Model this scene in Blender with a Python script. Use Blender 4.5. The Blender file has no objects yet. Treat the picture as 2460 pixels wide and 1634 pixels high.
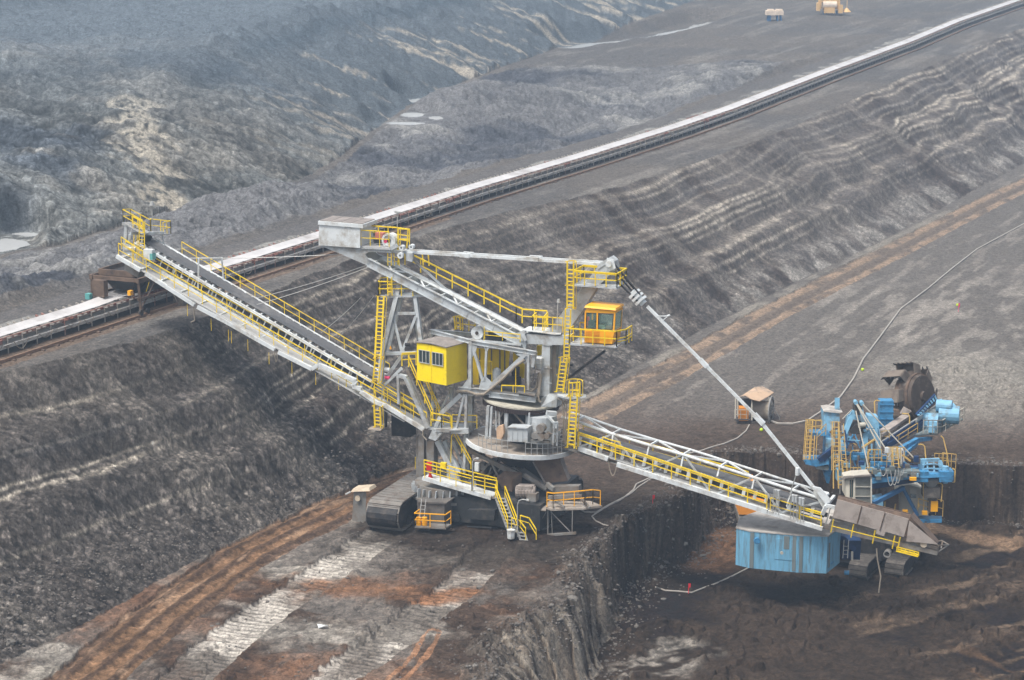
import bpy, bmesh, math, random
import numpy as np
from mathutils import Vector, Matrix
R = math.radians
SC = bpy.context.scene
COL = SC.collection
# ------------------------------------------------------------------ camera, sky, sun, exposure
CAMZ, PITCH, FPX = 50.0, R(12.5), 5200.0
cam_d = bpy.data.cameras.new('camera'); cam = bpy.data.objects.new('camera', cam_d); COL.objects.link(cam)
cam.location = (0, 0, CAMZ); cam.rotation_euler = (R(90) - PITCH, 0, 0)
cam_d.sensor_width = 36; cam_d.lens = 36 * FPX / 2460; cam_d.clip_start = 1; cam_d.clip_end = 4000
SC.camera = cam
SUN_EL, SUN_AZ = R(64), R(-128)     # azimuth measured from +Y towards +X
w = bpy.data.worlds.new('World'); SC.world = w; w.use_nodes = True
nt = w.node_tree; bg = nt.nodes['Background']
sky = nt.nodes.new('ShaderNodeTexSky'); sky.sky_type = 'NISHITA'; sky.sun_disc = False
sky.sun_elevation = SUN_EL; sky.sun_rotation = SUN_AZ; sky.air_density = 1.0; sky.dust_density = 4.0; sky.ozone_density = 1.0
hs_ = nt.nodes.new('ShaderNodeHueSaturation'); hs_.inputs['Saturation'].default_value = .45; nt.links.new(sky.outputs[0], hs_.inputs['Color']); nt.links.new(hs_.outputs[0], bg.inputs[0]); bg.inputs[1].default_value = 0.13
sd = bpy.data.lights.new('sun', 'SUN'); sd.energy = 2.1; sd.angle = R(16); sd.color = (1.0, 0.96, 0.90)
sun = bpy.data.objects.new('sun', sd); COL.objects.link(sun)
sdir = Vector((math.sin(SUN_AZ) * math.cos(SUN_EL), math.cos(SUN_AZ) * math.cos(SUN_EL), math.sin(SUN_EL)))
sun.rotation_euler = (-sdir).to_track_quat('-Z', 'Y').to_euler()
SC.view_settings.view_transform = 'Standard'; SC.view_settings.look = 'None'
SC.view_settings.exposure = 0.72; SC.view_settings.gamma = 1
SC.cycles.max_bounces = 5; SC.cycles.diffuse_bounces = 3; SC.cycles.volume_bounces = 0
# ------------------------------------------------------------------ measuring helpers
SP, CP = math.sin(PITCH), math.cos(PITCH)
def P(x, y, d):                      # point seen at photo pixel x, y at d metres along the view axis
    a, b = (x - 1230) / FPX, (817 - y) / FPX
    return Vector((a * d, d * (CP + b * SP), CAMZ + d * (-SP + b * CP)))
def PZ(x, y, z):                     # point seen at photo pixel x, y on the level z
    b = (817 - y) / FPX
    return P(x, y, (CAMZ - z) / (SP - b * CP))
def proj(v):
    y, z = v[1], v[2] - CAMZ
    d = y * CP - z * SP; u = y * SP + z * CP
    return 1230 + v[0] / d * FPX, 817 - u / d * FPX, d
def XY(pts, z): return np.array([PZ(x, y, z)[:2] for x, y in pts])
# ------------------------------------------------------------------ object helpers
def tag(o, label=None, cat=None, group=None, kind=None):
    if label: o['label'] = label
    if cat: o['category'] = cat
    if group: o['group'] = group
    if kind: o['kind'] = kind
    return o
def thing(name, loc, label, cat, group=None, rz=0):
    o = bpy.data.objects.new(name, None); COL.objects.link(o); o.location = loc; o.rotation_euler = (0, 0, rz)
    o.empty_display_size = .5
    return tag(o, label, cat, group)
def mat(name, col, rough=.7, metal=0, var=.25, scale=1.5, dirt=None, dirt_amt=.0, bump=.0, spec=.3, streak=False):
    m = bpy.data.materials.new(name); m.use_nodes = True; n = m.node_tree.nodes; l = m.node_tree.links
    b = n['Principled BSDF']; b.inputs['Roughness'].default_value = rough; b.inputs['Metallic'].default_value = metal
    b.inputs['Specular IOR Level'].default_value = spec
    g = n.new('ShaderNodeNewGeometry'); mp = n.new('ShaderNodeMapping'); l.new(g.outputs['Position'], mp.inputs[0])
    mp.inputs['Scale'].default_value = (scale, scale, scale * (.12 if streak else 1))
    tx = n.new('ShaderNodeTexNoise'); tx.inputs['Scale'].default_value = 1; tx.inputs['Detail'].default_value = 5; tx.inputs['Roughness'].default_value = .65
    l.new(mp.outputs[0], tx.inputs['Vector'])
    r = n.new('ShaderNodeMapRange'); r.inputs['From Min'].default_value = .3; r.inputs['From Max'].default_value = .7
    r.inputs['To Min'].default_value = 1 - var; r.inputs['To Max'].default_value = 1 + var * .5; l.new(tx.outputs[0], r.inputs[0])
    mx = n.new('ShaderNodeMix'); mx.data_type = 'RGBA'; mx.blend_type = 'MULTIPLY'; mx.inputs[0].default_value = 1
    mx.inputs[6].default_value = (*col, 1); l.new(r.outputs[0], mx.inputs[7]); out = mx.outputs[2]
    if dirt:
        t2 = n.new('ShaderNodeTexNoise'); t2.inputs['Scale'].default_value = .7; t2.inputs['Detail'].default_value = 7; t2.inputs['Roughness'].default_value = .7
        l.new(mp.outputs[0], t2.inputs['Vector'])
        r2 = n.new('ShaderNodeMapRange'); r2.inputs['From Min'].default_value = .62 - dirt_amt * .35; r2.inputs['From Max'].default_value = .78 - dirt_amt * .3
        l.new(t2.outputs[0], r2.inputs[0])
        m2 = n.new('ShaderNodeMix'); m2.data_type = 'RGBA'; l.new(r2.outputs[0], m2.inputs[0]); l.new(out, m2.inputs[6]); m2.inputs[7].default_value = (*dirt, 1)
        out = m2.outputs[2]
    l.new(out, b.inputs['Base Color'])
    if bump:
        bp = n.new('ShaderNodeBump'); bp.inputs['Strength'].default_value = bump; bp.inputs['Distance'].default_value = .05
        l.new(tx.outputs[0], bp.inputs['Height']); l.new(bp.outputs[0], b.inputs['Normal'])
    return m
# ------------------------------------------------------------------ noise
_rng = np.random.RandomState(7); _T = _rng.rand(512, 512).astype(np.float32); _T2 = _rng.rand(512, 512).astype(np.float32)
def vn(x, y, s=0):
    xi = np.floor(x).astype(np.int64); yi = np.floor(y).astype(np.int64); fx = (x - xi).astype(np.float32); fy = (y - yi).astype(np.float32)
    fx = fx * fx * (3 - 2 * fx); fy = fy * fy * (3 - 2 * fy)
    a = (xi + s * 37) & 511; b = (yi + s * 91) & 511; a1 = (a + 1) & 511; b1 = (b + 1) & 511
    return (_T[a, b] * (1 - fx) + _T[a1, b] * fx) * (1 - fy) + (_T[a, b1] * (1 - fx) + _T[a1, b1] * fx) * fy
def fbm(x, y, f, o=4, s=0, g=.5):     # about -1..1
    t = 0; a = 1; n = 0; c, d = math.cos(.7), math.sin(.7)
    x = x * f; y = y * f
    for k in range(o):
        t = t + a * (vn(x, y, s + k * 3) * 2 - 1); n += a; a *= g
        x, y = (c * x - d * y) * 2.03 + 5.3, (d * x + c * y) * 2.03 + 1.7
    return t / n * 1.4
def worley(x, y, f, s=0):             # random value of the nearest cell, distance to its border
    x = x * f; y = y * f; xi = np.floor(x).astype(np.int64); yi = np.floor(y).astype(np.int64)
    d1 = np.full(x.shape, 9., np.float32); d2 = d1.copy(); v = np.zeros(x.shape, np.float32)
    for i in (-1, 0, 1):
        for j in (-1, 0, 1):
            a = (xi + i + s * 53) & 511; b = (yi + j + s * 17) & 511
            d = (xi + i + _T[a, b] - x) ** 2 + (yi + j + _T2[a, b] - y) ** 2
            m = d < d1
            d2 = np.where(m, d1, np.minimum(d2, d)); v = np.where(m, _T[b, a], v); d1 = np.where(m, d, d1)
    return v, np.sqrt(d2) - np.sqrt(d1)
def sst(a, b, x): t = np.clip((x - a) / (b - a), 0, 1); return t * t * (3 - 2 * t)
def pl(x, y, pts, closed=False):      # distance, arc length, signed side (+ left of travel) to a polyline
    bd = np.full(x.shape, 1e9); bs = np.zeros(x.shape); sg = np.zeros(x.shape); acc = 0
    n = len(pts); R_ = range(n if closed else n - 1)
    for i in R_:
        a = pts[i]; b = pts[(i + 1) % n]; L = math.hypot(*(b - a)); ux, uy = (b - a) / L
        px, py = x - a[0], y - a[1]; t = px * ux + py * uy; tc = np.clip(t, 0, L)
        d = np.hypot(px - tc * ux, py - tc * uy); m = d < bd - 1e-9
        bd = np.where(m, d, bd); bs = np.where(m, acc + tc, bs); sg = np.where(m, np.sign(ux * py - uy * px), sg); acc += L
    return bd, bs, sg
def inside(x, y, pts):
    r = np.zeros(x.shape, bool); n = len(pts)
    for i in range(n):
        x1, y1 = pts[i]; x2, y2 = pts[(i + 1) % n]
        if y1 == y2: continue
        c = ((y1 > y) != (y2 > y)) & (x < (x2 - x1) * (y - y1) / (y2 - y1) + x1); r ^= c
    return r
def smooth_poly(p, it=2):
    for _ in range(it):
        q = [p[0]]
        for a, b in zip(p[:-1], p[1:]): q += [a * .75 + b * .25, a * .25 + b * .75]
        p = np.array(q + [p[-1]])
    return p
# ------------------------------------------------------------------ plan of the pit, measured on its levels
BZ = 13.0
foot = XY([(0, 1600), (250, 1478), (400, 1385), (534, 1312), (839, 1168), (1100, 1080), (1400, 958), (1548, 867), (1714, 777), (1930, 668), (2069, 606), (2460, 392)], 0)
foot = np.vstack([[foot[0] + (foot[0] - foot[1]) * 3], foot, [foot[-1] + (foot[-1] - foot[-2]) * 9]]); foot = smooth_poly(foot)
crest = XY([(0, 884), (100, 866), (340, 806), (460, 765), (620, 700), (800, 628), (985, 560), (1260, 487), (1450, 449), (1705, 364), (1900, 290), (2159, 196), (2273, 155), (2415, 108)], BZ)
crest = np.vstack([[crest[0] + (crest[0] - crest[1]) * 6], crest, [crest[-1] + (crest[-1] - crest[-2]) * 12]]); crest = smooth_poly(crest)
lip = XY([(1150, 1750), (1164, 1634), (1190, 1560), (1250, 1518), (1330, 1470), (1375, 1440), (1398, 1400), (1405, 1367), (1405, 1340), (1439, 1313), (1513, 1278), (1535, 1245), (1600, 1212), (1656, 1192), (1676, 1165), (1680, 1110), (1740, 1090), (1804, 1087), (1939, 1090), (2120, 1098), (2293, 1107), (2460, 1120), (2700, 1150)], 0)
lip = smooth_poly(lip, 1); lip_poly = np.vstack([lip, [[140, 160], [140, 60], [-5, 60]]])
toe = XY([(1400, 1750), (1440, 1612), (1476, 1502), (1500, 1440), (1540, 1400), (1642, 1353), (1696, 1312), (1727, 1262), (1755, 1225), (1900, 1212), (2100, 1225), (2300, 1240), (2460, 1262), (2700, 1300)], -5)
toe = smooth_poly(toe, 1); toe_poly = np.vstack([toe, [[140, 160], [140, 60], [5, 60]]])
hill = XY([(-300, 700), (0, 592), (130, 575), (330, 520), (520, 470), (690, 425), (800, 372), (900, 300), (1000, 232), (1260, 150), (1366, 116), (1654, 40), (1900, -60)], BZ)
hill = np.vstack([hill, [hill[-1] + (hill[-1] - hill[-2]) * 4]]); hill = smooth_poly(hill)
# conveyor centre line, with the sag and rise of the bench along it
cv_px = [(0, 835), (407, 712), (985, 528), (2159, 146)]
cvA, cvB = XY([(0, 832)], BZ)[0], XY([(2290, 95)], BZ)[0]
cvu = (cvB - cvA) / np.linalg.norm(cvB - cvA); cvn = np.array([-cvu[1], cvu[0]])
def bench_z(s):                        # bench level along the conveyor
    s = np.asarray(s, float)
    return BZ + np.interp(s, [-60, 0, 62, 85, 119, 152, 176, 208, 232, 285, 326, 700], BENCH)
BENCH = [-.3, -.3, -.52, -.5, -.85, -.95, -.8, -.14, .36, 1.2, 2.4, 7]
road1 = XY([(60, 1720), (205, 1634), (390, 1478), (600, 1325), (839, 1208), (1100, 1105), (1413, 993), (1636, 877), (1862, 748), (2152, 600), (2370, 487), (2460, 445)], 0)
road1 = np.vstack([road1, [road1[-1] + (road1[-1] - road1[-2]) * 9]])
lane1 = XY([(360, 1720), (440, 1634), (520, 1560), (640, 1470), (770, 1388), (860, 1325), (945, 1270)], 0)
lane2 = XY([(720, 1720), (800, 1634), (905, 1560), (1000, 1490), (1090, 1420), (1150, 1360), (1190, 1310)], 0)
lane3 = XY([(900, 1700), (955, 1634), (1010, 1580), (1040, 1520)], 0)
pools = [(1010, 232, 36, 4, BZ), (990, 268, 32, 6, BZ), (975, 287, 44, 3, BZ), (1045, 274, 24, 5, BZ), (10, 574, 46, 14, BZ), (66, 550, 34, 5, BZ)]
stream = XY([(1060, 205), (1110, 232), (1180, 212), (1300, 180), (1372, 117), (1480, 100), (1560, 92), (1640, 70), (1700, 58)], BZ)
stream = XY([(1365, 117), (1430, 104), (1500, 98), (1560, 88), (1620, 77), (1680, 62), (1705, 54)], BZ)
def base_height(x, y, full=False):
    df, sf, gf = pl(x, y, foot); dc, s_c, gc = pl(x, y, crest)
    dfs = df * gf; dcs = dc * gc                       # + on the high (left/far) side
    s = (x - cvA[0]) * cvu[0] + (y - cvA[1]) * cvu[1]; q = (x - cvA[0]) * cvn[0] + (y - cvA[1]) * cvn[1]
    bz = bench_z(s)
    t = np.where(dfs <= 0, 0, np.where(dcs >= 0, 1, np.abs(dfs) / (np.abs(dfs) + np.abs(dcs) + 1e-6)))
    w1 = fbm(x, y, .06, 3, 4) * .09 * np.sin(np.pi * t)
    tt = np.clip(t + w1, 0, 1)
    prof = tt + .035 * np.sin(tt * np.pi * 7 + fbm(x, y, .05, 2, 9) * 2) * (tt * (1 - tt) * 4)
    prof = prof ** 1.12
    z = prof * bz
    # excavated lower floor
    xw = x + .9 * fbm(x, y, .22, 3, 170) + .35 * fbm(x, y, .9, 2, 171); yw = y + (.8 + 1.0 * (y > 165)) * fbm(x, y, .18, 3, 172) + .3 * fbm(x, y, 1.0, 2, 173)
    il = inside(xw, yw, lip_poly); it = inside(xw, yw, toe_poly)
    dl, sl, _ = pl(xw, yw, lip); dt, _, _ = pl(xw, yw, toe)
    u = np.where(it, 1, np.where(il, dl / (dl + dt + 1e-6), 0))
    z = np.where(il, -5 * (.75 * sst(0, 1, u) + .25 * (1 - (1 - u) ** 2.0)), z)
    # spoil heap beyond the bench
    dh, sh, gh = pl(x, y, hill); dhs = dh * gh
    bank = sst(250, 330, y)
    ang = fbm(x, y, .012, 3, 21)
    rise_l = np.clip(dhs, 0, 500) * .20 + 5 * sst(0, 16, dhs) * .6 + 2.5 * sst(45, 60, dhs + 12 * ang) + 2.5 * sst(80, 92, dhs + 16 * ang) + ang * sst(0, 60, dhs) * 5
    rise_b = 12.5 * np.clip(dhs / 24, 0, 1) ** .9 + sst(60, 80, dhs + 10 * ang) * 9
    z = np.where(dhs > 0, bz * 0 + BZ + (rise_l * (1 - bank) + rise_b * bank) * np.where(dhs > 0, 1, 0) + (bz - BZ) * np.exp(-np.abs(dhs) / 10), z)
    # mounds behind the conveyor
    mm = sst(8.5, 13, q) * (1 - sst(-5, 3, dhs)) * (dcs > 0) * (1 - .85 * sst(350, 430, y))
    a = fbm(s * .35, q, .05, 4, 31); z = z + mm * (np.abs(a) * 3.8 - 1.2 + .8 * np.sin(q * .16 + 2 * fbm(x, y, .01, 2, 8)))
    if not full: return z
    return dict(z=z, df=dfs, sf=sf, dc=dcs, t=t, s=s, q=q, il=il, it=it, u=u, dl=dl, sl=sl, dh=dhs, sh=sh, bank=bank, mm=mm, ang=ang)
RES = 1.0
def build_terrain():
    # rows equalised by how far apart they look, columns fan out from the viewpoint
    ys = np.concatenate([np.linspace(105, 700, 2400), np.linspace(701, 1500, 300)])
    cs = np.linspace(-.24, .24, 40); Cg, Yg = np.meshgrid(cs, ys); Zg = base_height(Cg * Yg, Yg)
    d = Yg * CP - (Zg - CAMZ) * SP; v = (Yg * SP + (Zg - CAMZ) * CP) / d
    dv = np.abs(np.diff(v, axis=0)).mean(1) + np.diff(ys) * 2e-5
    acc = np.concatenate([[0], np.cumsum(dv)]); NR = int(1350 * RES)
    rows = np.interp(np.linspace(0, acc[-1], NR), acc, ys)
    n1 = int(1150 * RES); inner = np.linspace(-.252, .252, n1); outl = np.linspace(-.40, -.252, int(110 * RES))[:-1]
    cols = np.concatenate([outl, inner, -outl[::-1]])
    C_, Y_ = np.meshgrid(cols, rows); X_ = (C_ * Y_); nr, nc = X_.shape; x = X_.ravel(); y = Y_.ravel()
    b = base_height(x, y, True); z = b['z']; t, s, q, u, dl, dh = b['t'], b['s'], b['q'], b['u'], b['dl'], b['dh']
    il, it, dc, df, mm = b['il'], b['it'], b['dc'], b['df'], b['mm']
    n1_, n2_, n3_ = fbm(x, y, .05, 4, 1), fbm(x, y, .35, 4, 2), fbm(x, y, 1.3, 4, 3)
    w1v, w1e = worley(x + n2_ * .5, y + n3_ * .3, .85, 1); w2v, w2e = worley(x, y, 2.3, 2)
    wbv, wbe = worley(x + n2_ * 3, y + n1_ * 3, .16, 5)
    on_slope = (t > 0) & (t < 1) & ~il
    on_hill = dh > 0
    dr, sr, gr_ = pl(x, y, road1)
    rw = 2.5 - .1 * sst(150, 240, y)
    on_road = (dr < rw + .35 * n2_) & ~il & ~on_slope
    haul = (q > 3) & (q < 9) & ~on_hill; rail = (q < -2) & (dc > 0)
    far = sst(220, 420, y)
    # --- relief
    loose = on_slope * (.35 + .65 * sst(.75, .15, t)) * (1 - .6 * sst(.0, .3, fbm(x, y, .03, 2, 77)))
    rough = .22 * loose * (w1v ** 3) * sst(.0, .3, w1e) + .12 * loose * (w2v - .4) * sst(0, .2, w2e) + on_slope * (.14 * n2_ + .06 * n3_)
    gull = fbm(b['sf'] * 1.1 + t * 3, t * 2.0, .55, 3, 40)          # gullies run down the slope
    rough *= (1 - .5 * sst(190, 260, y)); rough += on_slope * .15 * (1 - .5 * sst(190, 260, y)) * gull * np.sin(np.pi * t)
    hl = on_hill * 1.0; slm = fbm((x + y * .5) * .5, (y - x * .5) * 1.6, .05, 5, 180)
    rough += hl * ((1.0 * (wbv - .5) * sst(0, .35, wbe) * sst(0, 15, dh) + .35 * (w1v - .5) * sst(0, .3, w1e) + .55 * n2_ + .12 * n3_ + 2.4 * n1_ * sst(0, 30, dh) + 1.1 * slm) * (1 - b['bank']) + b['bank'] * (.6 * n2_ + .9 * fbm(b['sh'], dh * .15, .25, 4, 50)))
    rough += mm * (.5 * n2_ + .45 * (w1v - .5) * sst(0, .25, w1e) + .18 * (w2v - .5) + .12 * n3_)
    edge = il * 0 + np.exp(-(dl / 1.3) ** 2) * (y < 172)
    clod = edge * (.55 * w1v * sst(0, .25, w1e) + .3 * w2v + .25 * n2_)
    clod = clod * (1 + .6 * np.sin(b['sl'] * .5))
    rough += np.where(il, np.where(dl < 1.2, clod * .6, 0), clod)
    face = il & ~it
    sa_ = b['sl'] + 2.2 * u * u; groove = fbm(sa_, u * .5, 1.6, 3, 60); ph = (sa_ * .38 + .35 * fbm(b['sl'], u, .2, 2, 61)) % 1; scal = 1 - 2 * ph ** 1.6
    rough += face * (u * (1 - u) * 4) * (.10 * groove + .34 * scal * sst(165, 150, y))
    toe_r = np.exp(-((u - .93) / .12) ** 2) * il
    rough += toe_r * (.9 * np.clip(n2_ + .25, 0, 1) * (w1v * sst(0, .3, w1e) + .2))
    terr = ~(on_slope | on_hill | il) & (dc < 0)
    dl1, s1, g1 = pl(x, y, lane1); dl2, s2, g2 = pl(x, y, lane2); dl3, s3, g3 = pl(x, y, lane3)
    ln = ((dl1 < 1.75 + .18 * n3_) | (dl2 < 1.6 + .25 * n3_)) & terr; sl_ = np.where(dl1 < dl2, s1, s2)
    rib = np.abs(((sl_ + .14 * n2_ + .05 * n3_) / .62) % 1 - .5) * 2
    near = terr * sst(178, 160, y); wx, wy = x + 4 * n1_ + 1.2 * n2_, y + 4 * fbm(x, y, .06, 3, 160) + 1.2 * fbm(x, y, .4, 3, 161)
    rough += near * (.14 * n2_ * sst(2.4, 4, dr) + .07 * n3_ + .06 * w2v * (~ln) + .16 * (fbm(x, y, .5, 3, 70) > .25) * w1v * sst(2.4, 4, dr))
    rough += np.where(ln, -.20 + .09 * rib * sst(-.4, .2, fbm(x, y, .28, 4, 200)) + .05 * n3_, 0) + near * .16 * w1v * np.exp(-((np.minimum(dl1, dl2) - 2.05) / .35) ** 2)
    rut = np.cos(dr * gr_ * 2 * np.pi / 1.55 + .4 * n1_)
    rough += on_road * (-.12 + .09 * rut + .05 * n3_)
    rough += (terr & (y >= 165)) * (.08 * n2_ + .05 * n3_)
    pass_ = fbm(s * .12, q * 1.0, .8, 3, 80)
    rough += (terr & (y >= 160) & ~on_road) * .06 * pass_
    lowf = it
    rough += lowf * (.10 * n2_ + .04 * n3_ + .07 * fbm(x * .5 + y * .85, x * .85 - y * .5, .5, 3, 81))
    rough += ((dc > 0) & ~on_hill & (q <= 14)) * (.05 * n2_) + ((dc > 0) & (dc < 2) & ~on_hill) * .15 * n2_
    # right-hand mound beyond the wheel
    mo = XY([(2330, 930)], 0)[0]; mr = np.hypot((x - mo[0]) / 1.0, (y - mo[1]) / 1.6)
    z = z + np.where(terr, 1.0 * sst(13, 3, mr) * (1 + .4 * n2_ + .3 * (w1v - .5)), 0)
    z = z + rough
    # --- water
    water = np.zeros(x.shape, bool)
    for (cx, cy, rx, ry, zz) in pools:
        c = PZ(cx, cy, zz); e1 = PZ(cx + rx, cy, zz); e2 = PZ(cx, cy - ry, zz)
        rr = np.hypot((x - c.x - (y - c.y) * (e2.x - c.x) / (e2.y - c.y)) / (e1.x - c.x), (y - c.y) / (e2.y - c.y))
        wm = rr < 1 + .55 * fbm(x, y, .25, 3, 90); water |= wm
        fl = sst(1.55, 2.6, rr); z = z * fl + 12.4 * (1 - fl)
    ds, ss, _ = pl(x, y, stream); wm = ds < 1.0 + 1.3 * fbm(x, y, .1, 3, 91); water |= wm & (ds < 4); fl = sst(3.5, 9, ds); z = z * fl + 12.9 * (1 - fl)
    # --- colour of the earth, with some shade and haze painted in
    V = lambda c: np.array(c, np.float32)
    def mixc(a, bcol, m): return a + (bcol - a) * np.clip(m, 0, 1)[:, None]
    c = np.tile(V((.135, .122, .112)), (x.size, 1))
    # terrace near: grey clay with dark brown lignite and rusty patches
    c = mixc(c, V((.060, .043, .034)), near * sst(-.15, .25, fbm(wx, wy, .16, 4, 100) + .25 * n3_ + .30 * sst(-25, 12, x) - .12))
    c = mixc(c, V((.24, .225, .205)), near * sst(.0, .75, fbm(wx * .5, wy, .22, 4, 101) + .2 * n3_))
    c = mixc(c, V((.155, .085, .052)), near * sst(.05, .8, fbm(wx * .6, wy, .13, 4, 102) + .15 * n3_) * .75)
    pr = XY([(760, 1405), (860, 1412), (1000, 1440), (1150, 1420)], 0); dp, _, _ = pl(x, y, pr)
    c = mixc(c, V((.165, .09, .052)), near * sst(2.6, .6, dp + 1.6 * n2_ + 1.5 * n1_) * (.6 + .5 * n3_))
    lc = mixc(np.tile(V((.50, .475, .44)), (x.size, 1)), V((.30, .155, .085)), sst(2.2, .8, dp + .5 * n2_))
    lc = mixc(lc, V((.17, .155, .14)), sst(-.2, .5, fbm(x, y, .3, 3, 103)))
    lc = lc * (.45 + .55 * sst(.1, .55, rib + .25 * n3_))[:, None]
    lk = ln * (.30 + .60 * sst(-.45, .25, fbm(x, y, .28, 4, 200) + .3 * n3_)); c = c + (lc - c) * lk[:, None]
    c = mixc(c, V((.30, .16, .09)), near * (np.abs(dl3 - .45) < .16 + .08 * n2_) * .7)
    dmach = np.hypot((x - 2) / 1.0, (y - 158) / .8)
    c = mixc(c, V((.030, .022, .018)), near * sst(19, 9, dmach + 4 * n2_) * .9)  # shade beneath the wagon painted dark into the soil
    # terrace beyond the machine: grey, streaked along the track
    fa = terr * sst(160, 176, y)
    c = mixc(c, V((.125, .118, .112)), fa * .8); c = mixc(c, V((.27, .25, .23)), fa * sst(.25, .75, pass_ + .3 * n3_) * .5)
    c = mixc(c, V((.085, .060, .048)), fa * sst(215, 178, y + 10 * n1_) * .85)
    c = mixc(c, V((.24, .23, .21)), fa * sst(14, 3, mr + 3 * n2_) * .7)
    rx, ry = XY([(2330, 760)], 0)[0]
    c = mixc(c, V((.33, .31, .285)), fa * .5 * sst(26, 8, np.hypot(x - rx, (y - ry) * .6) + 9 * n1_) * sst(.0, .5, fbm(s, q * 4, .2, 3, 104)) * .8)
    # graded slope with its pale seams
    hz = z - .6 * rough + .32 * fbm(s, q * .2, .10, 3, 110) + .9 * fbm(s, q * .2, .02, 2, 111) - .012 * (s - 120) + .07 * n3_
    sc = np.tile(V((.088, .079, .073)), (x.size, 1))
    sc = mixc(sc, V((.045, .036, .032)), sst(-.1, .5, fbm(b['sf'] * 1.2, t * 5, .12, 4, 112)))
    sc = mixc(sc, V((.17, .155, .138)), sst(.1, .7, fbm(b['sf'] * .8 + t * 4, t * 2, .3, 4, 113)) * .6)
    brk = (.35 + .65 * sst(-.45, .05, fbm(b['sf'], t * 6, .07, 3, 114))) * sst(.10, .25, t)
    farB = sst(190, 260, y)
    dn = sst(150, 190, y)
    for (lv, wd, am) in ((12.2, .14, .7), (11.5, .08, -.6), (10.3, .09, 1.0), (9.5, .06, -.5), (8.5, .09, 1.0), (8.05, .10, .85), (7.3, .12, -.9), (6.6, .07, -.7), (5.3, .12, .55), (4.2, .12, -.7), (3.2, .08, -.45)):
        am = np.where(am < 0, -am * dn, am); m = np.exp(-((hz - lv) / (wd * (1 + .5 * farB))) ** 2) * brk
        sc = mixc(sc, V((.40, .365, .31)), m * am * (.85 + .45 * n3_ + .3 * gull))
    sc = mixc(sc, V((.085, .082, .085)), np.exp(-((hz - 10.2) / .35) ** 2) * .6 * brk + farB * .25 * sst(0, .5, gull))
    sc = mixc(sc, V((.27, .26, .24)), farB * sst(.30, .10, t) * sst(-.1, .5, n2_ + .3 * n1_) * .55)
    lw = sst(.9, .3, t); w3v, w3e = worley(x, y, 4.6, 7); w3s, w3k = worley(b['sf'] + t * 6, t * 20, 2.6, 8)
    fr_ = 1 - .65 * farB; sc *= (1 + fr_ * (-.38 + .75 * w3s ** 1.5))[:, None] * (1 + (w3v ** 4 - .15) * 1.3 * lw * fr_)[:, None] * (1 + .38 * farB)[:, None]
    sc *= (1 - lw * .22 + lw * .44 * w1v * sst(0, .2, w1e))[:, None] * (1 + fr_ * (-.34 + .62 * w2v * sst(0, .15, w2e)))[:, None] * (1 + .30 * fr_ * n3_)[:, None]
    sc *= V((.97, .98, 1.0)); c = np.where(on_slope[:, None], sc, c)
    # road
    rc = np.tile(V((.19, .115, .068)), (x.size, 1)); rc = mixc(rc, V((.065, .043, .032)), sst(-.4, .7, rut + .6 * n2_ + .3 * n3_) * .85); rc = mixc(rc, V((.07, .05, .04)), sst(1.6, 2.4, dr + .5 * n2_) * .7)
    rc = mixc(rc, V((.36, .25, .17)), sst(.25, .75, fbm(sr * .35, dr * gr_ * 2.0, .8, 3, 120)) * .5)
    ro = on_road & (y > 175); rc2 = mixc(np.tile(V((.27, .205, .155)), (x.size, 1)), V((.115, .10, .09)), np.maximum(sst(1.1, .6, np.abs(dr + .3 * n2_)), sst(.0, .5, n2_ + .4 * n3_)) * .85)
    rc = np.where(ro[:, None], rc2, rc); c = np.where(on_road[:, None], rc, c)
    sh_ = ((dr > rw) & (dr < rw + 1.2) & terr & (gr_ > 0)); c = mixc(c, V((.24, .225, .20)), sh_ * sst(.0, .4, fbm(x, y, .12, 3, 121)) * .8)
    # bench and conveyor way
    be = (dc >= 0) & ~on_hill
    bc = np.tile(V((.125, .108, .094)), (x.size, 1)); bc = mixc(bc, V((.105, .095, .088)), sst(-.2, .5, n1_))
    bc = mixc(bc, V((.30, .27, .235)), sst(.1, .8, fbm(s * .12, q, .5, 4, 130) + .2 * n2_) * .30)
    bc = mixc(bc, V((.125, .115, .110)), haul * .7); bc = mixc(bc, V((.33, .31, .28)), (np.abs(q - 4.5) < 1.4 + .8 * n2_) * sst(-.2, .5, n2_) * .75)
    bc = mixc(bc, V((.055, .044, .038)), (np.abs(q) < 1.6) * .8)
    bc = mixc(bc, V((.16, .105, .07)), ((q < -1.4) & (q > -4) & (y < 230)) * .7)
    mc = np.tile(V((.120, .112, .108)), (x.size, 1)); mc = mixc(mc, V((.060, .060, .066)), sst(0, .6, fbm(x, y, .07, 3, 131))); mc = mixc(mc, V((.25, .23, .205)), sst(.2, .8, n2_ * .7 + n1_) * .6)
    mc *= (.78 + .45 * w1v)[:, None]
    bc = np.where((mm > .5)[:, None], mc, bc); c = np.where(be[:, None], bc, c)
    # spoil heap
    hc = np.tile(V((.110, .118, .120)), (x.size, 1)); hc = mixc(hc, V((.045, .056, .072)), sst(-.05, .35, fbm(x * .7, y * 1.2, .05, 4, 140) + .3 * slm) * .85)
    hc = mixc(hc, V((.20, .192, .175)), sst(.15, .6, fbm(x * .7, y * 1.3, .07, 4, 141) + .3 * n2_) * .55)
    crk = sst(.07, .0, np.abs(fbm(x + 2 * n2_, (y - x * .5) * 1.3, .09, 4, 190))) + .6 * sst(.06, .0, np.abs(fbm(x + y * .4, y, .22, 4, 191)))
    hc *= (1 - .45 * np.clip(crk, 0, 1))[:, None] * (1.05 + .55 * slm + .35 * fbm(x, y, .15, 4, 192))[:, None]
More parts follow.
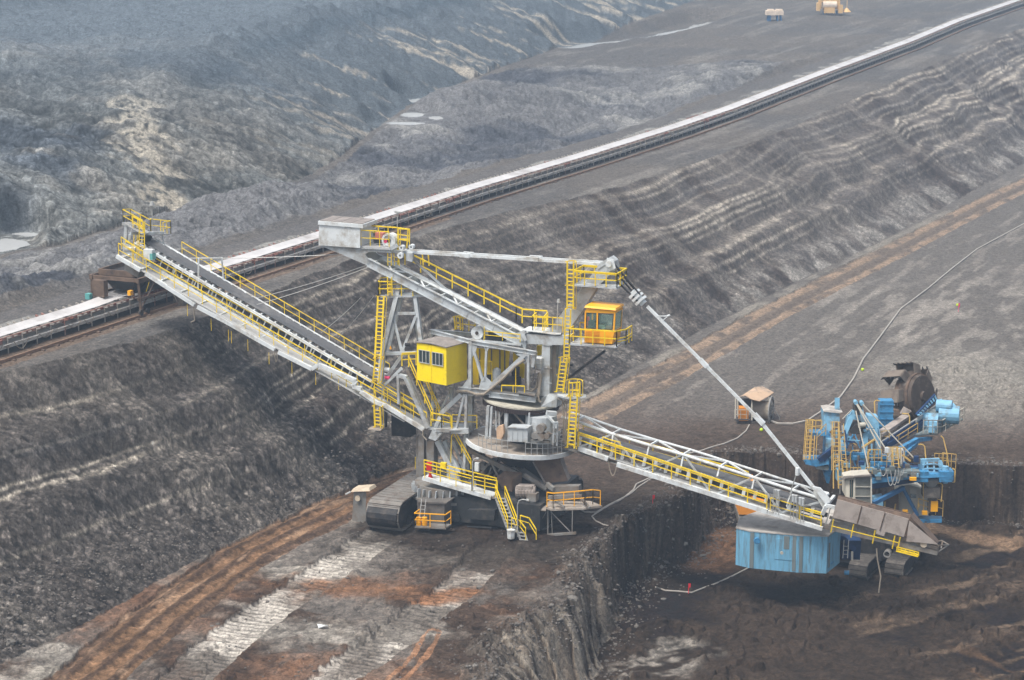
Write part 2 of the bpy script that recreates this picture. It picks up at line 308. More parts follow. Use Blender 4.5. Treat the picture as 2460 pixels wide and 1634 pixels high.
    hc *= (1 + .55 * (w2v - .5) * sst(0, .2, w2e) + .25 * n3_)[:, None]; hc *= (.68 + .55 * w1v * sst(0, .2, w1e))[:, None] * (.85 + .35 * wbv)[:, None] * (1 + .22 * n3_ + .15 * n2_)[:, None]
    pc = XY([(390, 420), (470, 445), (560, 440), (640, 420), (330, 350), (300, 330)], 16)
    dpk, _, _ = pl(x, y, pc[:4]); dpk2, _, _ = pl(x, y, pc[[0, 4, 5]])
    hc = mixc(hc, V((.36, .335, .285)), sst(3.6, .8, np.minimum(dpk, dpk2) + 4 * n2_) * sst(-.3, .3, n3_ + .3) * .85)
    stv = fbm(b['sh'] + dh * .75, dh * .06, .55, 4, 142)
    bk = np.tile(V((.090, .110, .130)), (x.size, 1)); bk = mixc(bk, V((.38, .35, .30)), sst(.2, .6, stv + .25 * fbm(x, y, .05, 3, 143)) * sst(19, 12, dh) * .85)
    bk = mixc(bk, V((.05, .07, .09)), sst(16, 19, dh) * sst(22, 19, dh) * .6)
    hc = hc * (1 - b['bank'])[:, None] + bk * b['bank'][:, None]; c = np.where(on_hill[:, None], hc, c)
    # cut face and lower floor
    fc = np.tile(V((.060, .045, .036)), (x.size, 1)); band = fbm(b['sl'] * .3, u * 6, .6, 3, 150)
    fy = sst(160, 139, y)                                       # pale clay showing in the nearest scoops
    fc = mixc(fc, V((.30, .27, .23)), (fy * sst(-.5, .5, .8 * groove + .7 * scal + .5 * band)) * .95)
    fc = mixc(fc, V((.15, .12, .095)), sst(-.1, .6, groove + .3 * band) * .75)
    fc = mixc(fc, V((.035, .026, .021)), sst(.2, .6, -groove + .3 * n2_) * .7)
    c = np.where(face[:, None], fc, c)
    lf = np.tile(V((.019, .014, .011)), (x.size, 1))
    tr = fbm((x * .86 + y * .5) * .2, x * .5 - y * .86, .7, 3, 151); tr2 = fbm((x * .6 - y * .8) * .15, x * .8 + y * .6, .6, 3, 152)
    lf = mixc(lf, V((.17, .125, .09)), sst(.15, .7, tr + .2 * n3_) * .75 * sst(-.2, .4, fbm(x, y, .06, 2, 153)))
    lf = mixc(lf, V((.26, .15, .08)), sst(14, 30, x + 3 * n1_) * sst(150, 138, y) * sst(.05, .6, tr2 + .3 * n2_) * .6)
    lf = mixc(lf, V((.055, .040, .031)), sst(-.1, .6, n1_ + .4 * n2_) * .6)
    bt = XY([(1560, 1600), (1640, 1560), (1500, 1640)], -5); dbt, _, _ = pl(x, y, bt)
    lf = mixc(lf, V((.40, .38, .35)), sst(3.6, .8, dbt + 2 * n2_) * sst(-.1, .5, tr + n3_ * .4) * .45)
    bt = XY([(1680, 1350), (1730, 1330), (1740, 1290)], -5); dbt, _, _ = pl(x, y, bt)
    lf = mixc(lf, V((.17, .095, .055)), sst(3.4, .8, dbt + 1.5 * n2_) * .8)
    bt = XY([(2230, 1270), (2330, 1290), (2460, 1312)], -5); dbt, _, _ = pl(x, y, bt)
    lf = mixc(lf, V((.22, .15, .10)), sst(2.2, .6, dbt + 1.0 * n2_) * .7)
    c = np.where(it[:, None], lf, c)
    # freshly thrown clods on the lip
    c = mixc(c, V((.14, .125, .11)), edge * sst(.25, .7, w1v) * (u < .4) * .6 * sst(170, 150, y)); c = mixc(c, V((.045, .035, .03)), edge * sst(.5, .2, w1v) * .6)
    nm = near * (~ln) * 1.0 + it * .7; c *= (1 + nm * (.32 * n3_ + .22 * (w2v - .5) * 2 * sst(0, .2, w2e) + .18 * n2_))[:, None]
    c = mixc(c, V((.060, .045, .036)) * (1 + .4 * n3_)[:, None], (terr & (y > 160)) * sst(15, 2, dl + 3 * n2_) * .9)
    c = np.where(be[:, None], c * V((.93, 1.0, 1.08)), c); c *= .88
    haze_lift = (.75 * np.maximum(on_hill * sst(0, 30, dh), np.clip(mm * 1.0, 0, 1)))[:, None]; c *= V((1.02, .98, .92)) * (1 - haze_lift) + V((1.25, 1.25, 1.23)) * haze_lift  # veil of haze painted into heap and mound soils as a paler tint
    c *= (.90 + .22 * _rng.rand(x.size).astype(np.float32))[:, None]
    c = np.clip(c, .012, .7)
    # --- zones -> objects
    zone = np.zeros(x.size, np.int8)
    zone[on_road] = 1; zone[on_slope] = 2; zone[be] = 3; zone[on_hill] = 4; zone[face] = 5; zone[it] = 6; zone[water] = 7
    idx = np.arange(nr * nc).reshape(nr, nc); Q = np.stack([idx[:-1, :-1], idx[:-1, 1:], idx[1:, 1:], idx[1:, :-1]], -1).reshape(-1, 4)
    zf = zone[Q[:, 0]]; pts = np.stack([x, y, z], 1).astype(np.float32)
    em = earth_mat()
    names = ['ground', 'dirt_road', 'slope', 'mine_bench', 'hillside', 'embankment', 'pit_floor', 'water']
    for k, nm in enumerate(names):
        F = Q[zf == k]
        if not len(F): continue
        used, inv = np.unique(F, return_inverse=True); F2 = inv.reshape(F.shape)
        me = bpy.data.meshes.new(nm); me.vertices.add(len(used)); me.vertices.foreach_set('co', pts[used].ravel())
        me.loops.add(F2.size); me.loops.foreach_set('vertex_index', F2.ravel().astype(np.int32))
        me.polygons.add(len(F2)); me.polygons.foreach_set('loop_start', np.arange(0, F2.size, 4, dtype=np.int32))
        me.update(calc_edges=True)
        if k != 7:
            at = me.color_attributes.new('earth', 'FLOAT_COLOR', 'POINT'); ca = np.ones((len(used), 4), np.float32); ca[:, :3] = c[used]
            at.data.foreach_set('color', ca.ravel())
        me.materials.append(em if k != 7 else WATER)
        o = bpy.data.objects.new(nm, me); COL.objects.link(o); tag(o, kind='structure')
    return x, y, z, nr, nc, rows, cols
def earth_mat():
    m = bpy.data.materials.new('earth'); m.use_nodes = True; n = m.node_tree.nodes; l = m.node_tree.links
    b = n['Principled BSDF']; b.inputs['Roughness'].default_value = .95; b.inputs['Specular IOR Level'].default_value = .12
    a = n.new('ShaderNodeAttribute'); a.attribute_name = 'earth'
    g = n.new('ShaderNodeNewGeometry')
    t1 = n.new('ShaderNodeTexNoise'); t1.inputs['Scale'].default_value = 4.5; t1.inputs['Detail'].default_value = 6; t1.inputs['Roughness'].default_value = .75
    l.new(g.outputs['Position'], t1.inputs['Vector'])
    v1 = n.new('ShaderNodeTexVoronoi'); v1.inputs['Scale'].default_value = 3.0; l.new(g.outputs['Position'], v1.inputs['Vector'])
    r = n.new('ShaderNodeMapRange'); r.inputs['From Min'].default_value = .35; r.inputs['From Max'].default_value = .65; r.inputs['To Min'].default_value = .55; r.inputs['To Max'].default_value = 1.5
    l.new(t1.outputs[0], r.inputs[0])
    mx = n.new('ShaderNodeMix'); mx.data_type = 'RGBA'; mx.blend_type = 'MULTIPLY'; mx.inputs[0].default_value = 1; mx.clamp_result = False
    l.new(a.outputs['Color'], mx.inputs[6]); l.new(r.outputs[0], mx.inputs[7])
    m2 = n.new('ShaderNodeMix'); m2.data_type = 'RGBA'; m2.blend_type = 'OVERLAY'; m2.inputs[0].default_value = .25
    sep = n.new('ShaderNodeSeparateColor'); l.new(v1.outputs['Color'], sep.inputs[0])
    l.new(mx.outputs[2], m2.inputs[6]); l.new(sep.outputs[0], m2.inputs[7])
    l.new(m2.outputs[2], b.inputs['Base Color'])
    ad = n.new('ShaderNodeMath'); ad.operation = 'ADD'; l.new(t1.outputs[0], ad.inputs[0]); l.new(sep.outputs[1], ad.inputs[1])
    bp = n.new('ShaderNodeBump'); bp.inputs['Strength'].default_value = .8; bp.inputs['Distance'].default_value = .12; l.new(ad.outputs[0], bp.inputs['Height']); l.new(bp.outputs[0], b.inputs['Normal'])
    return m
WATER = mat('water', (.52, .53, .52), .15, 0, .1, .3, spec=.9)  # white sky reflection on the pools painted into the base colour
TERR = build_terrain()
_tx, _ty, _tz, _nr, _nc, _rows, _cols = TERR
_Z = _tz.reshape(_nr, _nc)
def ground_at(x, y):
    i = np.clip(np.searchsorted(_rows, y) - 1, 0, _nr - 2); j = np.clip(np.searchsorted(_cols, x / y) - 1, 0, _nc - 2)
    fy = (y - _rows[i]) / (_rows[i + 1] - _rows[i]); fx = (x / y - _cols[j]) / (_cols[j + 1] - _cols[j])
    return float((_Z[i, j] * (1 - fx) + _Z[i, j + 1] * fx) * (1 - fy) + (_Z[i + 1, j] * (1 - fx) + _Z[i + 1, j + 1] * fx) * fy)
def drop(x, y, guess=0):               # where the sight line of a photo pixel meets the earth
    v = PZ(x, y, guess)
    for _ in range(12): v = PZ(x, y, ground_at(v.x, v.y))
    return v
# ------------------------------------------------------------------ mesh collector
UPZ = Vector((0, 0, 1))
class MB:
    def __init__(s): s.v = []; s.f = []; s.cuts = []
    def cut(s):                           # what follows is another piece of the same kind
        if s.v and (not s.cuts or s.cuts[-1] != (len(s.v), len(s.f))): s.cuts.append((len(s.v), len(s.f)))
        return s
    def add(s, vs, fs): k = len(s.v); s.v += [Vector(v) for v in vs]; s.f += [tuple(i + k for i in f) for f in fs]; return s
    def hexa(s, a, b): return s.add(list(a) + list(b), [(3, 2, 1, 0), (4, 5, 6, 7), (0, 1, 5, 4), (1, 2, 6, 5), (2, 3, 7, 6), (3, 0, 4, 7)])
    def frame(s, p, q, up=None):
        d = (q - p); d.normalize(); up = up or (UPZ if abs(d.z) < .9 else Vector((1, 0, 0)))
        x = d.cross(up); x.normalize(); return d, x, x.cross(d)
    def beam(s, p, q, w, h=None, up=None, w2=None, h2=None):
        h = h or w; w2 = w2 or w; h2 = h2 or h; p = Vector(p); q = Vector(q); d, x, y = s.frame(p, q, up); r = lambda c, a, b: [c + x * (i * a / 2) + y * (j * b / 2) for i, j in ((-1, -1), (1, -1), (1, 1), (-1, 1))]
        return s.hexa(r(p, w, h), r(q, w2, h2))
    def ibeam(s, p, q, w, h, up=None, tf=.05):
        p = Vector(p); q = Vector(q); d, x, y = s.frame(p, q, up); o = y * (h / 2 - tf / 2)
        s.beam(p + o, q + o, w, tf, up); s.beam(p - o, q - o, w, tf, up); s.beam(p, q, tf * .8, h - 2 * tf, up); return s
    def tube(s, p, q, r, n=6, r2=None, cap=True):
        p = Vector(p); q = Vector(q); r2 = r if r2 is None else r2; d, x, y = s.frame(p, q); k = len(s.v)
        for c, a in ((p, r), (q, r2)): s.v += [c + (x * math.cos(6.28318 * i / n) + y * math.sin(6.28318 * i / n)) * a for i in range(n)]
        s.f += [(k + i, k + (i + 1) % n, k + n + (i + 1) % n, k + n + i) for i in range(n)]
        if cap: s.f += [tuple(k + i for i in range(n - 1, -1, -1)), tuple(k + n + i for i in range(n))]
        return s
    def pipe(s, pts, r, n=5):
        for a, b in zip(pts[:-1], pts[1:]): s.tube(a, b, r, n)
        return s
    def plate(s, pts, off):                       # polygon given as points, thickened by the vector off
        n = len(pts); pts = [Vector(p) for p in pts]; off = Vector(off)
        return s.add(pts + [p + off for p in pts], [tuple(range(n - 1, -1, -1)), tuple(range(n, 2 * n))] + [(i, (i + 1) % n, (i + 1) % n + n, i + n) for i in range(n)])
    def disc(s, c, ax, r, h, n=40, r2=None): c = Vector(c); ax = Vector(ax).normalized(); return s.tube(c, c + ax * h, r, n, r2)
    def ring(s, c, ax, r, ri, h, n=40):
        c = Vector(c); ax = Vector(ax).normalized(); d, x, y = s.frame(c, c + ax); k = len(s.v)
        for rr, hh in ((r, 0), (r, h), (ri, h), (ri, 0)): s.v += [c + ax * hh + (x * math.cos(6.28318 * i / n) + y * math.sin(6.28318 * i / n)) * rr for i in range(n)]
        for a in range(4): b = (a + 1) % 4; s.f += [(k + a * n + i, k + a * n + (i + 1) % n, k + b * n + (i + 1) % n, k + b * n + i) for i in range(n)]
        return s
    def box(s, c, ax, ay, az): return s.hexa([c - az + ax * i + ay * j for i, j in ((-1, -1), (1, -1), (1, 1), (-1, 1))], [c + az + ax * i + ay * j for i, j in ((-1, -1), (1, -1), (1, 1), (-1, 1))])
    def rail(s, pts, h=1.05, sp=1.4, r=.035, mids=(.5,), up=UPZ, toe=False, posts=True):
        s.cut()
        for a, b in zip(pts[:-1], pts[1:]):
            a = Vector(a); b = Vector(b); n = max(1, round((b - a).length / sp)); s.beam(a + up * h, b + up * h, r * 2, r * 2)
            for m in mids: s.beam(a + up * h * m, b + up * h * m, r * 1.5)
            if toe: s.beam(a + up * .1, b + up * .1, .02, .15)
            if posts:
                for k in range(n + 1): p = a.lerp(b, k / n); s.beam(p, p + up * h, r * 1.8, None, Vector((1, 0, 0)) if abs(up.z) > .7 else None)
        return s
    def ladder(s, p, q, side, w=.45, sp=.32, r=.03, cage=0):
        s.cut(); p = Vector(p); q = Vector(q); side = Vector(side).normalized(); L = (q - p).length; d = (q - p) / L; o = side * (w / 2)
        s.beam(p - o, q - o, r * 2); s.beam(p + o, q + o, r * 2); n = int(L / sp)
        for k in range(1, n): c = p + d * (k * sp); s.beam(c - o, c + o, r * 1.3)
        if cage:
            nrm = d.cross(side).normalized() * cage; m = max(1, int(L / 1.3))
            for k in range(m + 1):
                c = p + d * (L * k / m); pr = None
                for a in range(7): an = math.pi * a / 6; x = c - side * math.cos(an) * w * .8 + nrm * math.sin(an) * .7; (pr and s.beam(pr, x, .045, .06)); pr = x
            for a in (1, 3, 5): an = math.pi * a / 6; o2 = -side * math.cos(an) * w * .8 + nrm * math.sin(an) * .7; s.beam(p + o2, q + o2, .05, .05)
        return s
    def stairs(s, p, q, side, w=.8, sp=.28):
        s.cut(); p = Vector(p); q = Vector(q); side = Vector(side).normalized(); o = side * (w / 2); s.beam(p - o, q - o, .05, .2); s.beam(p + o, q + o, .05, .2); n = int(abs(q.z - p.z) / sp) + 1
        for k in range(n + 1): c = p.lerp(q, k / n); s.beam(c - o, c + o, .22, .04)
        return s
    def build(s, name, m, parent=None, label=None, loc=None, smooth=False):
        if s.cuts:
            e = s.cuts + [(len(s.v), len(s.f))]; a = (0, 0); o = None
            for b in e:
                if b[1] > a[1]: m2 = MB(); m2.v = s.v[a[0]:b[0]]; m2.f = [tuple(i - a[0] for i in f) for f in s.f[a[1]:b[1]]]; o = m2.build(name, m, parent, label, loc, smooth)
                a = b
            return o
        base = ROOT if parent is not None else (loc or Vector((0, 0, 0)))
        me = bpy.data.meshes.new(name); me.from_pydata([v - base for v in s.v], [], s.f); me.update()
        bm = bmesh.new(); bm.from_mesh(me); bmesh.ops.recalc_face_normals(bm, faces=bm.faces); bm.to_mesh(me); bm.free()
        me.materials.append(m); o = bpy.data.objects.new(name, me); COL.objects.link(o)
        if smooth: me.polygons.foreach_set('use_smooth', [True] * len(me.polygons))
        if parent is not None: o.parent = parent
        else: o.location = base
        if label: o['label'] = label
        return o
def copy_part(o, off, parent):
    c = o.copy(); COL.objects.link(c); c.parent = parent; c.location = o.location + off; return c
M_ = {}
M_['steel'] = mat('grey_paint', (.47, .50, .51), .5, 0, .16, 1.1, (.26, .235, .20), .42)
M_['white'] = mat('white_paint', (.66, .69, .69), .45, 0, .12, 1.2, (.38, .35, .30), .40)
M_['steel2'] = mat('dusty_grey_paint', (.23, .225, .21), .75, 0, .25, 1.2, (.17, .135, .105), .55)
M_['dark'] = mat('black_greased_steel', (.016, .016, .018), .6, 0, .4, 1.5, (.07, .055, .045), .4)
M_['track'] = mat('worn_track_steel', (.21, .195, .175), .7, .1, .25, 2.0, (.14, .11, .09), .4, .5)
M_['yellow'] = mat('yellow_paint', (.88, .62, .008), .45, 0, .14, 2, (.45, .30, .06), .22)
M_['yhouse'] = mat('yellow_sheet', (.93, .70, .004), .4, 0, .08, 1.2, (.55, .42, .05), .10)
M_['orange'] = mat('orange_paint', (.95, .44, .01), .4, 0, .05, 1)
M_['rust'] = mat('rusty_sheet', (.155, .105, .075), .85, 0, .35, 1.5, (.06, .045, .038), .4)
M_['skirt'] = mat('dusty_skirt_sheet', (.36, .31, .275), .85, 0, .18, 1.2, (.19, .155, .13), .35)
M_['roof'] = mat('brown_roof', (.25, .22, .20), .8, 0, .3, 1.5, (.38, .34, .30), .3)
M_['belt'] = mat('belt_rubber', (.11, .11, .112), .55, 0, .15, .5, (.20, .19, .18), .3)
M_['deck'] = mat('dusty_deck', (.33, .28, .23), .8, 0, .25, 1.2, (.50, .47, .43), .3)
M_['grate'] = mat('walkway_grating', (.42, .42, .41), .7, 0, .2, 6)
M_['beige'] = mat('beige_cover', (.55, .46, .34), .8, 0, .2, 1.5, (.36, .28, .20), .4)
M_['tarp'] = mat('tan_tarpaulin', (.62, .42, .27), .85, 0, .25, 2)
M_['red'] = mat('red_paint', (.55, .02, .015), .45)
M_['pink'] = mat('pink_paint', (.75, .06, .16), .5)
M_['cable'] = mat('rubber_cable', (.30, .255, .20), .7, 0, .3, 2)
M_['black'] = mat('black_rubber', (.02, .02, .022), .6)
M_['galv'] = mat('galvanised_steel', (.42, .42, .40), .5, .3, .2, 2)
gl = bpy.data.materials.new('window_glass'); gl.use_nodes = True; _b = gl.node_tree.nodes['Principled BSDF']
_b.inputs['Base Color'].default_value = (.035, .05, .05, 1); _b.inputs['Roughness'].default_value = .08; _b.inputs['Specular IOR Level'].default_value = .7
M_['glass'] = gl
gl2 = bpy.data.materials.new('clear_glass'); gl2.use_nodes = True; _b = gl2.node_tree.nodes['Principled BSDF']
_b.inputs['Base Color'].default_value = (.55, .75, .68, 1); _b.inputs['Roughness'].default_value = .03; _b.inputs['Transmission Weight'].default_value = .9; _b.inputs['IOR'].default_value = 1.1
M_['clear'] = gl2
# ------------------------------------------------------------------ the belt wagon
AL = R(21); U = Vector((math.cos(AL), -math.sin(AL), 0)); N = Vector((-math.sin(AL), -math.cos(AL), 0))
O = PZ(1255, 1238, 0); ROOT = O.copy()
CAM = Vector((0, 0, CAMZ))
def S(x, y, t=0.0):                    # point on the vertical plane t metres to the near side of the wagon's axis
    r = P(x, y, 1) - CAM; o = O + N * t; k = (o - CAM).dot(N) / r.dot(N); return CAM + r * k
def zz(x0, y0, k): return lambda x, y, t=0.0: S(x0 + x / k, y0 + y / k, t)
Z1, Z2, Z3, Z4, Z5, Z6, Z7, Z8 = [zz(a, b, 4.722) for a, b in ((240, 480), (540, 680), (740, 490), (1140, 590), (900, 780), (820, 1000), (1100, 1000), (1560, 1050))]
Z9 = zz(1920, 1080, 5.895)
W = thing('belt_wagon', O, 'huge light grey and yellow crawler belt wagon with two long conveyor booms, mast and counterweight', 'mining machine')
def part(mb, name, m, parent=None, label=None, smooth=False): return mb.build(name, M_[m], parent or W, label, smooth=smooth)
def arc(ca, cb, sag, n=8): return [ca.lerp(cb, i / n) - UPZ * sag * 4 * (i / n) * (1 - i / n) for i in range(n + 1)]

# ---- discharge boom, rising to the left over the bench conveyor
def left_boom():
    gut = [[Z1(190, 640, 2.7), Z1(462, 800, 2.7)], [Z1(520, 835, 2.7), Z1(1075, 1192, 2.7)], [Z1(1110, 1215, 2.7), Z2(0, 430, 2.7), Z2(570, 752, 2.7)],
           [Z2(610, 782, 2.7), Z2(990, 975, 2.7), Z2(1065, 925, 2.7), Z2(1490, 1108, 2.7), Z2(1455, 1170, 2.7), Z2(1550, 1203, 2.7)], [Z2(1540, 1230, 2.7), Z2(1720, 1355, 2.7), Z2(1830, 1395, 2.7), Z5(560, 1190, 2.7)]]
    for g in gut:
        m = MB()
        for a, b in zip(g[:-1], g[1:]): m.beam(a, b, .26, .3)
        part(m, 'cable_duct', 'white')
    A, B = Z1(230, 640, 2.3), Z2(2060, 1560, 2.3)             # walkway line (outer), dead straight
    d = (B - A).normalized(); L = (B - A).length
    nrm = d.cross(N); nrm = -nrm if nrm.z < 0 else nrm         # up, square to the boom
    bl0, bl1 = Z1(500, 455, 0), Z2(1750, 1080, 0)              # belt centre line
    bd = (bl1 - bl0).normalized(); BLn = (bl1 - bl0).length
    wk = MB(); wk.beam(A - N * .30, B - N * .30, 1.45, .06, nrm); part(wk, 'walkway', 'grate')
    rl = MB(); rl.rail([A + N * .2, B + N * .2], 1.1, 1.35, .03); rl.rail([A - N * .9, B - N * .9], 1.1, 2.6, .03)
    part(rl, 'handrail', 'yellow')
    # straight top line of the belt; the frame hangs under it
    up = nrm
    belt = MB(); c0 = bl0; c1 = bl1
    for k, (t0, t1, h0, h1) in enumerate(((-.75, -.35, .16, 0), (-.35, .35, 0, 0), (.35, .75, 0, .16))):
        belt.plate([c0 + N * t0 + up * h0, c1 + N * t0 + up * h0, c1 + N * t1 + up * h1, c0 + N * t1 + up * h1], -up * .03)
    part(belt, 'belt', 'belt')
    rb = MB(); rb.beam(c0 - up * .75, c1 - up * .75, 1.4, .03, up); part(rb, 'return_belt', 'black')
    fr = MB()
    for t in (-1.05, 1.05):
        fr.beam(c0 + N * t - up * .12, c1 + N * t - up * .12, .16, .22, up); fr.beam(c0 + N * t - up * 1.0, c1 + N * t - up * 1.0, .16, .26, up)
    n = int(BLn / 1.9)
    for k in range(n + 1):
        p = c0.lerp(c1, k / n)
        for t in (-1.05, 1.05): fr.beam(p + N * t - up * .1, p + N * t - up * 1.0, .12, .12, N)
        fr.beam(p - N * 1.05 - up * 1.0, p + N * 2.6 - up * 1.15, .12, .12, up)
    part(fr, 'boom_frame', 'white')
    tr = MB(); tr.pipe([c0 + N * 1.3 + up * .06, c1 + N * 1.3 + up * .06], .05); tr.pipe([c0 + N * 1.5 + up * .0, c1 + N * 1.5 + up * .0], .05); tr.pipe([c0 - N * 1.2 + up * .05, c1 - N * 1.2 + up * .05], .05); tr.pipe([c0 - N * 1.4, c1 - N * 1.4], .05)
    tr.beam(c0 + N * 1.45 - up * 1.05, c1 + N * 1.45 - up * 1.05, .10, .30, up); tr.beam(c0 + N * 1.75 - up * 1.35, c1 + N * 1.75 - up * 1.35, .08, .12, up)
    part(tr, 'cable_tray', 'white')
    idl = MB(); pr = None
    for a in range(9): an = R(-60 + a * 24); x = c0 + N * (1.18 + .13 * math.cos(an)) + up * (-.55 + .40 * math.sin(an)); (pr and idl.beam(pr, x, .13, .09)); pr = x
    idl.tube(c0 + N * .35 - up * .12, c0 + N * 1.0 + up * .05, .08, 8); idl.tube(c0 - N * .35 - up * .12, c0 - N * 1.0 + up * .05, .08, 8); idl.tube(c0 - N * .35 - up * .12, c0 + N * .35 - up * .12, .08, 8)
    i0 = part(idl, 'idler', 'white'); n = 34
    for k in range(1, n): copy_part(i0, bd * (BLn * k / n), W)
    fw = MB(); a, b = c0 - N * 2.1 - up * .55, c1 - N * 2.1 - up * .55
    fw.beam(a + N * .35, b + N * .35, .9, .06, up); part(fw, 'walkway', 'grate')
    fr2 = MB(); fr2.rail([c0 + d * 2.5 - N * 2.5 - up * .5, c1 - N * 2.5 - up * .5], 1.05, 1.5, .03); part(fr2, 'handrail', 'yellow')
    po = MB()
    for x in (990, 1260, 1490): q = Z1(x, 1180 + (x - 990) * .62, 2.6); po.beam(q, q - UPZ * 1.0, .035); po.cut()
    for x, y in ((260, 640), (500, 790), (760, 900), (1030, 1020), (1290, 1080), (40, 530)): q = Z2(x, y, 2.6); po.beam(q, q - UPZ * .95, .035); po.cut()
    po.beam(Z1(560, 930, 2.6), Z1(525, 1040, 2.6), .035); part(po, 'guy_post', 'yellow')
    po = MB()                                                    # portal over the boom
    a0, a1 = Z1(1110, 1150, 1.2), Z1(1120, 665, 1.2); b0, b1 = Z1(1408, 1000, -1.2), Z1(1382, 655, -1.2)
    po.beam(a0, a1, .13); po.beam(b0, b1, .13); po.beam(a1, b1, .08); po.beam(a1 - UPZ * .18, b1 - UPZ * .18, .06); part(po, 'portal_frame', 'white')
    # head of the boom
    hd = MB(); hd.beam(Z1(345, 385, 1.2), Z1(720, 378, -1.2), .25, .25); hd.beam(Z1(340, 390, 1.2), Z1(310, 700, 1.2), .2); hd.beam(Z1(300, 300, 1.0), Z1(275, 560, 1.3), .3, .25); hd.beam(Z1(700, 390, -1.2), Z1(735, 530, -1.2), .1)
    hd.beam(Z1(260, 270, 1), Z1(400, 300, 1), .3, .22); hd.beam(Z1(400, 320, 1), Z1(530, 385, 0), .3, .15); hd.beam(Z1(480, 400, .8), Z1(470, 560, 1.1), .15); hd.beam(Z1(430, 400, .8), Z1(350, 560, 1.1), .12)
    hd.plate([Z1(270, 490, 1.6), Z1(520, 600, 1.6), Z1(520, 780, 1.6), Z1(250, 640, 1.6)], -N * .1)
    part(hd, 'head_frame', 'steel')
    dr = MB(); c = Z1(490, 470, 0); dr.tube(c - N * .9, c + N * .9, .42, 18); part(dr, 'head_drum', 'black', smooth=False)
    mo = MB(); c = Z1(360, 560, 1.4); mo.tube(c - U * .5, c + U * .5, .3, 12); mo.box(Z1(440, 530, 1.1), U * .25, N * .3, UPZ * .35); part(mo, 'drive_motor', 'galv')
    r1 = MB(); a, b, c_ = Z1(265, 255, 1.4), Z1(350, 250, .2), Z1(575, 372, -.4)
    r1.rail([b, a, Z1(490, 380, 1.4)], 1.05, .9, .032); r1.rail([b, c_, Z1(580, 360, -1.6), Z1(805, 385, -2.4), Z1(720, 405, -1.2)], 1.05, .8, .032); r1.rail([Z1(370, 330, .8), Z1(500, 400, .8)], 1.05, .5, .04)
    part(r1, 'platform_rail', 'yellow')
    pf = MB(); pf.plate([a, b, c_, Z1(480, 385, 1.4)], -UPZ * .08); pf.plate([c_, Z1(580, 362, -1.6), Z1(805, 388, -2.4), Z1(700, 385, -.8)], -UPZ * .08); part(pf, 'platform', 'grate')
    la = MB(); la.ladder(Z1(470, 660, 1.8), Z1(480, 240, 1.8), U, .5, .3, .035); la.ladder(Z1(400, 690, 2.2), Z1(405, 400, 2.2), U, .3, 9, .03); part(la, 'ladder', 'yellow')
    r2 = MB(); r2.rail([Z1(245, 560, 2.6), Z1(490, 720, 2.6)], 1.0, .9, .03); part(r2, 'handrail', 'yellow')
    bx = MB(); c = Z1(560, 620, 2.0); bx.box(c, U * .4, N * .25, UPZ * .42); part(bx, 'junction_box', 'white')
    bx = MB(); c = Z1(600, 640, 2.0); bx.box(c, U * .12, N * .28, UPZ * .25); part(bx, 'junction_box', 'teal')
    la = MB(); c = Z1(600, 300, -.5); la.beam(c, c + UPZ * 1.75, .05); c2 = c + UPZ * 1.9; la.tube(c2 - UPZ * .18, c2 + UPZ * .15, .22, 10, .12); part(la, 'floodlight', 'galv')
    ca = MB(); ca.pipe(arc(Z1(1060, 1190, 2.7), Z1(1075, 1370, 2.7), .1) + [Z1(1030, 1390, 2.7)], .05); ca.pipe(arc(Z2(560, 760, 2.7), Z2(600, 780, 2.7), .9), .04); part(ca, 'hanging_cable', 'cable')
    ch = MB(); a, b = Z1(330, 620, .8), Z1(500, 770, .8); ch.hexa([a + N * .6, b + N * .6, b - N * 1.4, a - N * 1.4], [Z1(300, 790, .5) + N * .3, Z1(450, 880, .5) + N * .3, Z1(450, 880, .5) - N * 1, Z1(300, 790, .5) - N * 1]); part(ch, 'discharge_chute', 'steel2')
M_['teal'] = mat('teal_paint', (.12, .38, .36), .5)
left_boom()
def guys():
    for a, b, ta, tb in (((Z1, 1000, 662), (Z3, 370, 570), 1.2, .5), ((Z1, 1780, 1115), (Z3, 660, 698), -2.4, .9), ((Z1, 1780, 1190), (Z3, 700, 712), 1.0, 1.0), ((Z2, 1095, 560), (Z2, 1545, 165), -2.2, -.3), ((Z2, 1290, 620), (Z2, 1690, 150), -2.2, .3)):
        m = MB(); m.pipe(arc(a[0](a[1], a[2], ta), b[0](b[1], b[2], tb), .12, 6), .028, 4); part(m, 'guy_rope', 'galv')
guys()

